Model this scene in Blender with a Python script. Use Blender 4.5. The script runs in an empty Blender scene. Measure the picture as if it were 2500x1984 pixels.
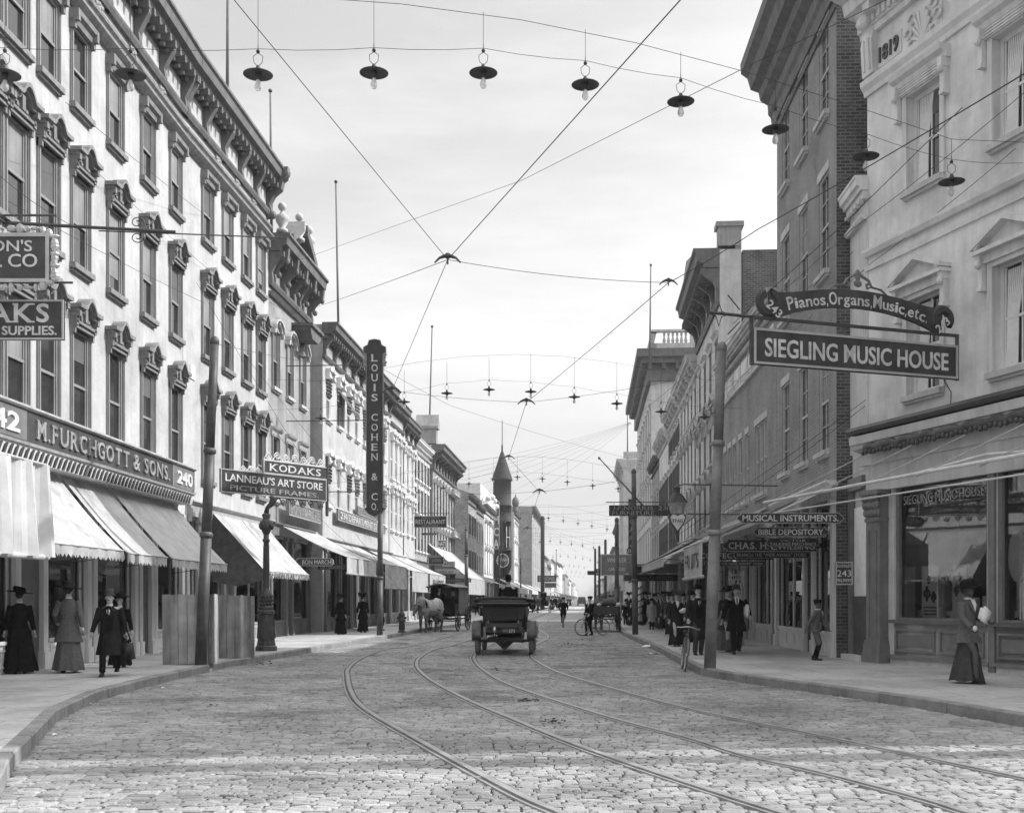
import bpy, bmesh, math, random
import numpy as np
from mathutils import Vector, Matrix
random.seed(7)
R = math.radians
scene = bpy.context.scene
# ------------------------------------------------------------------ camera
FPX, HOR, CH = 2800.0, 1460.0, 1.6          # focal length in photo pixels, horizon row, eye height
cam_d = bpy.data.cameras.new('camera'); cam = bpy.data.objects.new('camera', cam_d)
scene.collection.objects.link(cam); scene.camera = cam
cam.location = (0, 0, CH); cam.rotation_euler = (R(90), 0, 0)
cam_d.sensor_width = 36; cam_d.lens = FPX/2500*36
cam_d.shift_y = (HOR-992)/2500; cam_d.clip_start = .1; cam_d.clip_end = 6000
# ------------------------------------------------------------------ sky, sun, exposure
SUN_EL, SUN_AZ = 41.0, 83.0                 # azimuth measured from +Y towards +X
world = bpy.data.worlds.new('World'); scene.world = world; world.use_nodes = True
nt = world.node_tree; nt.nodes.clear()
def N(t, **k):
    n = nt.nodes.new(t)
    for a, b in k.items(): setattr(n, a, b)
    return n
sky = N('ShaderNodeTexSky', sky_type='NISHITA', sun_disc=False)
sky.sun_elevation = R(SUN_EL); sky.sun_rotation = R(SUN_AZ); sky.air_density = 1.2; sky.dust_density = 3.0
sep = N('ShaderNodeSeparateColor')          # an orthochromatic plate sees the blue of the sky
nt.links.new(sky.outputs[0], sep.inputs[0])
tc = N('ShaderNodeTexCoord'); mp = N('ShaderNodeMapping'); mp.inputs['Scale'].default_value = (1.2, 2.0, 6.0)
nz = N('ShaderNodeTexNoise'); nz.inputs['Scale'].default_value = 1.3; nz.inputs['Detail'].default_value = 6; nz.inputs['Roughness'].default_value = .6
mr = N('ShaderNodeMapRange'); mr.inputs[1].default_value = .38; mr.inputs[2].default_value = .68; mr.inputs[3].default_value = 0; mr.inputs[4].default_value = .22
nt.links.new(tc.outputs['Generated'], mp.inputs[0]); nt.links.new(mp.outputs[0], nz.inputs[0]); nt.links.new(nz.outputs[0], mr.inputs[0])
sx = N('ShaderNodeMix'); sx.data_type = 'FLOAT'
nt.links.new(mr.outputs[0], sx.inputs[0]); nt.links.new(sep.outputs['Blue'], sx.inputs[2]); sx.inputs[3].default_value = 10.5
sxyz = N('ShaderNodeSeparateXYZ'); nt.links.new(tc.outputs['Generated'], sxyz.inputs[0])      # sky brightened high overhead, out of view, as added fill light
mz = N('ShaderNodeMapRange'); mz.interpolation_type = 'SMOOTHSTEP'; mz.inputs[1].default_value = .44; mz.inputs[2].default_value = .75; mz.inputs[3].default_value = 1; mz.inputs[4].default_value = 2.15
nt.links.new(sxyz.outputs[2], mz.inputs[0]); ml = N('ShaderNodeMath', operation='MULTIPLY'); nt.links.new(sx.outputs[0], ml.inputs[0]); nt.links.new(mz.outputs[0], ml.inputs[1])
mh = N('ShaderNodeMapRange'); mh.interpolation_type = 'SMOOTHSTEP'; mh.inputs[1].default_value = -.02; mh.inputs[2].default_value = .24; mh.inputs[3].default_value = .95; mh.inputs[4].default_value = 0
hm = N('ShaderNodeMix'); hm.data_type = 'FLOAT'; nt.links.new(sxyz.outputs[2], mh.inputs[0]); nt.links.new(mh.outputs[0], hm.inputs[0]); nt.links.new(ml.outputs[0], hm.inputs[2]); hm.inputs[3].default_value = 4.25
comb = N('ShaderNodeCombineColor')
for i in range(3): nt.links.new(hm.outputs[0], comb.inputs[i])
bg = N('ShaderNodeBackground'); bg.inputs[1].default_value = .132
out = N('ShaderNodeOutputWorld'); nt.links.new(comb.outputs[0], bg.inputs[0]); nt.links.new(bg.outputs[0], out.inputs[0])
sun_d = bpy.data.lights.new('sun', 'SUN'); sun = bpy.data.objects.new('sun', sun_d); scene.collection.objects.link(sun)
sun_d.energy = 3.3; sun_d.angle = R(.55); sun_d.color = (1, 1, 1)
sv = Vector((math.sin(R(SUN_AZ))*math.cos(R(SUN_EL)), math.cos(R(SUN_AZ))*math.cos(R(SUN_EL)), math.sin(R(SUN_EL))))
sun.rotation_euler = sv.to_track_quat('Z', 'Y').to_euler(); sun.location = sv*60
vs = scene.view_settings; vs.view_transform = 'Standard'; vs.look = 'None'; vs.gamma = 1; vs.exposure = 0.6
scene.render.resolution_x = 1024; scene.render.resolution_y = 812
scene.cycles.max_bounces = 6; scene.cycles.transparent_max_bounces = 12; scene.cycles.volume_bounces = 0

# ------------------------------------------------------------------ helpers
col = scene.collection
def P(x, y, Y): return Vector(((x-1250)*Y/FPX, Y, CH+(HOR-y)*Y/FPX))           # photo pixel at a depth
def G(x, y, z=0.0):
    Y = (CH-z)*FPX/(y-HOR); return Vector(((x-1250)*Y/FPX, Y, z))               # photo pixel on level ground
def tag(o, label=None, cat=None, group=None, kind=None):
    if label: o['label'] = label
    if cat: o['category'] = cat
    if group: o['group'] = group
    if kind: o['kind'] = kind
    return o
def thing(name, label, cat, loc=(0,0,0), rz=0, group=None):
    o = bpy.data.objects.new(name, None); col.objects.link(o); o.location = loc; o.rotation_euler = (0,0,rz); o.empty_display_size = .2
    return tag(o, label, cat, group)
def link(name, me, parent=None, loc=None, rot=None):
    o = bpy.data.objects.new(name, me); col.objects.link(o)
    if parent is not None: o.parent = parent
    if loc is not None: o.location = loc
    if rot is not None: o.rotation_euler = rot
    return o
def copy_tree(o, parent=None):
    c = o.copy(); col.objects.link(c); c.parent = parent
    for ch in list(o.children): copy_tree(ch, c)
    return c

class MB:
    def __init__(s): s.v = []; s.f = []; s.mi = []; s.m = 0
    def add(s, vs, fs):
        b = len(s.v); s.v += [tuple(p) for p in vs]; s.f += [tuple(i+b for i in f) for f in fs]; s.mi += [s.m]*len(fs); return s
    def box(s, x0, x1, y0, y1, z0, z1):
        return s.add([(x0,y0,z0),(x1,y0,z0),(x1,y1,z0),(x0,y1,z0),(x0,y0,z1),(x1,y0,z1),(x1,y1,z1),(x0,y1,z1)],
                     [(0,3,2,1),(4,5,6,7),(0,1,5,4),(1,2,6,5),(2,3,7,6),(3,0,4,7)])
    def quad(s, a, b, c, d): return s.add([a,b,c,d], [(0,1,2,3)])
    def prism(s, pts, y0, y1):                 # outline in x,z pushed from y0 to y1
        n = len(pts)
        return s.add([(p[0],y0,p[1]) for p in pts]+[(p[0],y1,p[1]) for p in pts],
                     [tuple(range(n)), tuple(range(2*n-1,n-1,-1))]+[(i,i+n,(i+1)%n+n,(i+1)%n) for i in range(n)])
    def sweep(s, prof, x0, x1):                # outline in y,z pushed along x
        n = len(prof)
        return s.add([(x0,p[0],p[1]) for p in prof]+[(x1,p[0],p[1]) for p in prof],
                     [tuple(range(n)), tuple(range(2*n-1,n-1,-1))]+[(i,i+n,(i+1)%n+n,(i+1)%n) for i in range(n)])
    def plate(s, pts, z0, z1):                 # outline in x,y raised
        n = len(pts)
        return s.add([(p[0],p[1],z0) for p in pts]+[(p[0],p[1],z1) for p in pts],
                     [tuple(range(n-1,-1,-1)), tuple(range(n,2*n))]+[(i,(i+1)%n,(i+1)%n+n,i+n) for i in range(n)])
    def tube(s, pts, r, n=6, cap=True, flat=1.0):
        pts = [Vector(p) for p in pts]; rs = r if hasattr(r, '__len__') else [r]*len(pts)
        vs = []; up = Vector((0,0,1)); prev = None
        for i, p in enumerate(pts):
            t = (pts[min(i+1,len(pts)-1)]-pts[max(i-1,0)])
            t = t.normalized() if t.length > 1e-9 else Vector((0,0,1))
            if prev is None:
                a = t.cross(up)
                if a.length < .05: a = t.cross(Vector((1,0,0)))
            else:
                a = prev - t*prev.dot(t)
                if a.length < 1e-4: a = t.cross(up)
            a.normalize(); prev = a; b = t.cross(a)
            for k in range(n):
                w = 2*math.pi*k/n; vs.append(p + a*math.cos(w)*rs[i] + b*math.sin(w)*rs[i]*flat)
        fs = []
        for i in range(len(pts)-1):
            for k in range(n): fs.append((i*n+k, i*n+(k+1)%n, (i+1)*n+(k+1)%n, (i+1)*n+k))
        if cap: fs += [tuple(range(n-1,-1,-1)), tuple(range((len(pts)-1)*n, len(pts)*n))]
        return s.add(vs, fs)
    def lathe(s, prof, c=(0,0,0), n=16, axis='z'):
        vs = []
        for r, h in prof:
            for k in range(n):
                w = 2*math.pi*k/n; a, b = r*math.cos(w), r*math.sin(w)
                vs.append((c[0]+a,c[1]+b,c[2]+h) if axis == 'z' else ((c[0]+a,c[1]+h,c[2]+b) if axis == 'y' else (c[0]+h,c[1]+a,c[2]+b)))
        m = len(prof); fs = []
        for i in range(m-1):
            for k in range(n): fs.append((i*n+k, i*n+(k+1)%n, (i+1)*n+(k+1)%n, (i+1)*n+k))
        fs += [tuple(range(n-1,-1,-1)), tuple(range((m-1)*n, m*n))]
        return s.add(vs, fs)
    def ell(s, c, r, n=10, m=6, rot=None):
        if not hasattr(r, '__len__'): r = (r,r,r)
        vs = []
        for i in range(m+1):
            ph = -math.pi/2+math.pi*i/m; ph = max(-1.5, min(1.5, ph))
            for k in range(n):
                w = 2*math.pi*k/n
                q = Vector((math.cos(ph)*math.cos(w)*r[0], math.cos(ph)*math.sin(w)*r[1], math.sin(ph)*r[2]))
                if rot is not None: q = rot @ q
                vs.append((c[0]+q.x, c[1]+q.y, c[2]+q.z))
        fs = []
        for i in range(m):
            for k in range(n): fs.append((i*n+k, i*n+(k+1)%n, (i+1)*n+(k+1)%n, (i+1)*n+k))
        fs += [tuple(range(n-1,-1,-1)), tuple(range(m*n, (m+1)*n))]
        return s.add(vs, fs)
    def loft(s, rings, n=16, fold=0, folds=9):  # rings: (cx, cy, z, rx, ry)
        vs = []
        for j, (cx, cy, z, rx, ry) in enumerate(rings):
            for k in range(n):
                w = 2*math.pi*k/n; q = 1+fold*(1-j/(len(rings)-1))*math.sin(folds*w+j*.2)
                vs.append((cx+rx*math.cos(w)*q, cy+ry*math.sin(w)*q, z))
        fs = []; m = len(rings)
        for i in range(m-1):
            for k in range(n): fs.append((i*n+k, i*n+(k+1)%n, (i+1)*n+(k+1)%n, (i+1)*n+k))
        fs += [tuple(range(n-1,-1,-1)), tuple(range((m-1)*n, m*n))]
        return s.add(vs, fs)
    def torus(s, c, R_, r, axis='x', n=24, m=6, a0=0, a1=2*math.pi):
        full = abs(a1-a0-2*math.pi) < 1e-6; vs = []; k = n if full else n+1
        for i in range(k):
            w = a0+(a1-a0)*i/n
            for j in range(m):
                u = 2*math.pi*j/m; rr = R_+r*math.cos(u); h = r*math.sin(u)
                a, b = rr*math.cos(w), rr*math.sin(w)
                vs.append((c[0]+h,c[1]+a,c[2]+b) if axis == 'x' else ((c[0]+a,c[1]+h,c[2]+b) if axis == 'y' else (c[0]+a,c[1]+b,c[2]+h)))
        fs = []
        for i in range(n if full else n):
            i2 = (i+1) % k
            for j in range(m): fs.append((i*m+j, i*m+(j+1)%m, i2*m+(j+1)%m, i2*m+j))
        return s.add(vs, fs)
    def text(s, body, w, h, cx=0, cz=0, y=0, depth=.01, bold=0.0, mat=None):
        vs, fs = text_mesh(body, bold)
        if not vs: return s
        xs = [p[0] for p in vs]; ys = [p[1] for p in vs]; x0, x1, y0, y1 = min(xs), max(xs), min(ys), max(ys)
        kx = w/(x1-x0); kz = h/(y1-y0)
        out = [(cx+(p[0]-(x0+x1)/2)*kx, y-(depth if p[2] > 0 else 0), cz+(p[1]-(y0+y1)/2)*kz) for p in vs]
        return s.add(out, fs)
    def serif(s, body, w, h, cx=0, cz=0, y=0, depth=.01, bold=.02, gap=.16):
        """slab serif capitals: each letter with bars across the ends of its stems"""
        SB = {'A':'01','F':'0','H':'01','I':'c','K':'01','L':'0','M':'01','N':'0','P':'0','R':'01','T':'c','Y':'c','E':'0','D':'0','B':'0','U':'','W':'','1':'c'}
        ST = {'A':'','F':'0','H':'01','I':'c','K':'01','L':'0','M':'01','N':'01','P':'0','R':'0','T':'','Y':'01','E':'0','D':'0','B':'0','U':'01','W':'01'}
        gl = []; tot = 0
        for c in body:
            if c == ' ': gl.append(None); tot += .42; continue
            vs, fs = text_mesh(c, bold); xs = [p[0] for p in vs]; ww = (max(xs)-min(xs))/.70*(.86 if c in 'OCGQM' else 1)
            if c in ".,": ww = .16
            gl.append((c, vs, fs, ww)); tot += ww+gap
        k = w/max(tot-gap, .1); x = cx-w/2; s.marks = [(len(s.v), len(s.f))]
        for q in gl:
            if q is None: x += .42*k; continue
            c, vs, fs, ww = q; hh = h*.16 if c in '.,' else h; zc = cz-h*.42 if c in '.,' else cz
            xs = [p[0] for p in vs]; ys = [p[1] for p in vs]; a0, a1, b0, b1 = min(xs), max(xs), min(ys), max(ys); gw = ww*k
            s.add([(x+(p[0]-a0)/(a1-a0)*gw, y-(depth if p[2] > 0 else 0), zc+((p[1]-b0)/(b1-b0)-.5)*hh) for p in vs], fs)
            st = .075*h
            for tab, zz in ((SB, cz-h/2), (ST, cz+h/2-.08*h)):
                for e in tab.get(c, ''):
                    px = x+gw/2 if e == 'c' else (x+st if e == '0' else x+gw-st)
                    s.box(px-.15*h, px+.15*h, y-depth*.98, y-.0005, zz, zz+.08*h)
            x += gw+gap*k; s.marks.append((len(s.v), len(s.f)))
        return s
    def xf(s, M):
        s.v = [tuple(M @ Vector(p)) for p in s.v]; return s
    def join(s, o, M=None):
        s.add([tuple(M @ Vector(p)) for p in o.v] if M else o.v, o.f); return s
    def mesh(s, name, mats, smooth=False, sy=1):
        me = bpy.data.meshes.new(name)
        v = [(p[0], p[1]*sy, p[2]) for p in s.v] if sy != 1 else s.v
        f = [tuple(reversed(q)) for q in s.f] if sy < 0 else s.f
        me.from_pydata(v, [], f)
        if not isinstance(mats, (list, tuple)): mats = [mats]
        for m in mats: me.materials.append(m)
        if len(mats) > 1: me.polygons.foreach_set('material_index', s.mi)
        if smooth: me.polygons.foreach_set('use_smooth', [True]*len(f))
        me.update(); return me
    def build(s, name, mats, parent=None, smooth=False, sy=1, loc=None, rot=None):
        return link(name, s.mesh(name, mats, smooth, sy), parent, loc, rot)
_txc = {}
def text_mesh(body, bold=0.0):
    k = (body, bold)
    if k in _txc: return _txc[k]
    cu = bpy.data.curves.new('t', 'FONT'); cu.body = body; cu.extrude = .5; cu.offset = bold; cu.size = 1; cu.resolution_u = 3
    ob = bpy.data.objects.new('t', cu); col.objects.link(ob)
    dg = bpy.context.evaluated_depsgraph_get(); me = bpy.data.meshes.new_from_object(ob.evaluated_get(dg))
    vs = [tuple(v.co) for v in me.vertices]; fs = [tuple(p.vertices) for p in me.polygons]
    bpy.data.objects.remove(ob); bpy.data.curves.remove(cu); bpy.data.meshes.remove(me)
    _txc[k] = (vs, fs); return vs, fs
def remesh(mb, voxel, mats, name, smooth_it=4):
    me = mb.mesh('tmp', mats); ob = bpy.data.objects.new('tmp', me); col.objects.link(ob)
    m = ob.modifiers.new('r', 'REMESH'); m.mode = 'VOXEL'; m.voxel_size = voxel; m.use_smooth_shade = True
    if smooth_it:
        m2 = ob.modifiers.new('s', 'SMOOTH'); m2.factor = .5; m2.iterations = smooth_it
    dg = bpy.context.evaluated_depsgraph_get(); r = bpy.data.meshes.new_from_object(ob.evaluated_get(dg)); r.name = name
    bpy.data.objects.remove(ob); bpy.data.meshes.remove(me)
    r.materials.clear()
    for q in (mats if isinstance(mats, (list, tuple)) else [mats]): r.materials.append(q)
    r.polygons.foreach_set('use_smooth', [True]*len(r.polygons)); return r
def join_mesh(me, mb, mats):                # append a builder's faces to a remeshed body
    bm = bmesh.new(); bm.from_mesh(me); n0 = len(bm.faces)
    vs = [bm.verts.new(p) for p in mb.v]
    for f, mi in zip(mb.f, mb.mi):
        try:
            fc = bm.faces.new([vs[i] for i in f]); fc.material_index = mi; fc.smooth = True
        except ValueError: pass
    bm.to_mesh(me); bm.free(); me.materials.clear()
    for q in mats: me.materials.append(q)
    return me

# ------------------------------------------------------------------ materials (a black and white place)
_m = {}
def mk(name, c, rough=.85, var=.15, scale=2.0, bump=0.0, bscale=30.0, stain=0.0, metal=0.0, spec=.3, streak=0.0, coords='Object', attr=None, sheen=0, transl=0):
    m = bpy.data.materials.new(name); m.use_nodes = True; t = m.node_tree; b = t.nodes['Principled BSDF']
    b.inputs['Roughness'].default_value = rough; b.inputs['Metallic'].default_value = metal; b.inputs['Specular IOR Level'].default_value = spec
    def nd(k): return t.nodes.new(k)
    def math_(op, a, c2):
        n = nd('ShaderNodeMath'); n.operation = op
        for i, q in enumerate((a, c2)):
            if isinstance(q, (int, float)): n.inputs[i].default_value = q
            else: t.links.new(q, n.inputs[i])
        return n.outputs[0]
    co = nd('ShaderNodeTexCoord').outputs[coords]
    def noise(s, d=5, vec=None, lo=0, hi=1, a=.3, b_=.7):
        n = nd('ShaderNodeTexNoise'); n.inputs['Scale'].default_value = s; n.inputs['Detail'].default_value = d; n.inputs['Roughness'].default_value = .62
        t.links.new(vec or co, n.inputs[0]); r = nd('ShaderNodeMapRange'); t.links.new(n.outputs[0], r.inputs[0])
        r.inputs[1].default_value = a; r.inputs[2].default_value = b_; r.inputs[3].default_value = lo; r.inputs[4].default_value = hi
        return r.outputs[0]
    v = math_('MULTIPLY', noise(scale, 6, None, 1-var, 1+var), c)
    if stain: v = math_('MULTIPLY', v, noise(scale*.35, 8, None, 1-stain, 1, .35, .55))
    if streak:
        mpn = nd('ShaderNodeMapping'); mpn.inputs['Scale'].default_value = (3.2, 3.2, .25); t.links.new(co, mpn.inputs[0])
        v = math_('MULTIPLY', v, noise(1.6, 6, mpn.outputs[0], 1-streak, 1, .3, .6))
    if attr:
        a = nd('ShaderNodeAttribute'); a.attribute_name = attr; v = math_('MULTIPLY', v, a.outputs['Fac'])
    t.links.new(v, b.inputs['Base Color'])
    if bump:
        n = nd('ShaderNodeTexNoise'); n.inputs['Scale'].default_value = bscale; n.inputs['Detail'].default_value = 6; t.links.new(co, n.inputs[0])
        bp = nd('ShaderNodeBump'); bp.inputs['Strength'].default_value = bump; bp.inputs['Distance'].default_value = .03
        t.links.new(n.outputs[0], bp.inputs['Height']); t.links.new(bp.outputs[0], b.inputs['Normal'])
    if transl:
        tr = nd('ShaderNodeBsdfTranslucent'); mx = nd('ShaderNodeMixShader'); mx.inputs[0].default_value = transl
        cc = nd('ShaderNodeCombineColor')
        for i in range(3): t.links.new(v, cc.inputs[i])
        t.links.new(cc.outputs[0], tr.inputs[0]); t.links.new(b.outputs[0], mx.inputs[1]); t.links.new(tr.outputs[0], mx.inputs[2])
        t.links.new(mx.outputs[0], t.nodes['Material Output'].inputs[0])
    return m
def brick(name, c, mortar, rough=.9, var=.35, bw=.22, rh=.075, ms=.012, stain=.3):
    m = bpy.data.materials.new(name); m.use_nodes = True; t = m.node_tree; b = t.nodes['Principled BSDF']
    b.inputs['Roughness'].default_value = rough; b.inputs['Specular IOR Level'].default_value = .2
    nd = lambda k: t.nodes.new(k)
    tc_ = nd('ShaderNodeTexCoord'); sp = nd('ShaderNodeSeparateXYZ'); ad = nd('ShaderNodeMath'); ad.operation = 'ADD'; cb = nd('ShaderNodeCombineXYZ')
    t.links.new(tc_.outputs['Object'], sp.inputs[0]); t.links.new(sp.outputs[0], ad.inputs[0]); t.links.new(sp.outputs[1], ad.inputs[1])
    t.links.new(ad.outputs[0], cb.inputs[0]); t.links.new(sp.outputs[2], cb.inputs[1])
    br = nd('ShaderNodeTexBrick'); t.links.new(cb.outputs[0], br.inputs[0])
    br.inputs['Color1'].default_value = (c*(1+var),)*3+(1,); br.inputs['Color2'].default_value = (c*(1-var),)*3+(1,); br.inputs['Mortar'].default_value = (mortar,)*3+(1,)
    br.inputs['Scale'].default_value = 1; br.inputs['Brick Width'].default_value = bw; br.inputs['Row Height'].default_value = rh; br.inputs['Mortar Size'].default_value = ms
    nz = nd('ShaderNodeTexNoise'); nz.inputs['Scale'].default_value = .7; nz.inputs['Detail'].default_value = 8; t.links.new(tc_.outputs['Object'], nz.inputs[0])
    r = nd('ShaderNodeMapRange'); r.inputs[1].default_value = .3; r.inputs[2].default_value = .7; r.inputs[3].default_value = 1-stain; r.inputs[4].default_value = 1+stain
    t.links.new(nz.outputs[0], r.inputs[0]); mx = nd('ShaderNodeVectorMath'); mx.operation = 'SCALE'
    t.links.new(br.outputs[0], mx.inputs[0]); t.links.new(r.outputs[0], mx.inputs['Scale']); t.links.new(mx.outputs[0], b.inputs['Base Color'])
    bp = nd('ShaderNodeBump'); bp.inputs['Strength'].default_value = .5; bp.inputs['Distance'].default_value = .01; bp.invert = True
    t.links.new(br.outputs['Fac'], bp.inputs['Height']); t.links.new(bp.outputs[0], b.inputs['Normal'])
    return m
def shop_glass():
    m = bpy.data.materials.new('plate_glass'); m.use_nodes = True; t = m.node_tree; t.nodes.clear()
    tr = t.nodes.new('ShaderNodeBsdfTransparent'); tr.inputs[0].default_value = (.96,.96,.96,1)
    gl = t.nodes.new('ShaderNodeBsdfGlossy'); gl.inputs['Roughness'].default_value = .012
    fr = t.nodes.new('ShaderNodeFresnel'); fr.inputs[0].default_value = 2.5
    mx = t.nodes.new('ShaderNodeMixShader'); o = t.nodes.new('ShaderNodeOutputMaterial')
    t.links.new(fr.outputs[0], mx.inputs[0]); t.links.new(tr.outputs[0], mx.inputs[1]); t.links.new(gl.outputs[0], mx.inputs[2]); t.links.new(mx.outputs[0], o.inputs[0])
    return m
def bulb_glass():
    m = bpy.data.materials.new('bulb_glass'); m.use_nodes = True; b = m.node_tree.nodes['Principled BSDF']
    b.inputs['Base Color'].default_value = (.75,.75,.75,1); b.inputs['Roughness'].default_value = .15; b.inputs['Transmission Weight'].default_value = .6; b.inputs['IOR'].default_value = 1.2
    return m
M = dict(
 white = mk('white_stucco', .44, var=.12, scale=1.6, bump=.35, bscale=9, stain=.2, streak=.16),
 grey = mk('grey_stucco', .30, var=.18, scale=1.5, bump=.3, bscale=12, stain=.25, streak=.3),
 pale = mk('pale_stucco', .56, var=.12, scale=1.0, bump=.3, bscale=10, stain=.22, streak=.22),
 dim = mk('weathered_stucco', .66, var=.16, scale=1.2, bump=.4, bscale=6, stain=.3, streak=.14),
 stone = mk('dressed_stone', .50, var=.12, scale=2, bump=.2, bscale=20, stain=.2, streak=.25),
 trim = mk('painted_trim', .42, rough=.6, var=.15, scale=3, streak=.25, bump=.1),
 trimw = mk('white_painted_trim', .64, rough=.6, var=.10, scale=3, streak=.2),
 hood = mk('window_hood_paint', .20, rough=.65, var=.25, scale=4, streak=.3, bump=.15),
 cornice = mk('cornice_paint', .13, rough=.7, var=.25, scale=2, streak=.3),
 dark = mk('dark_paint', .07, rough=.5, var=.3, scale=3),
 mid = mk('mid_grey_paint', .17, rough=.55, var=.2, scale=3, streak=.2),
 sash = mk('sash_paint', .22, rough=.5, var=.15),
 sashd = mk('dark_sash_paint', .09, rough=.5, var=.15),
 blind = mk('window_blind', .10, rough=.9, var=.15, scale=1.2),
 glass = mk('window_glass', .025, rough=.06, var=.3, spec=.8, bump=.02, bscale=1.5),
 black = mk('dark_interior', .012, rough=.9, var=.2),
 brick = brick('smooth_brick', .20, .27, stain=.22, var=.14),
 brickd = brick('old_brick', .075, .16, stain=.45, bw=.24, rh=.085, ms=.014),
 brickl = brick('pale_brick', .26, .36, stain=.2),
 roof = mk('tin_roof', .2, rough=.6, var=.3),
 canvas = mk('canvas', .52, rough=.95, var=.12, scale=3, stain=.18, streak=.15, transl=.25, bump=.15, bscale=9),
 canvasg = mk('weathered_canvas', .46, rough=.95, var=.2, scale=3, stain=.3, transl=.2, bump=.15, bscale=9),
 canvasw = mk('bright_canvas', .60, rough=.95, var=.12, scale=3, stain=.15, transl=.2, bump=.2, bscale=7),
 canvasd = mk('dark_canvas', .10, rough=.95, var=.35, scale=5, stain=.3, transl=.1),
 iron = mk('cast_iron', .06, rough=.55, var=.3, scale=8, bump=.2, bscale=40),
 pole = mk('pole_paint', .085, rough=.5, var=.35, scale=3, stain=.3, bump=.1, bscale=30),
 wire = mk('wire', .03, rough=.6, var=.1),
 wood = mk('raw_boards', .30, rough=.85, var=.3, scale=2.2, streak=.6, bump=.2, bscale=40),
 wood2 = mk('stained_boards', .20, rough=.85, var=.35, scale=3.2, streak=.7, bump=.2, bscale=40),
 wood3 = mk('pale_boards', .38, rough=.85, var=.25, scale=2.6, streak=.5, bump=.2, bscale=40),
 poleg = mk('grey_pole_paint', .19, rough=.5, var=.3, scale=3, stain=.3, bump=.1, bscale=30),
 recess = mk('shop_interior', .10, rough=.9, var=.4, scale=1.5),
 blindl = mk('pale_window_blind', .22, rough=.9, var=.2, scale=1.5, streak=.3),
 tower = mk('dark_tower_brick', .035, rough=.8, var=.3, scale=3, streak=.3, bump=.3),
 woodd = mk('dark_wood', .05, rough=.6, var=.3, scale=6),
 letter = mk('sign_letter', .60, rough=.5, var=.25, scale=5, stain=.25),
 letterg = mk('gilt_letter', .30, rough=.4, var=.35, scale=5, stain=.35),
 letterd = mk('dark_letter', .06, rough=.7, var=.3, scale=4),
 board = mk('sign_board', .045, rough=.5, var=.3, scale=4),
 boardg = mk('grey_sign_board', .06, rough=.6, var=.35, scale=3, stain=.3),
 frame = mk('sign_frame', .40, rough=.5, var=.15),
 walk = mk('flagstone_walk', .34, rough=.9, var=.14, scale=1.4, stain=.32, bump=.25, bscale=18),
 kerb = mk('granite_kerb', .24, rough=.85, var=.25, scale=2.5, stain=.3, bump=.5, bscale=25),
 sett = mk('granite_setts', .275, rough=.8, var=.18, scale=1.3, stain=.45, bump=.5, bscale=60, attr='tone', spec=.4),
 joint = mk('sand_joint', .07, rough=.95, var=.3, scale=3),
 rail = mk('rail_steel', .26, rough=.45, var=.25, scale=3, metal=.3),
 rubber = mk('tyre_rubber', .16, rough=.9, var=.2, scale=8),
 coach = mk('coach_paint', .007, rough=.3, var=.3, spec=.35, scale=4),
 leather = mk('leather', .012, rough=.6, var=.4, scale=12, bump=.3, bscale=20),
 fender = mk('dusty_fender', .16, rough=.5, var=.25, scale=6),
 nickel = mk('nickel', .5, rough=.25, metal=.9, var=.1),
 cloth_k = mk('black_cloth', 0.01, rough=.95, var=.3, scale=9, bump=.3, bscale=14, spec=.06),
 cloth_d = mk('dark_cloth', 0.02, rough=.95, var=.3, scale=9, bump=.3, bscale=14, spec=.06),
 cloth_m = mk('grey_cloth', 0.055, rough=.95, var=.25, scale=9, bump=.3, bscale=14, spec=.06),
 cloth_g = mk('tweed_cloth', 0.11, rough=.95, var=.25, scale=20, bump=.3, bscale=30, spec=.06),
 cloth_l = mk('pale_cloth', .38, rough=.95, var=.15, scale=9, bump=.2),
 cloth_w = mk('white_cloth', .65, rough=.9, var=.08, scale=9),
 skin = mk('skin', .42, rough=.6, var=.1, scale=12),
 skind = mk('dark_skin', .07, rough=.5, var=.2, scale=12),
 hair = mk('hair', .03, rough=.7, var=.3, scale=30),
 horse = mk('dapple_grey_coat', .34, rough=.7, var=.35, scale=6, stain=.3),
 horsed = mk('dark_coat', .04, rough=.6, var=.3, scale=6),
 mane = mk('mane', .12, rough=.9, var=.4, scale=20),
 paper = mk('paper', .78, rough=.9, var=.08, scale=6),
 display = mk('shop_goods', .6, rough=.9, var=.4, scale=3),
 mud = mk('mud', .035, rough=.95, var=.4, scale=8, bump=.5),
 plate = shop_glass(), bulb = bulb_glass(),
)
M['sett'].name = 'granite_setts'

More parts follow.
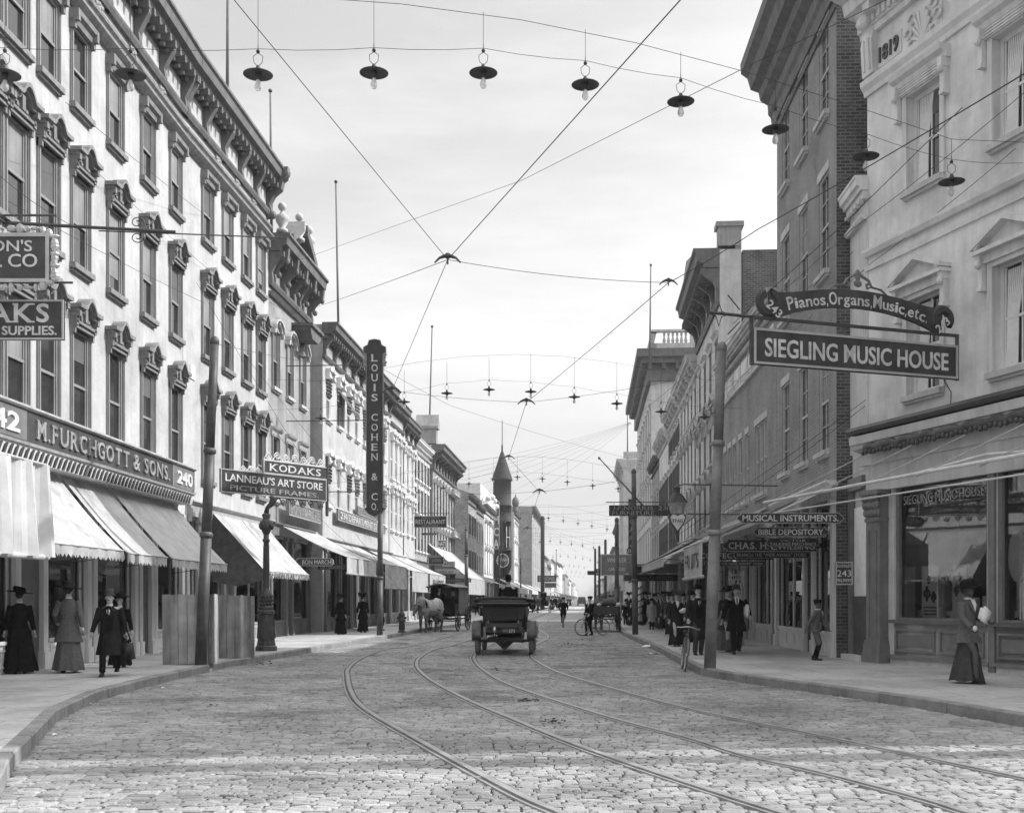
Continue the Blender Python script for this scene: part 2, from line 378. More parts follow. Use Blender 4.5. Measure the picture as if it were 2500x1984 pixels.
def flag_walk():                              # paving slabs with fine joints, laid in plan
    m = bpy.data.materials.new('paving_slabs'); m.use_nodes = True; t = m.node_tree; b = t.nodes['Principled BSDF']; b.inputs['Roughness'].default_value = .9
    nd = lambda k: t.nodes.new(k); tcn = nd('ShaderNodeTexCoord'); br = nd('ShaderNodeTexBrick'); t.links.new(tcn.outputs['Object'], br.inputs[0])
    br.inputs['Color1'].default_value = (.41,)*3+(1,); br.inputs['Color2'].default_value = (.36,)*3+(1,); br.inputs['Mortar'].default_value = (.13,)*3+(1,)
    br.inputs['Scale'].default_value = 1; br.inputs['Brick Width'].default_value = 1.5; br.inputs['Row Height'].default_value = 1.7; br.inputs['Mortar Size'].default_value = .012; br.inputs['Mortar Smooth'].default_value = .6
    def nz_(sc, lo, hi, a, c):
        n = nd('ShaderNodeTexNoise'); n.inputs['Scale'].default_value = sc; n.inputs['Detail'].default_value = 9; n.inputs['Roughness'].default_value = .65; t.links.new(tcn.outputs['Object'], n.inputs[0])
        r = nd('ShaderNodeMapRange'); r.inputs[1].default_value = a; r.inputs[2].default_value = c; r.inputs[3].default_value = lo; r.inputs[4].default_value = hi; t.links.new(n.outputs[0], r.inputs[0]); return r.outputs[0]
    ml_ = nd('ShaderNodeMath'); ml_.operation = 'MULTIPLY'; t.links.new(nz_(.6,.72,1.1,.35,.6), ml_.inputs[0]); t.links.new(nz_(9,.82,1.08,.3,.6), ml_.inputs[1])
    v = nd('ShaderNodeVectorMath'); v.operation = 'SCALE'; t.links.new(br.outputs[0], v.inputs[0]); t.links.new(ml_.outputs[0], v.inputs['Scale']); t.links.new(v.outputs[0], b.inputs['Base Color'])
    return m
M['walk'] = flag_walk()
_h = M['horse'].node_tree                     # dark points: lower legs and face of a dapple grey
_b = _h.nodes['Principled BSDF']; _src = _b.inputs['Base Color'].links[0].from_socket
_tc = _h.nodes.new('ShaderNodeTexCoord'); _sp = _h.nodes.new('ShaderNodeSeparateXYZ'); _h.links.new(_tc.outputs['Object'], _sp.inputs[0])
_m1 = _h.nodes.new('ShaderNodeMapRange'); _m1.inputs[1].default_value = .55; _m1.inputs[2].default_value = 1.1; _m1.inputs[3].default_value = .28; _m1.inputs[4].default_value = 1; _h.links.new(_sp.outputs[2], _m1.inputs[0])
_m2 = _h.nodes.new('ShaderNodeMapRange'); _m2.inputs[1].default_value = -1.1; _m2.inputs[2].default_value = -.75; _m2.inputs[3].default_value = .4; _m2.inputs[4].default_value = 1; _h.links.new(_sp.outputs[1], _m2.inputs[0])
_q1 = _h.nodes.new('ShaderNodeMath'); _q1.operation = 'MULTIPLY'; _h.links.new(_m1.outputs[0], _q1.inputs[0]); _h.links.new(_m2.outputs[0], _q1.inputs[1])
_q2 = _h.nodes.new('ShaderNodeMath'); _q2.operation = 'MULTIPLY'; _h.links.new(_q1.outputs[0], _q2.inputs[0]); _h.links.new(_src, _q2.inputs[1]); _h.links.new(_q2.outputs[0], _b.inputs['Base Color'])
# ================================================================== GROUND
def interp(tab, Y):
    if Y <= tab[0][1]: a, b = tab[0], tab[1]
    elif Y >= tab[-1][1]: a, b = tab[-2], tab[-1]
    else:
        for a, b in zip(tab, tab[1:]):
            if a[1] <= Y <= b[1]: break
    return a[0]+(b[0]-a[0])*(Y-a[1])/(b[1]-a[1])
KL = [(-3.5,6),(-4.1,9.2),(-4.6,10.5),(-5.1,12.2),(-5.95,15),(-6.5,18),(-6.62,21),(-6.62,26),(-6.0,33),(-5.35,41),(-4.8,47),(-4.5,52),(-4.15,57),(-3.4,62),(-2.95,66),(-2.5,70),(3.5,150),(37,640)]
KR = [(9.4,4),(7.9,9),(6.9,12.5),(6.4,14.3),(5.95,16.7),(5.3,19),(4.7,20.8),(4.15,22.8),(3.98,24.2),(4.08,27),(4.4,34),(4.85,50),(5.9,65),(11.8,150),(46,640)]
# facade lines: world X of the building line at depth Y
def WL(Y):
    return (1320-1250)*Y/FPX-28896/FPX if Y < 33.1 else (1430-1250)*Y/FPX-32500/FPX
def WR(Y):
    if Y < 26.5: return 8.2+(26.5-Y)*.293
    if Y < 48: return (1355-1250)*Y/FPX+19293/FPX
    return (1440-1250)*Y/FPX+15216/FPX
g = MB(); g.quad((-420,-60,-.10),(420,-60,-.10),(420,1150,-.10),(-420,1150,-.10)); tag(g.build('ground', M['joint']), kind='structure')
g = MB(); ys = [-20,0,5]+[6+i*2 for i in range(40)]+[90,100,120,150,200,300,400,640]
for a, b in zip(ys, ys[1:]):
    g.quad((interp(KL,max(a,6))-.3,a,-.028),(interp(KR,max(a,4))+.3,a,-.028),(interp(KR,max(b,4))+.3,b,-.028),(interp(KL,max(b,6))-.3,b,-.028))
g.quad((-60,-60,-.05),(60,-60,-.05),(60,5.6,-.05),(-60,5.6,-.05)); g.quad((7,-10,-.048),(60,-10,-.048),(60,13.4,-.048),(7,13.4,-.048))
tag(g.build('road', M['joint']), kind='structure')
# far road surface
g = MB()
for a, b in zip([78,90,100,120,150,200,300,400,640],[90,100,120,150,200,300,400,640,1100]):
    g.quad((interp(KL,a),a,-.004),(interp(KR,a),a,-.004),(interp(KR,b),b,-.004),(interp(KL,b),b,-.004))
tag(g.build('far_road', mk('far_setts', .33, var=.25, scale=1.5, bump=.6, bscale=20)), kind='structure')
# granite setts, every one modelled, near to middle distance
rng = np.random.RandomState(3)
V = []; F = []; T = []
Y = 5.5; row = 0
while Y < 78:
    d = .105 if Y < 26 else (.125 if Y < 45 else .15)
    dd = d*rng.uniform(.9, 1.12)
    x0 = interp(KL, Y)+.02; x1 = interp(KR, Y)-.02
    if Y < 6: x1 = 9
    x = x0+rng.uniform(-.1, 0)
    wob = lambda xx: .05*math.sin(xx*.9+Y*.35)+.015*math.sin(xx*2.3+Y*.8)
    while x < x1:
        L = rng.uniform(.11, .22) if Y < 40 else rng.uniform(.2, .34)
        xe = min(x+L, x1); 
        if xe-x > .05:
            gp = rng.uniform(.003, .008)+(.008 if rng.rand() < .22 else 0); cz = rng.normal(0, .003); tx = rng.normal(0, .0022); ty = rng.normal(0, .0022); ch = rng.uniform(.014,.026)
            ya = Y+wob(x)+rng.uniform(-.006,.006); yb = Y+wob(xe)+rng.uniform(-.006,.006)
            pts = [(x+gp,ya+gp),(xe-gp,yb+gp),(xe-gp,yb+dd-gp),(x+gp,ya+dd-gp)]
            b = len(V)
            j = rng.uniform(-.006,.006,8)
            ins = [(x+gp+ch+j[0],ya+gp+ch*.7+j[1]),(xe-gp-ch+j[2],yb+gp+ch*.7+j[3]),(xe-gp-ch+j[4],yb+dd-gp-ch*.7+j[5]),(x+gp+ch+j[6],ya+dd-gp-ch*.7+j[7])]
            for q in pts: V.append((q[0],q[1],-.05))
            for q in pts: V.append((q[0],q[1],-.009+cz*.8))
            for k, q in enumerate(ins): V.append((q[0],q[1],cz+(tx if k in (1,2) else -tx)+(ty if k > 1 else -ty)))
            F += [(b+8,b+9,b+10,b+11)]+[(b+4+i,b+4+(i+1)%4,b+8+(i+1)%4,b+8+i) for i in range(4)]
            t = rng.normal(1, .11); t = min(1.3, max(.7, t))
            if rng.rand() < .02: t *= .7
            T += [t]*5
            if Y < 26:
                F += [(b+i,b+(i+1)%4,b+4+(i+1)%4,b+4+i) for i in range(4)]; T += [t]*4
        x = xe
    Y += dd; row += 1
me = bpy.data.meshes.new('paving'); me.from_pydata(V, [], F); me.materials.append(M['sett'])
at = me.attributes.new('tone', 'FLOAT', 'FACE'); at.data.foreach_set('value', T)
tag(link('paving', me), kind='structure')
# pavements and kerbs
def ribbon(mb, fa, fb, ys, z):
    for a, b in zip(ys, ys[1:]): mb.quad((fa(a),a,z),(fb(a),a,z),(fb(b),b,z),(fa(b),b,z))
kl = lambda Y: interp(KL, Y); kr = lambda Y: interp(KR, Y)
ysl = [6+i for i in range(70)]+[80,100,120,150,200,300,640]
mw = M['walk']
g = MB(); ribbon(g, lambda Y: WL(Y)-2.5, lambda Y: kl(Y)-.16, [-5,0]+ysl, .15); tag(g.build('left_pavement', mw), kind='structure')
g = MB(); ribbon(g, lambda Y: kr(Y)+.16, lambda Y: WR(Y)+2.5, [12.5,13]+[y for y in ysl if y > 13], .15); tag(g.build('right_pavement', mw), kind='structure')
def kerb(name, tab, ys0, ys1, sgn):
    g = MB(); Y = ys0
    while Y < ys1:
        L = random.uniform(1.3, 2.1); e = min(Y+L-.028, ys1)
        n = 3
        for i in range(n):
            a = Y+(e-Y)*i/n; b = Y+(e-Y)*(i+1)/n; xa = interp(tab, a); xb = interp(tab, b)
            dz = 0
            o1 = -.012*sgn; o2 = .16*sgn
            g.add([(xa,a,-.05),(xa,a,.135),(xa+.02*sgn,a,.156),(xa+o2,a,.156),(xb,b,-.05),(xb,b,.135),(xb+.02*sgn,b,.156),(xb+o2,b,.156)],
                  [(0,4,5,1),(1,5,6,2),(2,6,7,3)]+([(0,1,2,3)] if i == 0 else [])+([(4,5,6,7)] if i == n-1 else []))
        Y += L
    tag(g.build(name, M['kerb']), kind='structure')
kerb('left_kerb', KL, 6, 110, -1); kerb('right_kerb', KR, 12.5, 110, 1)
# tram rails
r1 = [G(1400,2000),G(1366,1984),G(1250,1932),G(1032,1813),G(893,1732),G(858,1690),G(849,1651),G(852,1630),G(887,1604),G(957,1581),G(1043,1567)]
r2 = [G(1990,2010),G(1905,1984),G(1678,1912),G(1424,1825),G(1250,1755),G(1130,1703),G(1043,1654),G(1017,1622),G(1032,1599),G(1072,1581),G(1130,1567)]
r3 = [G(2420,2000),G(2350,1981),G(2236,1946),G(1992,1883),G(1830,1848),G(1679,1801),G(1482,1749),G(1250,1674),G(1185,1639),G(1161,1616),G(1158,1600),G(1171,1587),G(1198,1573),Vector((-.35,47.7,0)),Vector((-.05,64,0)),Vector((.85,77,0))]
r4 = [G(2700,1945),G(2500,1900),G(2224,1842),G(1946,1784),G(1679,1729),G(1505,1683),G(1366,1642),G(1311,1614),G(1297,1598),Vector((.75,38.6,0)),G(1339,1554),Vector((1.42,62,0)),Vector((2.3,77,0))]
def smooth(pts, n=6):
    out_ = []; k = len(pts)
    for i in range(k-1):
        p0, p1, p2, p3 = pts[max(i-1,0)], pts[i], pts[i+1], pts[min(i+2,k-1)]
        for j in range(n):
            t = j/n; out_.append(.5*((2*p1)+(p2-p0)*t+(2*p0-5*p1+4*p2-p3)*t*t+(3*p1-p0-3*p2+p3)*t**3))
    out_.append(pts[-1]); return out_
for rr, far in ((r1,(0,0)),(r2,(0,0)),(r3,0),(r4,0)):
    p = list(rr)
    e = p[-1]; d = (190/FPX)
    for yy in (90, 150, 400):
        if yy > e.y+3: p.append(Vector((e.x+(yy-e.y)*d, yy, 0)))
    p = smooth([Vector((q.x,q.y,0)) for q in p], 7); g = MB(); gd = MB()
    for i in range(len(p)-1):
        def off(i, o):
            t = (p[min(i+1,len(p)-1)]-p[max(i-1,0)]).normalized(); return p[i]+Vector((-t.y, t.x, 0))*o
        def strip(mb, o0, o1, z0, z1):
            a, b, c, e_ = off(i,o0), off(i,o1), off(i+1,o1), off(i+1,o0)
            mb.quad((a.x,a.y,z0),(b.x,b.y,z1),(c.x,c.y,z1),(e_.x,e_.y,z0))
        strip(g, -.035, .035, .018, .018); strip(g, -.045, -.035, -.02, .018); strip(g, .035, .045, .018, -.02); strip(g, .075,.10,.012,.012); strip(g,.10,.105,.012,-.02); strip(g,.07,.075,-.02,.012)
        strip(gd, .045, .07, .006, .006); strip(gd, -.062, -.045, .006, .006)
    o = g.build('tram_rail', M['rail']); tag(o, kind='structure'); tag(gd.build('rail_groove', M['joint']), kind='structure')
# ================================================================== BUILDINGS
class Fc:                                     # a facade plane: all its level lines meet at (vp, HOR)
    def __init__(s, vp, K, side): s.vp, s.K, s.side = vp, K, side      # side -1 left row, +1 right row
    def Y(s, x): return s.K/abs(s.vp-x)
    def pt(s, x): Yv = s.Y(x); return Vector(((x-1250)*Yv/FPX, Yv, 0))
    def Z(s, x, y): return CH+(HOR-y)*s.Y(x)/FPX
    def dir(s): return Vector(((s.vp-1250)/FPX, 1, 0)).normalized()
FL0 = Fc(1320, 28896, -1); FL1 = Fc(1430, 32500, -1); FR1 = Fc(1355, 19293, 1); FR2 = Fc(1440, 15216, 1)
class Sieg(Fc):
    def __init__(s): s.vp = 430; s.side = 1
    def Y(s, x): return 15.965/((x-1250)/FPX+.293)
FS = Sieg()

_wc = {}
def hood_mb(style, w, h):
    g = MB(); c = w/2
    if style == 'bracket':                    # heavy cap with a small arch rising in the middle
        W = w/2+.17
        def cap(o0, o1, up, k=1.0):
            top = [(-W*k,up),(-.30,up),(-.24,up+.05),(-.17,up+.15),(-.08,up+.22),(0,up+.245),(.08,up+.22),(.17,up+.15),(.24,up+.05),(.30,up),(W*k,up)]
            bot = [(p[0]*(.97 if abs(p[0])<.35 else 1), p[1]-.085) for p in reversed(top)]
            g.prism([(c+p[0], h+p[1]) for p in top+bot], o0, o1)
        cap(0, .30, .50); cap(0, .22, .42, .93)
        g.box(c-W+.10, c+W-.10, 0, .10, h+.02, h+.36)                      # frieze
        g.box(c-W+.06, c+W-.06, 0, .17, h+.10, h+.16); g.box(c-W+.10, c+W-.10, 0, .14, h+.0, h+.05)
        g.box(c-.07, c+.07, 0, .17, h+.2, h+.5)
        for sgn in (-1, 1):
            x = c+sgn*(W-.12)
            g.box(x-.055, x+.055, 0, .24, h+.24, h+.42); g.box(x-.05, x+.05, 0, .17, h+.05, h+.24); g.box(x-.04, x+.04, 0, .12, h-.12, h+.05)
            g.box(c+sgn*.2-.05, c+sgn*.2+.05, 0, .14, h+.22, h+.29)
    elif style == 'bracket_s':                # same cap without arch, on the top floor band
        W = w/2+.15
        g.sweep([(0,h+.02),(.10,h+.02),(.12,h+.14),(.20,h+.2),(.22,h+.3),(0,h+.3)], c-W+.05, c+W-.05)
        for sgn in (-1, 1):
            x = c+sgn*(W-.08); g.box(x-.06, x+.06, 0, .22, h+.04, h+.3); g.box(x-.05, x+.05, 0, .14, h-.12, h+.04)
    elif style in ('arch', 'archl'):
        r0 = w/2+.02; r1 = w/2+.17; n = 10
        rise = .62
        arc = lambda r, k=rise: [(c+r*math.cos(math.pi*i/n), h+.02+r*k*math.sin(math.pi*i/n)) for i in range(n+1)]
        g.prism(arc(r1)+list(reversed(arc(r0))), 0, .16); g.prism(arc(r1+.06, rise+.04)+list(reversed(arc(r1-.02))), 0, .24)
        g.prism(arc(r0-.01), 0, .05)
        for sgn in (-1, 1): g.box(c+sgn*(r1-.02)-.07, c+sgn*(r1-.02)+.07, 0, .2, h-.16, h+.03)
        g.box(c-.05,c+.05,0,.2,h+.02+r0*rise-.05,h+.05+r1*rise+.08)
    elif style == 'flat':
        W = w/2+.2
        g.sweep([(0,h+.05),(.06,h+.05),(.08,h+.2),(.16,h+.26),(.2,h+.34),(0,h+.34)], c-W, c+W)
        g.box(c-W+.06,c+W-.06,0,.05,h-.0,h+.05)
    elif style == 'lintel':
        g.box(-.12, w+.12, 0, .03, h, h+.22)
    elif style == 'gable':                    # small peaked hood with ears
        W = w/2+.15
        g.prism([(c-W,h+.2),(c-.14,h+.2),(c,h+.38),(c+.14,h+.2),(c+W,h+.2),(c+W,h+.32),(c+.2,h+.32),(c,h+.55),(c-.2,h+.32),(c-W,h+.32)], 0, .26)
        g.box(c-W+.06,c+W-.06,0,.12,h,h+.2)
        for sgn in (-1, 1): g.box(c+sgn*(W-.07)-.06, c+sgn*(W-.07)+.06, 0, .2, h-.15, h+.22); g.ell((c+sgn*(W-.07),.2,h-.1),(.07,.07,.09),8,5)
    elif style == 'pediment':
        W = w/2+.28
        g.prism([(c-W,h+.24),(c+W,h+.24),(c+W,h+.32),(c,h+.68),(c-W,h+.32)], 0, .10)
        g.prism([(c-W-.05,h+.30),(c-W-.05,h+.38),(c,h+.80),(c+W+.05,h+.38),(c+W+.05,h+.30),(c,h+.68)], 0, .30)
        g.box(c-W-.04,c+W+.04,0,.28,h+.20,h+.28); g.box(c-W+.08,c+W-.08,0,.12,h+.03,h+.20)
        for sgn in (-1, 1):
            x = c+sgn*(W-.06); g.box(x-.07,x+.07,0,.22,h+.05,h+.22); g.box(x-.055,x+.055,0,.15,h-.42,h+.05); g.box(x-.07,x+.07,0,.18,h-.5,h-.42)
            g.ell((x,.2,h+.02),(.075,.08,.09),8,5); g.lathe([(.0,0),(.09,.0),(.09,.06),(0,.06)],(x,.22,h+.38),10,'y')
    elif style == 'entab':
        W = w/2+.28
        g.sweep([(0,h+.24),(.12,h+.24),(.16,h+.34),(.26,h+.40),(.30,h+.50),(0,h+.50)], c-W-.04, c+W+.04); g.box(c-W+.08,c+W-.08,0,.10,h+.03,h+.24)
        for k in range(3): g.box(c-W+.1,c+W-.1,0,.13,h+.06+.06*k,h+.09+.06*k)
        for sgn in (-1, 1):
            x = c+sgn*(W-.06); g.box(x-.07,x+.07,0,.22,h+.05,h+.25); g.box(x-.055,x+.055,0,.15,h-.42,h+.05); g.box(x-.07,x+.07,0,.18,h-.5,h-.42)
            g.ell((x,.2,h+.02),(.075,.08,.09),8,5)
    return g
def win_meshes(w, h, style, frame, hoodm, sillm, variant, sy, rec, kind):
    k = (round(w,2), round(h,2), style, frame, hoodm, sillm, variant, sy, rec, kind)
    if k in _wc: return _wc[k]
    res = {}; mid = h*.48
    g = MB(); g.quad((0,-rec,0),(w,-rec,0),(w,-rec,h),(0,-rec,h)); res['window'] = g.mesh('window', M['glass'], sy=sy)
    f = MB(); a = .055; y0, y1 = -rec+.005, -rec+.07
    if kind == 'wide': a = .1
    for (x0,x1,z0,z1) in ((0,a,0,h),(w-a,w,0,h),(a,w-a,h-a,h),(a,w-a,0,a)): f.box(x0,x1,y0,y1,z0,z1)
    b = a+.04
    f.box(a,w-a,y0,y1-.02,mid-.03,mid+.03)
    for (x0,x1) in ((a,b),(w-b,w-a)): f.box(x0,x1,y0,y1-.03,a,h-a)
    if kind in ('bar', 'wide'): f.box(w/2-.018,w/2+.018,y0,y1-.035,a,h-a)
    if kind == 'multi':
        f.box(w/2-.015,w/2+.015,y0,y1-.04,a,h-a)
        for q in (.25,.74): f.box(a,w-a,y0,y1-.04,h*q-.012,h*q+.012)
    if kind == 'case':                        # moulded casing proud of the wall
        for (x0,x1,z0,z1) in ((-.09,.0,-.02,h+.09),(w,w+.09,-.02,h+.09),(0,w,h,h+.09)): f.box(x0,x1,-.02,.045,z0,z1); f.box(x0+.02,x1-.02 if x1-x0 < .2 else x1,.04,.07,z0,z1)
    res['window_frame'] = f.mesh('window_frame', M[frame], sy=sy)
    if variant:
        d = {1: .50, 2: .54, 3: .8, 4: .28}[variant]
        q = MB(); q.quad((a,-rec+.012,h*(1-d)),(w-a,-rec+.012,h*(1-d)),(w-a,-rec+.012,h-a),(a,-rec+.012,h-a)); res['blind'] = q.mesh('blind', M['blindl' if variant in (1,3) else 'blind'], sy=sy)
    if style:
        res['hood'] = hood_mb(style, w, h).mesh('hood', M[hoodm], sy=sy)
    if sillm:
        q = MB(); q.box(-.11,w+.11,-.05,.14,-.13,-.01); q.box(-.07,w+.07,0,.08,-.19,-.13); res['sill'] = q.mesh('sill', M[sillm], sy=sy)
    _wc[k] = res; return res
def add_window(bld, s, z, w, h, style='flat', frame='sash', hoodm='trim', sillm='trim', variant=None, rec=.16, kind='bar', out=0, shutters=False):
    if variant is None: variant = random.choice([0,1,1,2,2,4,3])
    sy = bld['sy']; ms = win_meshes(w, h, style, frame, hoodm, sillm, variant, sy, rec, kind)
    o = link('window', ms['window'], bld, (s, out*sy, z))
    for k in ms:
        if k != 'window': link(k, ms[k], o)
    if shutters:
        k = ('sh', round(w,2), round(h,2), sy)
        if k not in _wc:
            g = MB(); sw = w*.48
            for x0 in (-sw-.02, w+.02):
                g.box(x0,x0+sw,.01,.05,0,h); 
                for i in range(int(h/.07)): g.box(x0+.05,x0+sw-.05,.05,.065,i*.07+.03,i*.07+.07)
            _wc[k] = g.mesh('shutter', M['dark'], sy=sy)
        link('shutters', _wc[k], o)
    return o
def wall_mesh(L, z0, z1, holes, rec, depth, thick=.35):
    """front with openings and reveals, flank walls, back and roof; s along the street, y outward"""
    g = MB(); ss = sorted({0, L} | {max(0,min(L,a)) for h in holes for a in h[:2]}); zs = sorted({z0, z1} | {a for h in holes for a in h[2:4]})
    for a, b in zip(ss, ss[1:]):
        if b-a < 1e-5: continue
        for c, d in zip(zs, zs[1:]):
            m = ((a+b)/2, (c+d)/2)
            if any(h[0] < m[0] < h[1] and h[2] < m[1] < h[3] for h in holes): continue
            g.quad((a,0,c),(b,0,c),(b,0,d),(a,0,d))
    for h in holes:
        a, b, c, d = h[:4]; r = h[4] if len(h) > 4 else rec
        a = max(0,a); b = min(L,b)
        g.quad((a,0,c),(a,-r,c),(a,-r,d),(a,0,d)); g.quad((b,0,c),(b,0,d),(b,-r,d),(b,-r,c)); g.quad((a,0,d),(a,-r,d),(b,-r,d),(b,0,d)); g.quad((a,0,c),(b,0,c),(b,-r,c),(a,-r,c))
    g.quad((0,0,z0),(0,0,z1),(0,-depth,z1),(0,-depth,z0)); g.quad((L,0,z0),(L,-depth,z0),(L,-depth,z1),(L,0,z1)); g.quad((0,-depth,z0),(0,-depth,z1),(L,-depth,z1),(L,-depth,z0))
    return g
def cornice(mb, L, zt, over, h, style='mod', end=.0, z_under=None):
    """eave with crown moulding, brackets and frieze; top at zt"""
    x0, x1 = -end, L+end
    crown = [(0,zt-.34*h),(over*.55,zt-.34*h),(over*.62,zt-.26*h),(over*.85,zt-.22*h),(over*.90,zt-.08*h),(over,zt-.05*h),(over,zt),(0,zt)]
    mb.sweep(crown, x0, x1)
    mb.sweep([(0,zt-.46*h),(over*.3,zt-.46*h),(over*.36,zt-.35*h),(0,zt-.35*h)], x0+.02, x1-.02)
    mb.sweep([(0,zt-h),(.10,zt-h),(.15,zt-.94*h),(.16,zt-.90*h),(.0,zt-.90*h)], x0+.03, x1-.03)
    if style in ('mod', 'modb'):
        n = max(2, int(L/.42)); st = L/n
        for i in range(n+1):
            s = min(max(i*st, .08), L-.08)
            mb.box(s-.06,s+.06,.02,over*.72,zt-.46*h,zt-.355*h); mb.ell((s,over*.34,zt-.50*h),(.055,.06,.07),8,5)
    if style in ('brk', 'modb'):
        n = max(1, round(L/1.95)); st = L/n
        for i in range(n+1):
            s = min(max(i*st, .12), L-.12)
            pr = [(0,zt-1.0*h),(.10,zt-1.0*h),(.16,zt-.88*h),(.13,zt-.75*h),(.26,zt-.6*h),(over*.60,zt-.47*h),(over*.62,zt-.36*h),(0,zt-.36*h)]
            mb.sweep(pr, s-.11, s+.11)
    if style == 'dent':
        n = int(L/.28)
        for i in range(n+1): mb.box(L*i/n-.07,L*i/n+.07,.02,over*.45,zt-.56*h,zt-.47*h)
def building(name, label, F, x0, x1, ztop, floors, cols, w=.92, wall='pale', hood='flat', hoodm='trim', sillm='trim', frame='sash', kind='bar', cst='mod', cm='cornice', over=.6, ch=1.2,
             depth=14, out=0., shop=None, zshop=4.3, shopm='mid', group=None, quoin=None, side_w=None, rec=.08, roofz=None, variants=None, cend=.0, hoods=None, shut=False):
    """x0/x1: photo columns of the near and far corner; cols: photo columns of window jambs nearest the camera; floors: (sill z, head z)"""
    sy = F.side; p0 = F.pt(x0); p1 = F.pt(x1); d = F.dir()
    nrm = Vector((d.y,-d.x,0)) if sy < 0 else Vector((-d.y,d.x,0))       # towards the street
    p0 = p0+nrm*out; L = (p1+nrm*out-p0).length
    rz = math.atan2(d.y, d.x); b = thing(name, label, 'building', (p0.x,p0.y,.15), rz, group); b['sy'] = sy; b['L'] = L
    S = lambda x: (F.pt(x)+nrm*out-p0).dot(d)
    if isinstance(cols, int): st = L/cols; ss = [st*(i+.5)-w/2 for i in range(cols)]
    else: ss = [S(x) for x in cols]
    zo = .15; holes = []
    for (za, zb) in floors:
        for s in ss: holes.append((s, s+w, za-zo, zb-zo))
    shopholes = []
    if shop:
        for (a, e, kd) in shop:
            shopholes.append((a*L, e*L, (.62 if kd == 'w' else .02), zshop-zo-.55, .30 if kd == 'w' else .9))
    g = wall_mesh(L, 0, ztop-zo, holes+shopholes, rec, depth); g.build('wall', M[wall], b, sy=sy)
    g = MB(); g.quad((0,0,ztop-zo-.02),(L,0,ztop-zo-.02),(L,-depth,ztop-zo-.02),(0,-depth,ztop-zo-.02))
    g.box(0,L,-depth,-depth+.25,ztop-zo-.02,ztop-zo+.25); g.build('roof', M['roof'], b, sy=sy)
    for fi, (za, zb) in enumerate(floors):
        for ci, s in enumerate(ss):
            hs = hoods[fi] if hoods else hood
            add_window(b, s, za-zo, w, zb-za, hs, frame, hoodm, sillm, None if variants is None else variants[fi][ci % len(variants[fi])], rec, kind, 0, shut)
    if cst:
        g = MB(); cornice(g, L, ztop-zo+.06, over, ch, cst, cend); g.build('cornice', M[cm], b, sy=sy)
    if shop:
        g = MB(); g.sweep([(0,zshop-zo-.45),(.12,zshop-zo-.45),(.14,zshop-zo-.12),(.26,zshop-zo-.04),(.26,zshop-zo),(0,zshop-zo)], -.01, L+.01); g.build('shop_fascia', M[shopm], b, sy=sy)
        if 'pil%d'%sy+shopm not in _wc:
            g = MB(); g.box(-.11,.11,0,.10,0,1); g.box(-.14,.14,0,.14,0,.09); g.box(-.14,.14,0,.15,.96,1); _wc['pil%d'%sy+shopm] = g.mesh('pilaster', M[shopm], sy=sy)
        seen = []
        for (a, e, kd) in shop:
            for s in (a*L, e*L):
                if all(abs(s-q) > .24 for q in seen):
                    seen.append(s); link('pilaster', _wc['pil%d'%sy+shopm], b, (s,0,0)).scale = (1,1,zshop-zo-.46)
        for (a, e, kd) in shop:
            s0, s1 = a*L+.11, e*L-.11
            if kd == 'w':
                q = MB(); q.quad((s0,-.10,zshop-.7),(s1,-.10,zshop-.7),(s1,-.10,.62),(s0,-.10,.62)); wn = q.build('shop_window', M['plate'], b, sy=sy)
                q = MB(); q.box(s0,s1,-.30,.02,0,.55); q.box(s0-.02,s1+.02,-.3,.06,.55,.62)
                n = max(1, round((s1-s0)/1.1))
                for i in range(n):
                    u0 = s0+(s1-s0)*i/n+.07; u1 = s0+(s1-s0)*(i+1)/n-.07
                    q.box(u0,u1,.02,.045,.10,.14); q.box(u0,u1,.02,.045,.42,.46); q.box(u0,u0+.05,.02,.045,.14,.42); q.box(u1-.05,u1,.02,.045,.14,.42)
                q.build('bulkhead', M[shopm], wn, sy=sy)
                q = MB(); n = max(1, round((s1-s0)/1.8))
                for i in range(n+1): u = s0+(s1-s0)*i/n; q.box(u-.03,u+.03,-.13,-.06,.62,zshop-.7)
                q.box(s0,s1,-.12,-.08,zshop-1.35,zshop-1.30); q.build('window_frame', M[shopm], wn, sy=sy)
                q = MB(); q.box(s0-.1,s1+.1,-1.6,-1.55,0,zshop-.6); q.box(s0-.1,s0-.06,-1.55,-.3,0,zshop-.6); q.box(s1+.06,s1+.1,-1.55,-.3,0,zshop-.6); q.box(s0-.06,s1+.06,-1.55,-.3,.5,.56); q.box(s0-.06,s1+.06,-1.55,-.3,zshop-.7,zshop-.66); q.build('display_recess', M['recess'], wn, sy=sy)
                q = MB(); u = s0+.15
                while u < s1-.5:
                    ww = random.uniform(.25,.6); hh = random.uniform(.3,1.5); dy = random.uniform(-.9,-.35)
                    if random.random() < .45: q.lathe([(.02,.56),(.15,.56),(.13,.56+hh*.4),(.19,.56+hh*.7),(.06,.56+hh)],(u+ww/2,dy,0),10)
                    else: q.prism([(u,.56),(u+ww,.56),(u+ww*.9,.56+hh),(u+ww*.1,.56+hh)], dy, dy+.04)
                    u += ww+random.uniform(.05,.3)
                q.build('display_goods', M[random.choice(['display','cloth_l','display'])], wn, sy=sy)
            else:
                q = MB(); q.box(s0,s0+.10,-.86,-.80,.02,2.6); q.box(s1-.10,s1,-.86,-.80,.02,2.6); q.box(s0+.1,s1-.1,-.86,-.80,.02,.75); q.box(s0+.1,s1-.1,-.86,-.80,2.45,2.6)
                q.box((s0+s1)/2-.05,(s0+s1)/2+.05,-.86,-.80,.75,2.45); dr = q.build('door', M[shopm], b, sy=sy)
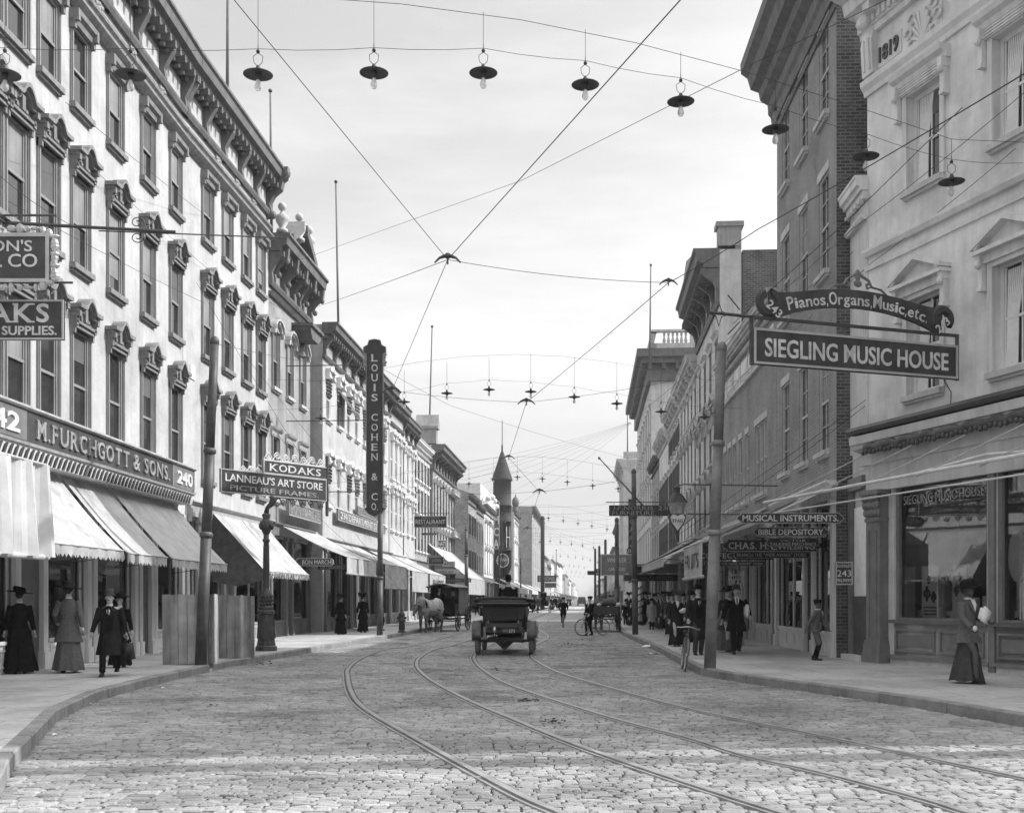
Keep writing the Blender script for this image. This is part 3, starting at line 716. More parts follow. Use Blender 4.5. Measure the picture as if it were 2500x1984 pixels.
                q = MB(); q.quad((s0,-.83,.7),(s1,-.83,.7),(s1,-.83,zshop-.7),(s0,-.83,zshop-.7)); q.build('pane', M['glass'], dr, sy=sy)
                q = MB(); q.ell(((s0+s1)/2+.1,-.77,1.05),(.03,.04,.03),8,5); q.build('handle', M['nickel'], dr, sy=sy)
    return b
def stucco_band(b, z, h=.1, o=.06, m='trim', name='string_course'):
    g = MB(); g.sweep([(0,z),(o,z),(o*1.4,z+h*.6),(o*1.4,z+h),(0,z+h)], -.005, b['L']+.005); return g.build(name, M[m], b, sy=b['sy'])

# ---- left row ------------------------------------------------------
# long white block, near half
fl = [(5.2,7.55),(8.98,10.98),(12.5,14.22)]
V3 = [[0,4,0,0,1,0,4],[1,2,1,4,1,2,1,3],[2,1,1,3,2,1,0,1]]
c0 = [-330,-225,-130,-60,12,93,174,262,344,414]
def xs_for(F, x, w, dirpx=1): return x
bL0 = building('shop_block', 'long white stucco block nearest on the left, above the long raised-letter shop sign', FL0, -560, 447, 17.2, fl, c0,
   wall='white', hood='bracket', hoods=['bracket','bracket','bracket_s'], hoodm='hood', sillm='hood', kind='case', frame='sash', cst='modb', over=.66, ch=1.75, zshop=4.45, shopm='trimw',
   shop=[(.02,.16,'w'),(.17,.30,'w'),(.31,.40,'w'),(.41,.47,'d'),(.48,.60,'w'),(.62,.77,'w'),(.79,.84,'d'),(.855,.985,'w')], variants=V3, rec=.06)
c1 = [493,543,590,626]
bL1 = building('shop_block', 'white stucco block of four window columns beside the stained pedimented block', FL1, 447, 655, 17.2, fl, c1,
   wall='white', hood='bracket', hoods=['bracket','bracket','bracket_s'], hoodm='hood', sillm='hood', kind='case', frame='sash', cst='modb', over=.66, ch=1.75, zshop=4.45, shopm='trim',
   shop=[(.02,.13,'w'),(.15,.40,'w'),(.42,.52,'d'),(.54,.97,'w')], variants=V3, rec=.06, cend=.02)
for b in (bL0, bL1):
    L = b['L']
    g = MB()                                   # architrave bands under the frieze and over the top windows
    g.sweep([(0,14.80),(.07,14.80),(.10,14.88),(.16,14.94),(.17,15.02),(0,15.02)], 0, L); g.sweep([(0,14.45),(.08,14.45),(.16,14.52),(.24,14.60),(.24,14.66),(0,14.66)], 0, L)
    g.build('architrave', M['hood'], b, sy=-1)
    ch_ = [c for c in b.children if c.name.startswith('window')]
    tops = sorted({round(c.location.x,3) for c in ch_})
    for a, e in zip(tops, tops[1:]):
        m = (a+.92+e)/2; g = MB()
        g.box(m-.26,m+.26,-.0,.015,15.1,15.6); g.box(m-.22,m+.22,.015,.05,15.14,15.56)
        for k in range(10): g.ell((m-.17+.085*(k%5),.05,15.23+.2*(k//5)+.03*((k*7)%3)),(.05,.03,.05),6,4)
        g.build('relief_panel', M['grey'], b, sy=-1)
g = MB()                                       # scrolled console closing the cornice at its far end
g.sweep([(0,15.3),(.14,15.3),(.2,15.5),(.12,15.8),(.3,16.1),(.55,16.3),(.62,16.6),(.75,16.7),(.8,17.1),(0,17.1)], bL1['L']-.3, bL1['L']+.02)
g.ell((bL1['L']-.14,.72,16.9),(.18,.14,.2)); g.ell((bL1['L']-.14,.2,15.4),(.14,.14,.16)); g.build('cornice_console', M['cornice'], bL1, sy=-1)
g = MB()
for z in (7.9, 4.9):
    g.box(.55,.95,0,.03,z,z+.4)
g.build('tie_plates', M['trimw'], bL1, sy=-1)

# stained block with broken pediment
bL2 = building('shop_block', 'stained grey stucco block with arched window hoods and a broken pediment carrying ball urns', FL1, 655, 757, 14.9, [(5.3,7.6),(9.45,11.55)], [664,699,731],
   w=.85, wall='grey', hoods=['flat','arch'], hoodm='trim', sillm='trim', kind='case', frame='sash', cst='modb', over=.8, ch=1.9, zshop=4.4, shopm='mid', shop=[(.03,.36,'w'),(.38,.5,'d'),(.52,.97,'w')], variants=[[0,1,2],[2,1,1]], rec=.06)
L = bL2['L']; g = MB()
m = L*.42
for sg in (-1, 1): g.prism([(m+sg*.25,15.6),(m+sg*.25,16.0),(m+sg*1.9,15.0),(m+sg*1.9,14.7)], 0, .75)
g.prism([(m-1.7,14.7),(m+1.7,14.7),(m+.3,15.6),(m-.3,15.6)], -.1, .3)
for k in range(5):
    s = .35+(L-.7)*k/4; g.sweep([(0,12.9),(.12,12.95),(.18,13.15),(.14,13.4),(.4,13.7),(.65,13.9),(.7,14.3),(0,14.3)], s-.11, s+.11); g.ell((s,.3,13.35),(.09,.1,.12)); g.ell((s,.6,13.85),(.11,.1,.13))
g.sweep([(0,12.55),(.1,12.55),(.2,12.7),(0,12.7)], 0, L)
g.build('pediment', M['cornice'], bL2, sy=-1)
for s in (.25, m+.1, m+1.7):
    g = MB(); g.lathe([(.1,0),(.22,.05),(.2,.15),(.1,.2),(.24,.45),(.26,.62),(.1,.72),(.06,.8),(.05,.85)],(0,0,0),12); g.ell((0,0,.98),.16,10,8); g.build('urn', M['stone'], bL2, True, sy=-1, loc=(s,-.45,14.85 if s < 1 else 15.3))
g = MB(); s = L*.55; g.prism([(s-.1,12.2),(s+1.7,12.2),(s+1.7,12.05),(s+1.2,11.75),(s+.2,11.75),(s-.1,12.05)], .0, .75); g.box(s-.2,s+1.8,0,.85,12.2,12.32); g.build('bracket_shelf', M['cornice'], bL2, sy=-1)

# draped block behind the tall vertical sign
bL3 = building('shop_block', 'white block behind the tall vertical sign, ball-edged drapery hanging in its upper windows', FL1, 772, 937, 13.4, [(5.7,7.6),(9.45,11.3)], [781,808,833,853,873,892,908,923],
   w=.8, wall='white', hood='gable', hoodm='trimw', sillm='trimw', kind='bar', frame='trimw', cst='modb', over=.7, ch=1.5, out=.28, zshop=4.2, shopm='mid', shop=[(.02,.18,'w'),(.2,.33,'w'),(.35,.42,'d'),(.44,.6,'w'),(.62,.76,'w'),(.78,.84,'d'),(.86,.98,'w')], rec=.08, cend=.12)
# tufted swags in its windows
for wi, o in enumerate([c for c in bL3.children if c.name.startswith('window')]):
    if wi in (1,): continue
    g = MB()
    for k in range(4):
        for q in range(6):
            g.ell((.06+.23*k+.04*math.sin(q*2+k), .03, 1.8-q*.15+(abs(k-1.5)-1)*.12), (.085,.08,.075), 6, 4)
    g.build('drapery', M['mid'] if wi%2 else M['dark'], o, sy=-1)
bL4 = building('shop_block', 'narrow white block with a bracketed cornice just beyond the tall vertical sign', FL1, 938, 972, 13.1, [(5.6,7.8),(8.6,10.9)], 3, w=.8, wall='white', hood='gable', hoodm='trimw', sillm='trimw', frame='trimw', cst='mod', over=.6, ch=1.5, out=.3, zshop=4.2, shopm='trimw', shop=[(.03,.6,'w'),(.65,.95,'d')])
bL5 = building('shop_block', 'white block with a dentilled cornice and a dark downpipe at its near edge', FL1, 974, 1009, 12.9, [(5.7,7.7),(8.7,10.9)], 3, w=.75, wall='white', hood='gable', hoodm='trimw', sillm='trimw', frame='trimw', cst='modb', over=.6, ch=1.4, out=.1, zshop=4.2, shopm='trim', shop=[(.03,.45,'w'),(.5,.95,'w')])
g = MB(); g.box(-.12,.12,0,.2,0,12.6); g.build('downpipe', M['dark'], bL5, sy=-1)
bL6 = building('shop_block', 'pale brick block with closely set tall windows under a curved parapet', FL1, 1010, 1049, 12.4, [(4.9,6.9),(7.5,9.2),(9.8,11.2)], 5, w=.8, wall='brickl', hood='lintel', hoodm='trimw', sillm='trimw', frame='sashd', cst='dent', cm='trimw', over=.45, ch=.9, zshop=4.2, shopm='mid', shop=[(.03,.45,'w'),(.5,.95,'w')])
bL7 = building('shop_block', 'grey stucco block with a raised end gable and balconies at the left cross street', FL1, 1050, 1106, 13.0, [(4.8,6.8),(7.6,10.4)], 8, w=.8, wall='grey', hood='arch', hoodm='stone', sillm='stone', frame='sashd', cst='modb', cm='cornice', over=1.0, ch=1.9, out=.2, zshop=4.2, shopm='mid', shop=[(.03,.3,'w'),(.35,.6,'w'),(.65,.95,'w')], cend=.3)
L = bL7['L']; g = MB(); g.box(0,.9,-1.2,.25,13,14.1); g.prism([(-.1,14.1),(1.0,14.1),(1.0,14.3),(.45,15.2),(-.1,14.3)], -1.3, .4); g.build('end_gable', M['grey'], bL7, sy=-1)
g = MB()
for z in (6.55, 10.1):
    g.sweep([(0,z),(.5,z+.05),(.5,z+.15),(0,z+.15)], L-4.5, L)
    for k in range(9): g.box(L-4.4+k*.5,L-4.2+k*.5,.05,.45,z+.15,z+.55)
g.build('balcony', M['stone'], bL7, sy=-1)
# beyond the cross street
def plain(x0, x1, z, n, fl, wall, hood, lab, F=FL1, cst='mod', over=.5, shut=False, cm='cornice', w=.85, ch=1.0, out=0, depth=14, frame='sashd', name='shop_block'):
    return building(name, lab, F, x0, x1, z, fl, n, w=w, wall=wall, hood=hood, hoodm='trim', sillm='trim', frame=frame, cst=cst, cm=cm, over=over, ch=ch, out=out, depth=depth, zshop=4.0, shopm='mid', shop=[(.04,.46,'w'),(.54,.96,'w')], shut=shut)
bL8 = plain(1143,1163,11.9,3,[(4.6,6.4),(8,10)],'brickl','lintel','brick house with louvred shutters and blank end wall at the left cross street',shut=True, depth=16)
g = MB(); 
for z in (4.5, 7.6):
    g.box(-.04,.0,-4.2,-3.2,z,z+1.9); g.box(-.04,.0,-9.2,-8.2,z,z+1.9)
g.build('side_shutters', M['dark'], bL8, sy=-1)
g = MB(); g.add([(0,.5,11.75),(bL8['L'],.5,11.75),(bL8['L'],-16,11.75),(0,-16,11.75),(0+1,-4,13.3),(bL8['L']-1,-4,13.3),(bL8['L']-1,-12,13.3),(1,-12,13.3)],[(0,1,5,4),(1,2,6,5),(2,3,7,6),(3,0,4,7),(4,5,6,7)]); g.build('hipped_roof', M['cornice'], bL8, sy=-1)
bL9 = plain(1163,1180,11.6,3,[(4.6,6.2),(7.8,9.8)],'grey','lintel','low plastered house with a dark overhanging eave beside the shuttered brick house')
bLa = plain(1181,1204,12.3,4,[(4.6,7.2),(8,10.4)],'pale','arch','ornate white narrow block with a curved scrolled gable before the round turret')
g = MB(); L = bLa['L']; g.prism([(0,12)]+[(L/2-L/2*math.cos(math.pi*i/10), 12+1.6*math.sin(math.pi*i/10)) for i in range(11)]+[(L,12)], -.2, .35); g.box(.3,L,-6,-.4,12,14.6)
for k in range(5): g.ell((.6+(L-1.2)*k/4,.45,12.6+.9*math.sin(math.pi*(k+.5)/5)),.35,8,6)
g.build('scrolled_gable', M['trimw'], bLa, sy=-1)
# turret building
p = P(1226, HOR, 159)
bLb = thing('turret_building', 'dark brick corner building with a tall round turret under a pointed cone roof and spire', 'building', (p.x,p.y,.15), R(90-3.7))
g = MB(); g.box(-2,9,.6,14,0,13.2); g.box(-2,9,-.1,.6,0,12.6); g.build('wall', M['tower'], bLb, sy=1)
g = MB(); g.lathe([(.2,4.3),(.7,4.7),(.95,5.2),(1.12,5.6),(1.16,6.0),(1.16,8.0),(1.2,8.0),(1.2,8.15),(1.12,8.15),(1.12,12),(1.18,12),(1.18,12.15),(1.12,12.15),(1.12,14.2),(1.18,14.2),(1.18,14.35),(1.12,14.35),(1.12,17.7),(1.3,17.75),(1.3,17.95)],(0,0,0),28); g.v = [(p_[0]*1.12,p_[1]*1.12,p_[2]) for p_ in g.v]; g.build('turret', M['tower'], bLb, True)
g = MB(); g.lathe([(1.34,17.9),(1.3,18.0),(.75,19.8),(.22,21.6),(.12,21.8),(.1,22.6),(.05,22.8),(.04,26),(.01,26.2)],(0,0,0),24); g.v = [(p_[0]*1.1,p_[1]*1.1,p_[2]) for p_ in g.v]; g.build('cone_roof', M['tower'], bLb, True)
for a in (-2.4,-1.57,-.7,.1):
    g = MB(); g.box(-.3,.3,-.03,.03,0,2.9); w_ = g.build('window', M['glass'], bLb, loc=(1.3*math.cos(a),1.3*math.sin(a),8.4), rot=(0,0,a+math.pi/2))
    g = MB(); g.box(-.33,-.26,-.06,.0,0,2.95); g.box(.26,.33,-.06,0,0,2.95); g.box(-.3,.3,-.07,0,1.4,1.5); g.build('window_frame', M['trimw'], w_)
bLc = plain(1250,1261,15.2,3,[(4.6,7),(8,10.5),(11.5,13.5)],'stone','arch','slender ornate block with an onion-topped parapet behind the turret', out=.3)
g = MB(); g.ell((.8,.2,16.6),(.6,.6,.9)); g.lathe([(.5,15.2),(.35,15.9),(.2,17.2),(.02,18)],(.8,.2,0),10); g.build('onion_finial', M['cornice'], bLc, sy=-1)
bLd = plain(1299,1323,21.5,5,[(5,7.5),(9,12),(14,17.5)],'grey','flat','block with a broad blank plastered end wall, beyond the round turret', depth=9, cst='modb', over=.9, ch=1.8)
# right row -----------------------------------------------------------
bR1 = building('shop_block', 'tall brick block on the right with plain stone lintels and deep overhanging eave', FR1, 2042, 1897, 18.2, [(5.35,8.0),(9.9,12.4),(13.9,16.3)], [2023,1972,1927],
   w=1.05, wall='brick', hood='lintel', hoodm='stone', sillm='stone', frame='trim', kind='multi', cst=None, depth=16, zshop=4.5, shopm='trimw', shop=[(.02,.30,'w'),(.33,.44,'d'),(.47,.97,'w')], variants=[[1,0,4],[0,1,0],[4,0,2]], rec=.09)
g = MB(); L = bR1['L']
q = MB(); q.box(-.03,.0,-15.9,.0,.0,16.2); q.build('brick_return', M['brickd'], bR1)
g.sweep([(0,16.2),(.08,16.2),(.12,16.5),(.2,16.6),(.22,16.9),(.45,17.05),(.5,17.3),(.75,17.4),(.85,17.75),(1.05,17.9),(1.07,18.2),(0,18.2)], -.4, L+.4)
g.sweep([(0,15.9),(.05,15.9),(.08,16.0),(0,16.0)], -.02, L+.02); g.build('eave_cornice', M['cornice'], bR1)
bR0b = building('shop_block', 'narrow white front squeezed between the tall brick block and the corner building', FR1, 2084, 2043, 11.3, [], [], wall='pale', cst='dent', cm='trimw', over=.3, ch=1.0, depth=8, out=-.32)
L = bR0b['L']
g = MB(); g.box(L-.24,L,0,.06,0,4.9); g.build('brick_pier', M['brickd'], bR0b)
g = MB(); g.box(L-.50,L-.26,0,.10,0,4.0); g.box(L-.45,L-.32,.10,.13,.1,3.9); g.box(-.0,L-.3,0,.14,4.0,4.3); g.build('door_frame', M['mid'], bR0b)
g = MB(); g.box(-.1,L-.52,0,.03,1.5,3.6); g.build('whitewashed_panel', M['paper'], bR0b)
g = MB(); g.box(-.1,L-.52,0,.05,.12,1.3); g.box(-.1,L-.52,0,.08,1.3,1.5); g.build('stone_plinth', M['dark'], bR0b)
g = MB(); g.box(-.1,L-.3,0,.30,0,.12); g.build('step', M['trimw'], bR0b)
bR2 = building('shop_block', 'low two storey brick block with a panelled parapet and one wide triple window', FR1, 1896, 1758, 11.2, [(5.1,7.5)], [1872,1862,1852,1828,1811,1797,1785,1773], w=.62, wall='brick', hood='lintel', hoodm='stone', sillm='stone', frame='trim', cst='dent', cm='stone', over=.35, ch=.8, depth=14, zshop=4.3, shopm='trim', shop=[(.03,.3,'w'),(.35,.45,'d'),(.5,.97,'w')], rec=.09)
g = MB(); L = bR2['L']; g.sweep([(0,9.2),(.1,9.2),(.14,9.3),(0,9.3)],0,L)
for k in range(7): a = .4+k*(L-.8)/7; g.box(a,a+(L-.8)/7-.3,0,.03,9.45,10.1); g.box(a+.1,a+(L-.8)/7-.4,.03,.06,9.55,10.0)
g.build('parapet_panels', M['dim'], bR2)
bR3 = building('shop_block', 'stone-fronted block with heavy scrolled cornice and rough brick flank above the low block', FR2, 1757, 1703, 16.2, [(4.9,6.9),(7.6,9.6),(10.1,12.6)], 4, w=1.0, wall='stone', hoods=['arch','pediment','flat'], hoodm='stone', sillm='stone', frame='sash', cst='modb', cm='cornice', over=1.1, ch=2.4, out=.0, depth=.9, zshop=4.2, shopm='mid', shop=[(.03,.45,'w'),(.5,.97,'w')], cend=.0)
g = MB(); L = bR3['L']; g.box(0,L,-14,-.95,0,16.0); g.build('brick_flank', M['brickd'], bR3)
g = MB(); g.box(-.02,.7,-.9,.05,16.2,17.0); g.box(-.08,.8,-1,.15,17.0,17.2); g.prism([(.7,16.2),(L*.6,17.3),(L,16.2)], -.3, .9); g.build('parapet', M['grey'], bR3)
bR4 = building('shop_block', 'pale three storey stucco block with arched top windows next beyond the tall scrolled cornice', FR2, 1702, 1661, 13.9, [(4.8,6.9),(7.6,10.0),(10.9,12.4)], 5, w=.9, wall='pale', hoods=['arch','arch','flat'], hoodm='trim', sillm='trim', frame='sash', cst='brk', cm='stone', over=.6, ch=1.1, zshop=4.2, shopm='trim', shop=[(.03,.45,'w'),(.5,.97,'w')])
bR5 = building('shop_block', 'pale stucco block with dark open shutters and a stepped moulded parapet', FR2, 1660, 1633, 13.8, [(4.8,6.8),(7.6,9.9),(10.9,12.2)], 4, w=.85, wall='pale', hood='flat', hoodm='trim', sillm='trim', frame='sash', cst='brk', cm='stone', over=.6, ch=1.0, zshop=4.2, shopm='trim', shop=[(.03,.45,'w'),(.5,.97,'w')], shut=True)
bR6 = building('shop_block', 'grey stucco block with louvred shutters, third from the balustraded stone block', FR2, 1632, 1610, 13.3, [(4.8,6.8),(7.8,10.0)], 4, w=.85, wall='dim', hood='flat', hoodm='trim', sillm='trim', frame='sash', cst='brk', cm='stone', over=.6, ch=.9, zshop=4.2, shopm='trim', shop=[(.03,.45,'w'),(.5,.97,'w')], shut=True)
bR7 = building('shop_block', 'small dark fronted block touching the balustraded stone block', FR2, 1609, 1592, 12.8, [(4.8,6.8),(7.8,10.0)], 3, w=.85, wall='grey', hood='flat', hoodm='trim', sillm='trim', frame='sash', cst='mod', over=.5, ch=.9, zshop=4.2, shopm='trim', shop=[(.03,.45,'w'),(.5,.97,'w')])
bR8 = building('tall_stone_building', 'highest building on the right, pale stone with a deep dark cornice and a roof balustrade', FR2, 1590, 1556, 21.6, [(4.9,7.6),(9,12),(13,15.6),(16.4,18.6)], 9, w=1.1, wall='pale', hood='flat', hoodm='stone', sillm='stone', frame='sash', cst=None, depth=18, zshop=4.4, shop=[(.03,.3,'w'),(.35,.6,'w'),(.65,.97,'w')])
L = bR8['L']; g = MB()
g.box(-1.2,L+1.2,-19,1.3,22.6,23.3); g.box(-.9,L+.9,-18.6,.9,22.1,22.6); g.box(-.35,L+.35,-18.3,.35,20.6,22.1)
for k in range(16):
    y = -18+k*1.2; g.box(-.85,-.35,y,y+.3,21.6,22.1)
for k in range(int(L/1.2)): g.box(k*1.2,k*1.2+.3,.35,.85,21.6,22.1)
g.build('cornice', M['cornice'], bR8)
g = MB(); g.box(0,.5,-18,0,23.3,24.0); g.box(-.05,.55,-18,0,25.0,25.2); g.box(0,L,-.5,0,23.3,24.0); g.box(0,L,-.5,0,25,25.2)
y = -18
while y < -3:
    g.box(0,.5,y,y+1.0,24.0,25.0)
    for k in range(6): g.lathe([(.08,24.0),(.16,24.25),(.07,24.6),(.12,24.8),(.09,25.0)],(.25,y+1.35+k*.38,0),8)
    y += 3.4
g.build('balustrade', M['stone'], bR8)
p = P(1522, HOR, 150); bR9 = building('shop_block', 'grey stone block with a rusticated end wall and stepped parapet beyond the balustraded block', Fc(1440, 82*150, 1), 1522, 1512, 19.8, [(5,8),(9.5,12.5),(14,17)], 4, w=1.1, wall='stone', hood='flat', hoodm='stone', sillm='stone', frame='sash', cst='brk', cm='stone', over=.9, ch=1.6, depth=12, zshop=4.2, shopm='trim', shop=[(.03,.45,'w'),(.5,.97,'w')])
g = MB(); g.box(0,1.5,-12,-8,19.8,21.6); g.box(0,.5,-8,0,19.8,20.6); g.box(-.12,0,-9,-7.6,8,10); g.box(-.12,0,-4.6,-3.2,8,10); g.box(-.12,0,-9,-7.6,13,15.5); g.box(-.12,0,-4.6,-3.2,13,15.5); g.build('parapet', M['stone'], bR9)
# far ranges on both sides, each front a house of its own
adj = ['pale','dun','smoke-stained','whitewashed','grey','dark','sunlit','plain']
def far_row(F, xs, hs, walls, side):
    for i in range(len(xs)-1):
        z = hs[i]; nf = max(1, int((z-4.4)/3.2)); f = [(4.9+3.1*k, 6.9+3.1*k) for k in range(nf) if 6.9+3.1*k < z-.9]
        Lw = (F.pt(xs[i+1])-F.pt(xs[i])).length; n = max(2, min(8, int(Lw/2.6)))
        building('distant_shop_block', '%s hazy shop front, %s in from the %s on the %s side' % (adj[i%8], ['first','second','third','fourth','fifth','sixth','seventh','eighth','ninth','tenth','eleventh','twelfth','thirteenth','fourteenth'][i],
            'blank plastered end wall' if side == 'left' else 'stepped parapet block', side), F, xs[i], xs[i+1]+(-.15 if F.side < 0 else .15), z, f, n, w=1.0, wall=walls[i%len(walls)], hood='flat', cst=['mod','brk','dent'][i%3], over=.6, ch=1.1, zshop=4.0, shop=[(.04,.96,'w')], depth=12, out=random.uniform(-.2,.3))
far_row(FL1, [1324,1334,1344,1352,1359,1366,1373,1379,1385,1390,1395,1400,1405,1409], [13,11.5,14.5,10.5,16,17,12,15,11,15,13,16,12], ['grey','brickl','dim','grey','stone','dim','grey'], 'left')
far_row(FR2, [1508,1500,1492,1486,1481,1476,1472,1468,1464,1461,1458,1455,1452], [16,13,10,14,12,9,13,11,12,10,12,9], ['brickl','dim','pale','grey','stone'], 'right')

# ---- corner music house ------------------------------------------------
d = Vector((-.293,1,0)).normalized(); p0 = Vector((12.05,13.4,0)); endp = Vector((8.2,26.5,0)); LS = (endp-p0).length
bS = thing('corner_building', 'grey stucco corner building on the right with carved date panel and plate glass shop', 'building', (p0.x,p0.y,.15), math.atan2(d.y,d.x)); bS['sy'] = 1; bS['L'] = LS
def SS(x): Yv = FS.Y(x); q = Vector(((x-1250)*Yv/FPX, Yv, 0)); return (q-p0).dot(d)
def SZ(x, y): return CH+(HOR-y)*FS.Y(x)/FPX-.15
# window columns: far one at 2215..2305, next near at 2430..
wf = (SS(2297), SS(2215)); ww = wf[1]-wf[0]
near1 = (SS(2528), SS(2432)); step = wf[0]-near1[0]
colsS = [wf[0]-k*step for k in range(6) if wf[0]-k*step > .5]
f3 = (SZ(2260,445)-.0, SZ(2250,215)); f2 = (SZ(2260,955), SZ(2250,715))
holes = [(s,s+ww,a,b) for s in colsS for (a,b) in (f2,f3)]
ZC = SZ(2117,1060); ZT = 15.2
glassA = (SS(2487)-.0, SS(2180)); 
sh = [(SS(2420)+.12, SS(2182), .98, ZC-1.25, 1.8), (SS(2700), SS(2420)-.12, .98, ZC-1.25, 1.8), (.6, SS(2715)-.2, .98, ZC-1.25, 1.8)]
g = wall_mesh(LS, 0, ZT, holes+sh, .24, 14); g.build('wall', M['dim'], bS)
g = MB(); g.quad((0,0,ZT),(LS,0,ZT),(LS,-14,ZT),(0,-14,ZT)); g.build('roof', M['roof'], bS)
for s in colsS:
    add_window(bS, s, f3[0], ww, f3[1]-f3[0], 'entab', 'trimw', 'trimw', 'pale', 4, .22, 'wide')
    add_window(bS, s, f2[0], ww, f2[1]-f2[0], 'pediment', 'trimw', 'trimw', 'pale', 0, .22, 'wide')
for o in [c for c in bS.children if c.name.startswith('window')]:      # curtain and casing in each
    g = MB(); h_ = (f3[1]-f3[0])
    for k in range(8): g.tube([(.62*ww+.04*k,-.19,.08),(.60*ww+.04*k,-.19,h_*.5),(.45*ww+.06*k,-.19,h_-.1)], .022, 5)
    g.build('curtain', M['cloth_w'], o)
    g = MB()
    for (x0,x1,z0,z1) in ((-.14,.0,0,h_+.14),(ww,ww+.14,0,h_+.14),(0,ww,h_,h_+.14)): g.box(x0,x1,-.02,.05,z0,z1)
    g.build('casing', M['trimw'], o)
# string courses
zst = SZ(2135,622); z2 = SZ(2135,655); zup = SZ(2135,215)
g = MB(); g.sweep([(0,z2),(.05,z2),(.07,z2+.1),(.0,z2+.1)],0,LS+.02); g.sweep([(0,zst),(.09,zst),(.14,zst+.1),(.14,zst+.16),(0,zst+.2)],0,LS+.03); g.sweep([(0,zup-.1),(.06,zup-.1),(.08,zup),(.16,zup+.1),(.18,zup+.22),(0,zup+.26)],0,LS+.04); g.build('string_courses', M['dim'], bS)
# crown cornice with dentils, consoles, date panel
g = MB(); zc = SZ(2135,85)
g.sweep([(0,zc),(.12,zc),(.14,zc+.12),(.2,zc+.14),(.2,zc+.42),(.55,zc+.5),(.6,zc+.75),(.95,zc+.85),(1.0,zc+1.25),(1.15,zc+1.35),(1.15,zc+1.5),(0,zc+1.5)],0,LS+.1)
n = int(LS/.2)
for k in range(n): g.box(k*.2,k*.2+.11,.14,.27,zc+.17,zc+.38)
for k in range(int(LS/.75)): g.box(k*.75+.1,k*.75+.35,.2,.5,zc+.30,zc+.5)
g.build('cornice', M['trimw'], bS)
cons = [(0,zup+.3),(.16,zup+.3),(.2,zup+1.0),(.14,zup+1.3),(.3,zup+1.6),(.55,zup+1.85),(.62,zup+2.3),(.8,zup+2.6),(.85,zup+3.0),(0,zup+3.0)]
for s in (LS-.45, LS*.45, .3):
    g = MB(); g.sweep(cons, s, s+.42); g.ell((s+.21,.45,zup+2.25),(.28,.2,.24)); g.ell((s+.21,.25,zup+1.5),(.26,.14,.16)); g.sweep([(0,zup+.4),(.2,zup+.4),(.24,zup+1.1),(0,zup+1.1)],s+.08,s+.14); g.sweep([(0,zup+.4),(.2,zup+.4),(.24,zup+1.1),(0,zup+1.1)],s+.27,s+.33)
    g.build('cornice_console', M['trimw'], bS)
s1, s0 = SS(2145), SS(2202)
g = MB(); zp = SZ(2170,148)-.0; hp = .48
g.box(s0,s1,0,.03,zp-.02,zp+hp); pn = g.build('date_panel', M['trimw'], bS)
g = MB(); g.text('1819', .82*(s1-s0), hp*.72, 0, 0, 0, .04, .02)
g.xf(Matrix.Translation(((s0+s1)/2,.03,zp+hp/2)) @ Matrix.Rotation(math.pi,4,'Z')); g.build('date_numerals', M['dark'], pn)
s1, s0 = SS(2215), SS(2300); g = MB(); zp = SZ(2255,110)-.05; c = (s0+s1)/2; W = s1-s0
g.box(s0,s1,0,.02,zp-.05,zp+.95)
for k in range(9): a = math.pi*(k+.5)/9; g.tube([(c,.05,zp+.15),(c+.34*W*math.cos(a)*.8,.08,zp+.2+.62*math.sin(a))],[.02,.05],5)
for sg in (-1,1):
    for q in range(3): g.torus((c+sg*(.30+.1*(q==1))*W*1.05,.06,zp+.2+.28*q),.11,.03,'y',12,5,0,5)
g.build('carved_panel', M['trimw'], bS)
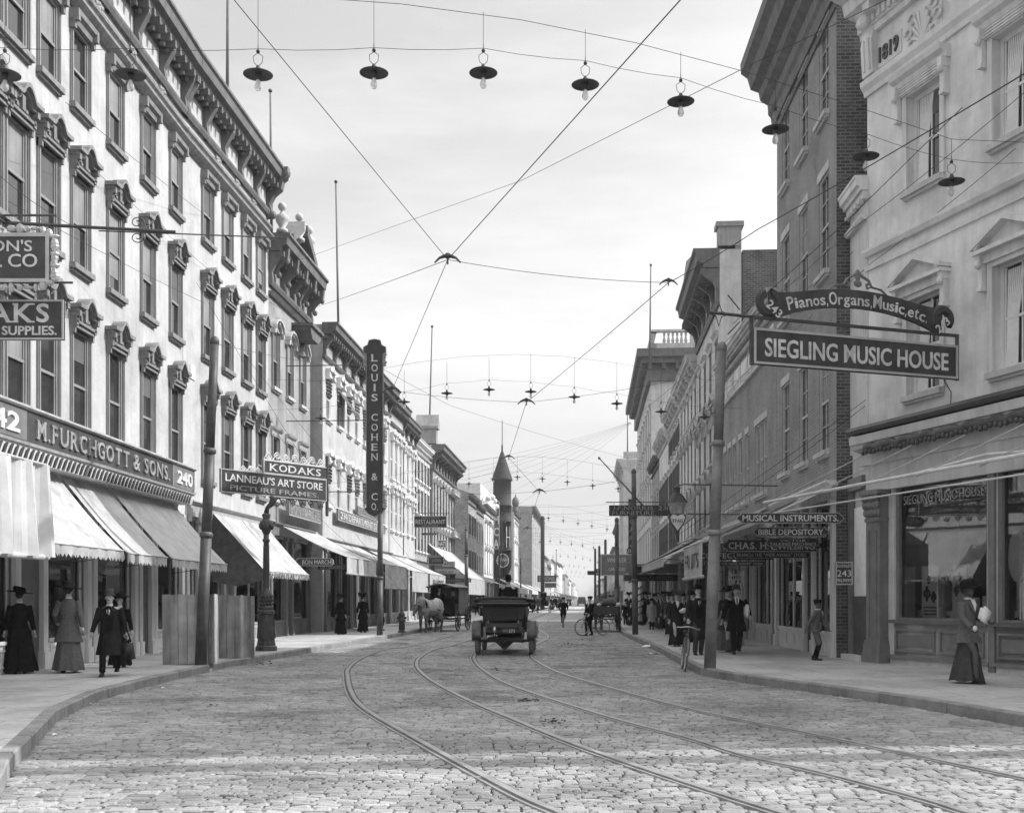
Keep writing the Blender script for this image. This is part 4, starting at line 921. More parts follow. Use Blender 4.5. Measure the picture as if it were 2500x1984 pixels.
# shop front: entablature, awning roll housing, pilaster, plate windows
g = MB(); g.sweep([(0,ZC-.75),(.18,ZC-.75),(.20,ZC-.45),(.38,ZC-.38),(.40,ZC-.3),(.45,ZC-.28),(.47,ZC-.1),(0,ZC)],0,LS+.04); g.sweep([(0,ZC-1.35),(.10,ZC-1.35),(.12,ZC-.75),(0,ZC-.75)],0,LS-.1); g.build('shop_entablature', M['pale'], bS)
g = MB(); g.sweep([(0,ZC-.04),(.5,ZC-.06),(.55,ZC+.02),(.5,ZC+.1),(0,ZC+.14)],0,LS+.06); g.build('gutter', M['dark'], bS)
for i, (a, e, z0, z1, r) in enumerate(sh):
    q = MB(); q.quad((a,-.12,z1),(e,-.12,z1),(e,-.12,z0),(a,-.12,z0)); w_ = q.build('shop_window', M['plate'], bS)
    q = MB()
    for (x0,x1,za,zb) in ((a,a+.1,z0,z1),(e-.1,e,z0,z1),(a+.1,e-.1,z1-.1,z1),(a+.1,e-.1,z0,z0+.05)): q.box(x0,x1,-.2,-.05,za,zb)
    q.build('window_frame', M['mid'], w_)
    q = MB(); n = max(1, round((e-a)/1.35)); q.box(a,e,-.5,.0,.15,.9); q.sweep([(0,.90),(.1,.90),(.14,.98),(-.3,.98),(-.3,.90)],a-.05,e+.05); q.box(a-.1,e+.1,0,.08,.12,.2)
    for k in range(n):
        u0 = a+(e-a)*k/n+.08; u1 = a+(e-a)*(k+1)/n-.08
        q.box(u0,u1,0,.045,.28,.33); q.box(u0,u1,0,.045,.73,.78); q.box(u0,u0+.05,0,.045,.33,.73); q.box(u1-.05,u1,0,.045,.33,.73); q.box(u0+.1,u1-.1,0,.02,.4,.66)
    q.build('bulkhead', M['mid'], w_)
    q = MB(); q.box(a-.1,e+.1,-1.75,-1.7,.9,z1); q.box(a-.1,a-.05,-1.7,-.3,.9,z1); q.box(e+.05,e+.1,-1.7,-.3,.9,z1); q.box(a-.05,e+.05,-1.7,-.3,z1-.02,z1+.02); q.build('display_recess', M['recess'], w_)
    q = MB(); q.box(a-.05,e+.05,-1.7,-.2,.93,.985); q.build('display_shelf', M['trimw'], w_)
a, e, z0, z1, r = sh[0]; zb = z0+.02
dsp = [c for c in bS.children if c.name.startswith('shop_window')][0]
q = MB(); q.box(SS(2272),SS(2232),-.20,-.18,zb,zb+1.15); q.box(SS(2338),SS(2306),-.20,-.18,zb,zb+1.15)
for k in range(3): q.box(a+.2+k*.45,a+.5+k*.45,-.3,-.28,zb,zb+.5-.1*k)
q.build('display_cards', M['paper'], dsp)
q = MB()
for k in range(9): q.tube([(e-.05-.05*k,-.22,zb),(e-.06-.05*k,-.22,zb+1.15)], .028, 6)
q.build('curtain', M['trim'], dsp)
q = MB()
for (u, dz, rr) in ((SS(2246),.55,.09),(SS(2262),.48,.07),(SS(2250),.85,.05),(SS(2318),.62,.07),(SS(2325),.9,.05)): q.torus((u,-.165,zb+dz),rr,.02,'y',14,5); q.box(u-.02,u+.03,-.175,-.155,zb+dz-rr*1.8,zb+dz+rr*1.8)
for k in range(3): q.box(SS(2268),SS(2238),-.178,-.17,zb+.1+.07*k,zb+.13+.07*k)
q.build('card_drawings', M['dark'], dsp)
q = MB()
for k in range(16): u = a+.1+(e-a-.2)*k/16; q.ell((u,-.3-.25*random.random(),zb+.05),(.08,.06,.05),7,5)
q.torus((e-1.15,-.5,zb+.5),.28,.05,'y',18,6); q.torus((e-1.15,-.5,zb+.9),.12,.04,'y',14,6); q.build('instruments', M['woodd'], dsp)
q = MB(); rs = random.Random(4)
for (x0_, x1_) in ((2200,2410),(2440,2640)):
    for k in range(9):
        u0, u1 = SS(x0_+(x1_-x0_)*k/9+3), SS(x0_+(x1_-x0_)*(k+.75)/9); u0, u1 = min(u0,u1), max(u0,u1); hh = rs.uniform(.12,.5); q.box(u0,u1,-.34-.05*(k%2),-.32-.05*(k%2),zb,zb+hh)
    q.box(min(SS(x0_),SS(x1_)),max(SS(x0_),SS(x1_)),-.9,-.16,zb-.03,zb-.0)
q.build('sheet_music', M['paper'], dsp)
# gilt lettering on the glass transom
def on_glass(txt, s_c, z, w, h, par, mat='grey'):
    g = MB(); g.text(txt, w, h, 0, 0, 0, .004, .0); g.xf(Matrix.Translation((s_c,-.10,z)) @ Matrix.Rotation(math.pi,4,'Z')); return g.build('window_lettering', M[mat], par)
on_glass('SIEGLING MUSIC HOUSE', (a+e)/2, z1-.38, (e-a)*.86, .2, dsp)
a2, e2, z02, z12, r2_ = sh[1]; dsp2 = [c for c in bS.children if c.name.startswith('shop_window')][1]
for (u, z, rx, rz_) in ((SS(2462), SZ(2462,1357), .25, .50), (SS(2490), SZ(2490,1440), .12, .16)):
    q = MB(); q.lathe([(0,-.03),(1,-.03),(1,.03),(0,.03)],(0,0,0),28,'y'); q.v = [(u+p_[0]*rx,-.22+p_[1],z+p_[2]*rz_) for p_ in q.v]; q.build('oval_mirror', M['paper'], dsp2)
q = MB(); q.lathe([(.25,.0),(.22,.3),(.3,.55),(.12,.8)],(e2-1.1,-.8,zb),12); q.lathe([(.2,.0),(.2,.3),(.26,.5),(.1,.7)],(e2-.5,-.8,zb),12)
for k in range(14): u = a2+.1+(e2-a2-.2)*k/14; q.ell((u,-.25-.2*random.random(),zb+.04),(.1,.05,.04),7,5)
q.build('instruments', M['dark'], dsp2)
q = MB(); q.box(e2-.45,e2-.12,-.4,-.38,zb+.0,zb+1.5); q.build('display_cards', M['paper'], dsp2)
# pilasters with leafy capitals
for s in (LS-.55, SS(2420)-.04, SS(2707)-.1):
    big = s > LS-1; g = MB(); hw = .27 if big else .09; dp = .22 if big else .05
    top = ZC-1.35
    g.box(s-hw,s+hw,0,dp,.0,top-.7 if big else top)
    if big:
        g.box(s-hw-.07,s+hw+.07,0,dp+.08,0,.22); g.box(s-hw-.05,s+hw+.05,0,dp+.05,.22,.42); g.box(s-hw-.03,s+hw+.03,0,dp+.03,.42,.5)
        g.box(s-.15,s-.12,dp,dp+.02,.6,top-.9); g.box(s+.12,s+.15,dp,dp+.02,.6,top-.9)
        g.box(s-hw-.02,s+hw+.02,0,dp+.03,top-.7,top-.62); g.box(s-hw-.1,s+hw+.1,0,dp+.14,top-.1,top)
        g.box(s-hw,s+hw,0,dp,top-.62,top-.1)
        for k in range(5):
            for j in range(3): g.ell((s-hw+.02+k*.125,dp+.02+.03*j,top-.5+.17*j),(.07,.06,.1),7,5)
    g.build('pilaster', M['mid'], bS)
# ================================================================== AWNINGS
ORD = ['first','second','third','fourth','fifth','sixth','seventh','eighth','ninth','tenth','eleventh','twelfth']
def frame_at(F, Y0, out=0):
    d = F.dir(); x = F.vp-math.copysign(F.K/Y0, 1)*(1 if F.side < 0 else -1)
    p = F.pt(x); n = Vector((d.y,-d.x,0)) if F.side < 0 else Vector((-d.y,d.x,0)); return p+n*out, math.atan2(d.y,d.x), n
def awning(F, Y0, Y1, over, zt, zb, drop, label, mat='canvas', scallop=.09, stripes=False, text=None, cheeks=False, group=None, roller=True, arms=True, sag=.10, rod=None):
    p, rz, n = frame_at(F, Y0, .06); L = (Y1-Y0)/F.dir().y; sy = F.side
    t = thing('shop_awning', label, 'awning', (p.x,p.y,0), rz, group)
    g = MB(); nx = max(4, int(L/.3)); nz = 8
    W = lambda u, v: -sag*math.sin(math.pi*v)*(1-.3*math.cos(2*math.pi*u*round(L/1.2)))+.016*math.sin(u*37)*v+.02*math.sin(u*L*2.3+v*4)*v*(1-v)*2
    for i in range(nx):
        for j in range(nz):
            q = []
            for (a, b) in ((i,j),(i+1,j),(i+1,j+1),(i,j+1)):
                u, v = a/nx, b/nz; q.append((L*u, .0+over*v, zt+(zb-zt)*v+W(u,v)))
            g.quad(*q)
    g.build('canvas', M[mat], t, True, sy=sy)
    if drop:
        g = MB(); m = max(8, int(L/.07)) if (scallop or drop > 1.3) else nx; m = min(m, 120)
        for i in range(m):
            u0, u1 = i/m, (i+1)/m; wv = lambda u: (.02*math.sin(u*L*9)+.012*math.sin(u*L*23))*(1 if scallop else (6 if drop > 1.3 else 2.2))
            z0 = zb-drop+(scallop*(i%2) if scallop else 0); z1 = zb-drop+(scallop*((i+1)%2) if scallop else 0)
            g.quad((L*u0,over+wv(u0)*.4,zb),(L*u1,over+wv(u1)*.4,zb),(L*u1,over+wv(u1)+.01,z1),(L*u0,over+wv(u0)+.01,z0))
        if not scallop: g.tube([(-.05,over,zb-drop),(L+.05,over,zb-drop)], .045, 8)
        g.build('valance', M[mat], t, True, sy=sy)
    if cheeks:
        g = MB(); g.add([(0,0,zt),(0,over,zb),(0,over*.97,zb-drop-.05),(0,over*.5,zb-drop-.25),(0,.05,zb-drop-.1)],[(0,1,2,3,4)]); g.build('side_curtain', M['canvasd'], t, sy=sy)
    if arms:
        for s in ((.04, L-.04) if L > 1.5 else (.04,)):
            g = MB(); g.tube([(s,0,zb-.25),(s,over,zb-.02)], .009, 5); g.build('arm', M['iron'], t, sy=sy)
    g = MB(); g.tube([(0,over,zb),(L,over,zb)], .022, 6); g.tube([(0,.02,zt),(L,.02,zt)], .04, 6); g.build('roller', M['trim'], t, sy=sy)
    if text:
        g = MB()
        if text[0] == 'v': g.text(text[1], L*.94, .14, 0, 0, 0, .004, .01); g.xf(Matrix.Translation((L/2, 0, zb-drop*.5))); g.v = [(q[0], over+.03 if 1 else 0, q[2]) for q in g.v]
        else:
            g.text(text[1], L*.7, drop*.45 if drop else .5, 0, 0, 0, .004, .01); g.xf(Matrix.Translation((L/2, 0, zb-drop*.5 if drop else zb))); g.v = [(q[0], over+.035, q[2]) for q in g.v]
        if sy > 0: xs = [q[0] for q in g.v]; g.v = [(L-q[0], q[1], q[2]) for q in g.v]
        g.build('lettering', M['letterd'], t, sy=sy)
    return t
AG = 'canvas awnings along the left pavement'
awning(FL0, 10.5, 16.9, 3.0, 4.6, 3.55, 1.35, 'white awning with deep drop curtain at the left edge', 'canvasw', 0, group=AG, arms=False)
awning(FL0, 17.7, 20.3, 2.35, 4.3, 2.5, 0, 'lettered pale awning between the drop curtain and the fringed awnings', 'canvas', 0, group=AG, arms=False)
awning(FL0, 20.5, 24.1, 1.5, 4.3, 2.6, .24, 'nearest fringed awning under the long raised-letter sign, behind the woman', 'canvasg', .07, group=AG)
awning(FL0, 24.35, 26.95, 1.5, 4.3, 2.56, .24, 'darker middle fringed awning under the long raised-letter sign', 'canvasg', .07, group=AG)
awning(FL0, 27.15, 31.9, 1.55, 4.3, 2.54, .24, 'bright wide fringed awning above the board crates', 'canvas', .07, group=AG)
awning(FL1, 35.3, 38.2, 1.7, 4.3, 2.44, .22, 'fringed lettered awning with dark side curtain beyond the near pole', 'canvas', .08, group=AG, cheeks=True, text=('v',"LANNEAU'S"))
awning(FL1, 38.3, 41.1, 1.65, 4.3, 2.44, .22, 'fringed lettered awning behind the cast iron post', 'canvasg', .08, group=AG, text=('v','ART STORE'))
awning(FL1, 43.1, 49.3, 2.6, 4.4, 3.15, .62, 'wide awning with a short plain drop before the tall vertical sign', 'canvas', 0, group=AG)
awning(FL1, 50.4, 56.2, 2.75, 4.3, 3.1, 1.05, 'awning with a long drop just beyond the second pole', 'canvasg', 0, group=AG)
awning(FL1, 58.6, 64.6, 2.7, 4.3, 3.0, 1.05, 'awning with a long drop left of the horse wagon roof', 'canvas', 0, group=AG)
awning(FL1, 65.2, 72.5, 2.7, 4.3, 3.0, 1.1, 'awning with blotchy lettering on its drop, above the horse wagon', 'canvas', 0, group=AG, text=('d','SHOES'))
awning(FL1, 84, 99, 3.0, 5.6, 3.1, 1.2, 'long steep awning ending in a drop at the cross street', 'canvas', 0, group=AG)
awning(FL1, 113.5, 122, 3.0, 4.2, 3.0, .8, 'small white awning just past the left cross street', 'canvas', 0, group=AG)
for i in range(7): awning(FL1, 150+i*34, 172+i*34, 3.0, 4.2, 2.9, .6, '%s distant white awning past the round turret' % ORD[i], 'canvas', 0, group=AG, arms=False)
# small striped window awning and fringe on the draped block
awning(Fc(1430,32500,-1), 52.3, 54.0, .9, 11.5, 10.2, .2, 'little striped awning over an upper window left of the tall sign', 'canvasd', .08, arms=False)
# right hand side
AR = 'awnings over the right pavement'
awning(FR1, 27.7, 31.8, 3.25, 4.35, 2.98, .85, 'white lettered banner awning just left of the near right pole', 'canvas', 0, group=AR, text=('d','FRUITS'), arms=False)
awning(FR1, 32.2, 35.6, 3.0, 4.4, 3.3, 0, 'folded white canopy roof over the brick block entrance', 'canvas', 0, group=AR, arms=True)
awning(FR1, 37, 46.5, 3.3, 4.5, 2.9, .3, 'low sloping canvas over the low brick block', 'canvas', .08, group=AR, cheeks=False)
awning(FR2, 49, 57, 3.4, 4.6, 2.9, .5, 'dark canvas behind the hanging furniture sign pole', 'canvasd', 0, group=AR)
awning(FR2, 58, 66, 3.4, 4.6, 2.9, .3, 'grey canvas hood over the barber pole', 'canvasg', 0, group=AR)
awning(FR2, 67, 76, 3.3, 4.6, 3.0, .9, 'awning with a pale end drop beyond the loaded cart', 'canvas', 0, group=AR)
for i in range(6): awning(FR2, 80+i*22, 94+i*22, 3.2, 4.3, 3.0, .5, '%s far awning on the right beyond the loaded cart' % ORD[i], ['canvasg','canvas'][i%2], 0, group=AR, arms=False)
# furled roll and iron frame on the corner building
ns = Vector((-d.y, d.x, 0)) if False else Vector((-.96,-.281,0))
t = thing('shop_awning', 'furled fringed awning with its bare pipe frame on the corner building', 'awning', (p0.x,p0.y,0), math.atan2(endp.y-p0.y, endp.x-p0.x), AR)
zr = SZ(2117,1102)+.15; g = MB()
pts = [(LS-.6-k*.14, .42+.0*k, zr-.02+.025*math.sin(k*1.3)) for k in range(int((LS-1.2)/.14))]; g.tube(pts, [.10+.018*math.sin(k*2.1) for k in range(len(pts))], 9)
for k in range(0, len(pts), 1): g.ell((pts[k][0],.50,zr-.12+.02*math.sin(k*1.7)), (.055,.05,.06), 6, 4)
g.build('canvas_roll', M['dark'], t, True)
g = MB(); g.tube([(LS+1.0,2.1,3.84),(LS-5,2.1,3.92),(.5,2.1,3.98)], .035, 8); g.build('front_bar', M['trimw'], t, True)
g = MB(); g.tube([(LS+.9,1.75,3.62),(LS-5,1.75,3.66),(1,1.75,3.7)], .018, 6); g.build('rear_bar', M['trimw'], t, True)
for k in range(6):
    s = LS-.7-k*1.75; g = MB(); g.tube([(s,.35,zr-.1),(s+1.2,2.1,3.86)], .016, 6); g.build('strut', M['trim'], t)
g = MB(); g.tube([(LS-4.5,2.1,3.9),(LS-5.3,1.0,4.25),(LS-6,.0,4.3)], .03, 8); g.build('strut', M['trimw'], t)

# ================================================================== SIGNS
def outline(shape, w, h):
    if shape == 'rect': return [(-w/2,-h/2),(w/2,-h/2),(w/2,h/2),(-w/2,h/2)]
    if shape == 'point': return [(-w/2+h*.35,-h/2),(w/2-h*.35,-h/2),(w/2-h*.35,-h*.36),(w/2,-h*.12),(w/2,h*.12),(w/2-h*.35,h*.36),(w/2-h*.35,h/2),(-w/2+h*.35,h/2),(-w/2+h*.35,h*.36),(-w/2,h*.12),(-w/2,-h*.12),(-w/2+h*.35,-h*.36)]
    if shape == 'round': 
        r = h/2; return [(w/2-r+r*math.cos(a),r*math.sin(a)) for a in [(-.5+i/8)*math.pi for i in range(9)]]+[(-w/2+r+r*math.cos(a),r*math.sin(a)) for a in [(.5+i/8)*math.pi for i in range(9)]]
    if shape == 'vert':
        r = w*.72; return [(-w/2,-h/2+.35),(-w*.62,-h/2+.3),(-w*.4,-h/2+.12),(0,-h/2),(w*.4,-h/2+.12),(w*.62,-h/2+.3),(w/2,-h/2+.35),(w/2,h/2-.55),(w*.68,h/2-.5),(w*.66,h/2-.3),(w*.42,h/2-.22),(w*.34,h/2-.04),(0,h/2),(-w*.34,h/2-.04),(-w*.42,h/2-.22),(-w*.66,h/2-.3),(-w*.68,h/2-.5),(-w/2,h/2-.55)]
def sign(label, c, w, h, lines, rz=0, board='board', letter='letter', frame='frame', shape='rect', fw=.035, name='shop_sign', group=None, th=.05, hang=None, bold=.0, tilt=0):
    t = thing(name, label, 'sign', c, rz, group)
    if tilt: t.rotation_euler = (0, tilt, rz)
    o = outline(shape, w, h)
    g = MB(); g.prism(o, -th/2, th/2); g.build('board', M[board], t)
    if frame:
        k = lambda p: (p[0]*(1-2*fw/w), p[1]*(1-2*fw/h)); g = MB(); n = len(o); y0, y1 = -th/2-.018, th/2+.018
        for i in range(n):
            a, b = o[i], o[(i+1)%n]; A, B = k(a), k(b)
            g.add([(a[0],y0,a[1]),(b[0],y0,b[1]),(B[0],y0,B[1]),(A[0],y0,A[1]),(a[0],y1,a[1]),(b[0],y1,b[1]),(B[0],y1,B[1]),(A[0],y1,A[1])],[(0,1,2,3),(7,6,5,4),(0,4,5,1),(3,2,6,7)])
        g.build('frame', M[frame], t)
    for ln in lines:
        txt, cx, cz, lw, lh = ln[:5]; m = ln[5] if len(ln) > 5 else letter
        g = MB(); (g.serif if txt in ('CHAS. H.','CONFECTIONERY','J.F.NORRIS. 231','FURNITURE.','WIDE','KODAKS') else g.text)(txt, lw*w, lh*h, cx*w, cz*h, -th/2-.002, .012, bold)
        g.build('lettering', M[m], t)
    if hang:
        for x in (-w*.42, w*.42):
            g = MB(); g.tube([(x,0,h/2),(x,0,h/2+hang)], .01, 5); g.build('hanger', M['iron'], t)
        g = MB(); g.tube([(-w*.55,0,h/2+hang),(w*.55,0,h/2+hang)], .02, 6); g.build('rod', M['iron'], t)
    return t
def signpx(label, x0, x1, y0, y1, Y, lines, **k):
    a = P(x0,y0,Y); b = P(x1,y1,Y); return sign(label, ((a.x+b.x)/2, Y, (a.z+b.z)/2), b.x-a.x, a.z-b.z, lines, **k)
# long raised letter sign on the left block
pf, rzf, nf = frame_at(FL0, 14, .52); Lf = 18.25
t = thing('shop_sign', 'long dark shop sign with raised serif letters below the left block windows', 'sign', (pf.x,pf.y,0), rzf)
g = MB(); g.box(0,Lf,0,.06,4.55,5.17); g.box(Lf-.06,Lf,-.5,0,4.55,5.17); g.build('board', M['boardg'], t, sy=-1)
g = MB(); g.sweep([(-.5,5.17),(.10,5.17),(.14,5.2),(.14,5.24),(-.5,5.24)],0,Lf+.03); g.sweep([(-.5,4.5),(.10,4.5),(.12,4.55),(-.5,4.55)],0,Lf+.03); g.box(Lf-.03,Lf+.03,.0,.08,4.55,5.17); g.build('frame', M['trim'], t, sy=-1)
g = MB(); g.sweep([(-.48,4.22),(.0,4.22),(.05,4.45),(.06,4.5),(-.48,4.5)],0,Lf); g.build('striped_moulding', M['trimw'], t, sy=-1)
g = MB()
for k in range(int(Lf/.22)): g.add([(k*.22,.012,4.24),(k*.22+.10,.012,4.24),(k*.22+.16,.062,4.43),(k*.22+.06,.062,4.43),(k*.22,.03,4.22),(k*.22+.10,.03,4.22),(k*.22+.16,.08,4.45),(k*.22+.06,.08,4.45)],[(0,1,2,3),(4,5,6,7),(0,1,5,4),(2,3,7,6)])
g.build('moulding_stripes', M['dark'], t, sy=-1)
for (a, b, txt, m) in ((22.15-14,30.05-14,'M.FURCHGOTT & SONS.','letterg'),(30.7-14,32.0-14,'240','letter'),(19.8-14,21.4-14,'242','letter')):
    g = MB(); g.serif(txt, b-a, .37, (a+b)/2, 4.86, -.06, .04, .012, .26) if len(txt) > 4 else g.text(txt, b-a, .36, (a+b)/2, 4.86, -.06, .04, .02)
    if len(txt) > 4:
        for (v0,f0),(v1,f1) in zip(g.marks, g.marks[1:]):
            q = MB(); q.v = g.v[v0:v1]; q.f = [tuple(i-v0 for i in f) for f in g.f[f0:f1]]; q.mi = [0]*len(q.f); q.build('raised_letter', M[m], t)
    else: g.build('raised_number', M[m], t)
g = MB(); g.box(30.35-14,Lf-.08,.06,.07,4.58,5.15); g.box(19.4-14,21.75-14,.06,.07,4.58,5.15); g.build('number_panel', M['mid'], t, sy=-1)
# hanging signs at the left edge
t = signpx('dark framed sign with gilt scrolled edge at the upper left corner', -200, 122, 570, 690, 19, [("SON'S",.18,.24,.38,.23),("OIL CO",.16,-.06,.5,.27)], board='boardg', frame='frame', fw=.06, hang=.3, bold=.008)
g = MB(); w, h = 2.18, .81
for k in range(60):
    a = 2*math.pi*k/60; g.ell((w*.535*max(-1,min(1,1.25*math.cos(a))), 0, h*.60*max(-1,min(1,1.25*math.sin(a)))), (.07+.03*math.sin(k*2.3),.05,.06+.03*math.cos(k*1.7)), 6, 4)
g.build('scroll_border', M['frame'], t)
signpx('dark board with large pale block letters KS below the gilt edged sign', -260, 157, 733, 830, 19.5, [('KODAKS',.04,.17,.75,.48),('SUPPLIES.',.30,-.27,.32,.23)], board='boardg', fw=.03, bold=.02, hang=.3)
# lanneau sign, standing out from the wall
A = Vector((-8.4,33,0)); B = Vector((-5.9,36.3,0)); rz = math.atan2(B.y-A.y, B.x-A.x); cc = (A+B)/2; Wd = (B-A).length
t = sign('double dark gilt lettered signboard with scrolled ironwork over the left pavement', (cc.x,cc.y,5.0), Wd, .68, [("LANNEAU'S ART STORE",0,.16,.92,.34),('PICTURE FRAMES.',.0,-.26,.84,.22,'letterg')], rz=rz, fw=.025, bold=.01)
g = MB(); g.box(-Wd*.12,Wd/2,-.03,.03,.36,.72); g.build('upper_board', M['board'], t)
g = MB(); g.serif('KODAKS', Wd*.5, .22, Wd*.19, .54, -.032, .012, .01); g.build('lettering', M['letter'], t)
g = MB()
for (x0,x1,z0,z1) in ((-Wd*.12,Wd/2,.34,.37),(-Wd*.12,Wd/2,.71,.74),(-Wd*.12,-Wd*.11,.36,.72)): g.box(x0,x1,-.045,.045,z0,z1)
g.build('frame', M['frame'], t)
def scrolls(n, L, h, r=.012):
    g = MB()
    for k in range(n):
        c = (k+.5)*L/n; R_ = min(L/n*.42, h*.45)
        pts = [(c+R_*(1-j/22)*math.cos(j*.5+ (math.pi if k%2 else 0)), 0, h*.5+R_*(1-j/22)*math.sin(j*.5)*(1 if k%2 else -1)) for j in range(22)]
        g.tube(pts, r*1.3, 5); g.tube([(c-L/n/2,0,.02),(c,0,h*.85),(c+L/n/2,0,.02)], r, 5)
    g.tube([(0,0,0),(L,0,0)], r, 5); return g
g = scrolls(7, Wd*.6, .28, .016); g.build('scrollwork', M['letter'], t, loc=(-Wd*.11,0,.75))
g = scrolls(3, Wd*.2, .16, .014); g.build('scrollwork', M['letter'], t, loc=(-Wd*.33,0,.36))
g = scrolls(6, Wd*.55, -.26, .016); g.build('scrollwork', M['iron'], t, loc=(-Wd*.06,0,-.35))
g = MB(); g.tube([(Wd/2+.06,0,-.8),(Wd/2+.06,0,1.1)], .05, 8); g.build('post', M['iron'], t)
# tall vertical sign
t = signpx('tall narrow dark sign with white letters one above another, left of centre', 894, 936, 828, 1262, 43.5, [], shape='vert', frame='letterg', fw=.02, th=.12)
hh = (1262-828)*43.5/2800
for i, ch_ in enumerate(["L","O","U","I","S",None,"C","O","H","E","N",None,"&",None,"C","O."]):
    if ch_: 
        g = MB(); g.serif(ch_, .24 if ch_ not in 'I' else .07, .27, 0, hh/2-.72-i*.375 - (.0), -.062, .012, .01); g.build('lettering', M['letter'], t)
for z in (-2.4, .3, 2.4):
    g = MB(); g.tube([(-.3,0,z),(-3.4,.2,z)], .02, 5); g.build('stay', M['iron'], t)
g = MB()
for sg in (-1, 1):
    for z in (-2.6,-.2,2.6):
        for q in range(5): g.ell((sg*.36,0,z+q*.1-.2),(.09+.03*math.sin(q*2),.04,.07),7,5)
g.build('scroll_border', M['letterg'], t)
# signs on the left fronts
def fsign(F, Y0, Y1, z0, z1, out, txt, label, board='boardg', letter='letter', lh=.62, frame='frame'):
    p, rz, n = frame_at(F, (Y0+Y1)/2, out); L = (Y1-Y0)/F.dir().y
    return sign(label, (p.x,p.y,(z0+z1)/2), L, z1-z0, [(txt,0,0,.9,lh)] if txt else [], rz=rz if F.side < 0 else rz+math.pi, board=board, letter=letter, frame=frame, fw=.03)
fsign(FL1, 43.4, 48.6, 4.75, 5.28, .35, 'BON MARCHE', 'faded sign on the shop cornice behind the scrolled signboard', 'mid', 'letterg')
fsign(FL1, 51.3, 63.4, 5.1, 5.62, .5, '234 DEPARTMENT STORE', 'long lettered sign above the awnings, half behind the second pole', 'mid')
fsign(FL1, 55.8, 61.8, 5.68, 6.1, .5, 'LOUIS COHEN & CO.', 'short lettered board standing on top of the long department sign', 'mid', 'letterg')
signpx('round ended small sign hanging under the wide plain awning', 722, 815, 1362, 1381, 42.5, [('BON MARCHE.',.1,0,.85,.55)], board='boardg', shape='round', fw=.02)
signpx('faint dark board behind the round ended sign', 776, 842, 1378, 1390, 44.5, [('DRY GOODS',0,0,.8,.6,'letterg')], frame=None, board='boardg')
signpx('rectangular dining sign on an iron rod above the horse wagon', 1011, 1091, 1259, 1288, 62, [('RESTAURANT',0,0,.9,.36),('DINING ROOMS',0,.32,.55,.15,'letterg'),('UP-STAIRS.',0,-.32,.5,.16,'letterg')], hang=.14)
signpx('thin pointed sign below the dining sign', 1028, 1066, 1300, 1306, 66, [('GROCER',0,0,.8,.5,'letterg')], shape='round', board='boardg', fw=.01)
signpx('tilted dark shop sign above the white curved sign', 1066, 1092, 1318, 1336, 70, [('HATS',0,0,.8,.6)], rz=R(30))
signpx('wide dark hanging board left of the white pennant', 1046, 1084, 1358, 1378, 74, [('SHOES',0,.05,.6,.35,'letterg')])
signpx('white pennant shaped sign under the dark hanging board', 1080, 1111, 1370, 1382, 76, [("AN'S",0,0,.8,.6,'letterd')], board='canvas', frame=None)
signpx('white blackletter sign just above the horse wagon', 1062, 1122, 1389, 1400, 80, [('Restaurant.',-.1,0,.75,.7,'letterd')], board='canvas', frame=None)
signpx('dark fascia board over the corner doorway behind the wagon', 1078, 1150, 1411, 1421, 84, [('FRUITS & CONFECTIONS',0,0,.9,.5,'letterg')], board='board', frame=None)
t = signpx('vertical sign of four big letters beside the round turret', 1203, 1220, 1222, 1340, 150, [], board='brickd', frame='trim', fw=.12)
for i, ch_ in enumerate('YMCA'): g = MB(); g.text(ch_, .72, 1.1, 0, 2.2-i*1.55, -.04, .02, .02); g.build('lettering', M['letter'], t)
t = signpx('arched iron restaurant sign and globe below the turret', 1212, 1243, 1350, 1385, 148, [], shape='round', board='cornice', frame='letter', fw=.1)
g = MB(); g.text('RESTAURANT', 1.4, .4, 0, .1, -.04, .02); g.build('lettering', M['letter'], t)
signpx('dark two line hanging sign in the far left distance', 1312, 1358, 1404, 1420, 200, [('DIXONS',0,0,.8,.5,'letterg')], board='board', frame=None)
signpx('lower of the two dark signs in the far left distance', 1330, 1358, 1422, 1434, 205, [], board='board', frame='letterg')

# music house sign on its bracket
A = Vector((4.55,21.7,0)); B = Vector((9.0,23.25,0)); rz = math.atan2(B.y-A.y, B.x-A.x); cc = (A+B)/2; Wd = (B-A).length
t = sign('long framed board with large pale letters hanging before the corner building', (cc.x,cc.y,6.03+.34), Wd, .68, [('SIEGLING MUSIC HOUSE',0,-.02,.90,.52)], rz=rz, board='boardg', fw=.045, th=.1, bold=.018)
g = MB(); g.box(-Wd/2-.05,Wd/2+.05,-.03,.03,.52,.575); g.box(-Wd/2-.05,-Wd/2,-.03,.03,-.36,.55); g.box(Wd/2,Wd/2+.05,-.03,.03,-.36,.55); g.tube([(-Wd/2-.9,0,.56),(-Wd/2,0,.55)], .03, 6); g.build('bracket_frame', M['iron'], t)
for sg in (1, -1):
    g = MB(); g.tube([(-Wd/2-.38+(.17-.006*j)*math.cos(j*.45+1.57),0,.55+sg*(.22+(.17-.006*j)*math.sin(j*.45))) for j in range(22)], .013, 5); g.build('scroll', M['iron'], t)
g = MB()
st = [(-Wd/2-.95,.55),(-Wd/2-.78,.60),(-Wd/2-.72,.78),(-Wd/2-.66,.60),(-Wd/2-.5,.55),(-Wd/2-.66,.50),(-Wd/2-.72,.32),(-Wd/2-.78,.50)]
g.tube([(a,0,b) for a, b in st+st[:1]], .012, 5); g.build('star', M['iron'], t)
g = MB(); g.tube([(Wd/2-.3,.0,-.36),(Wd/2-.12,.0,-.6),(Wd/2-.1,.05,-1.2),(Wd/2+.1,.1,-1.45)], .012, 5); g.build('cable', M['iron'], t)
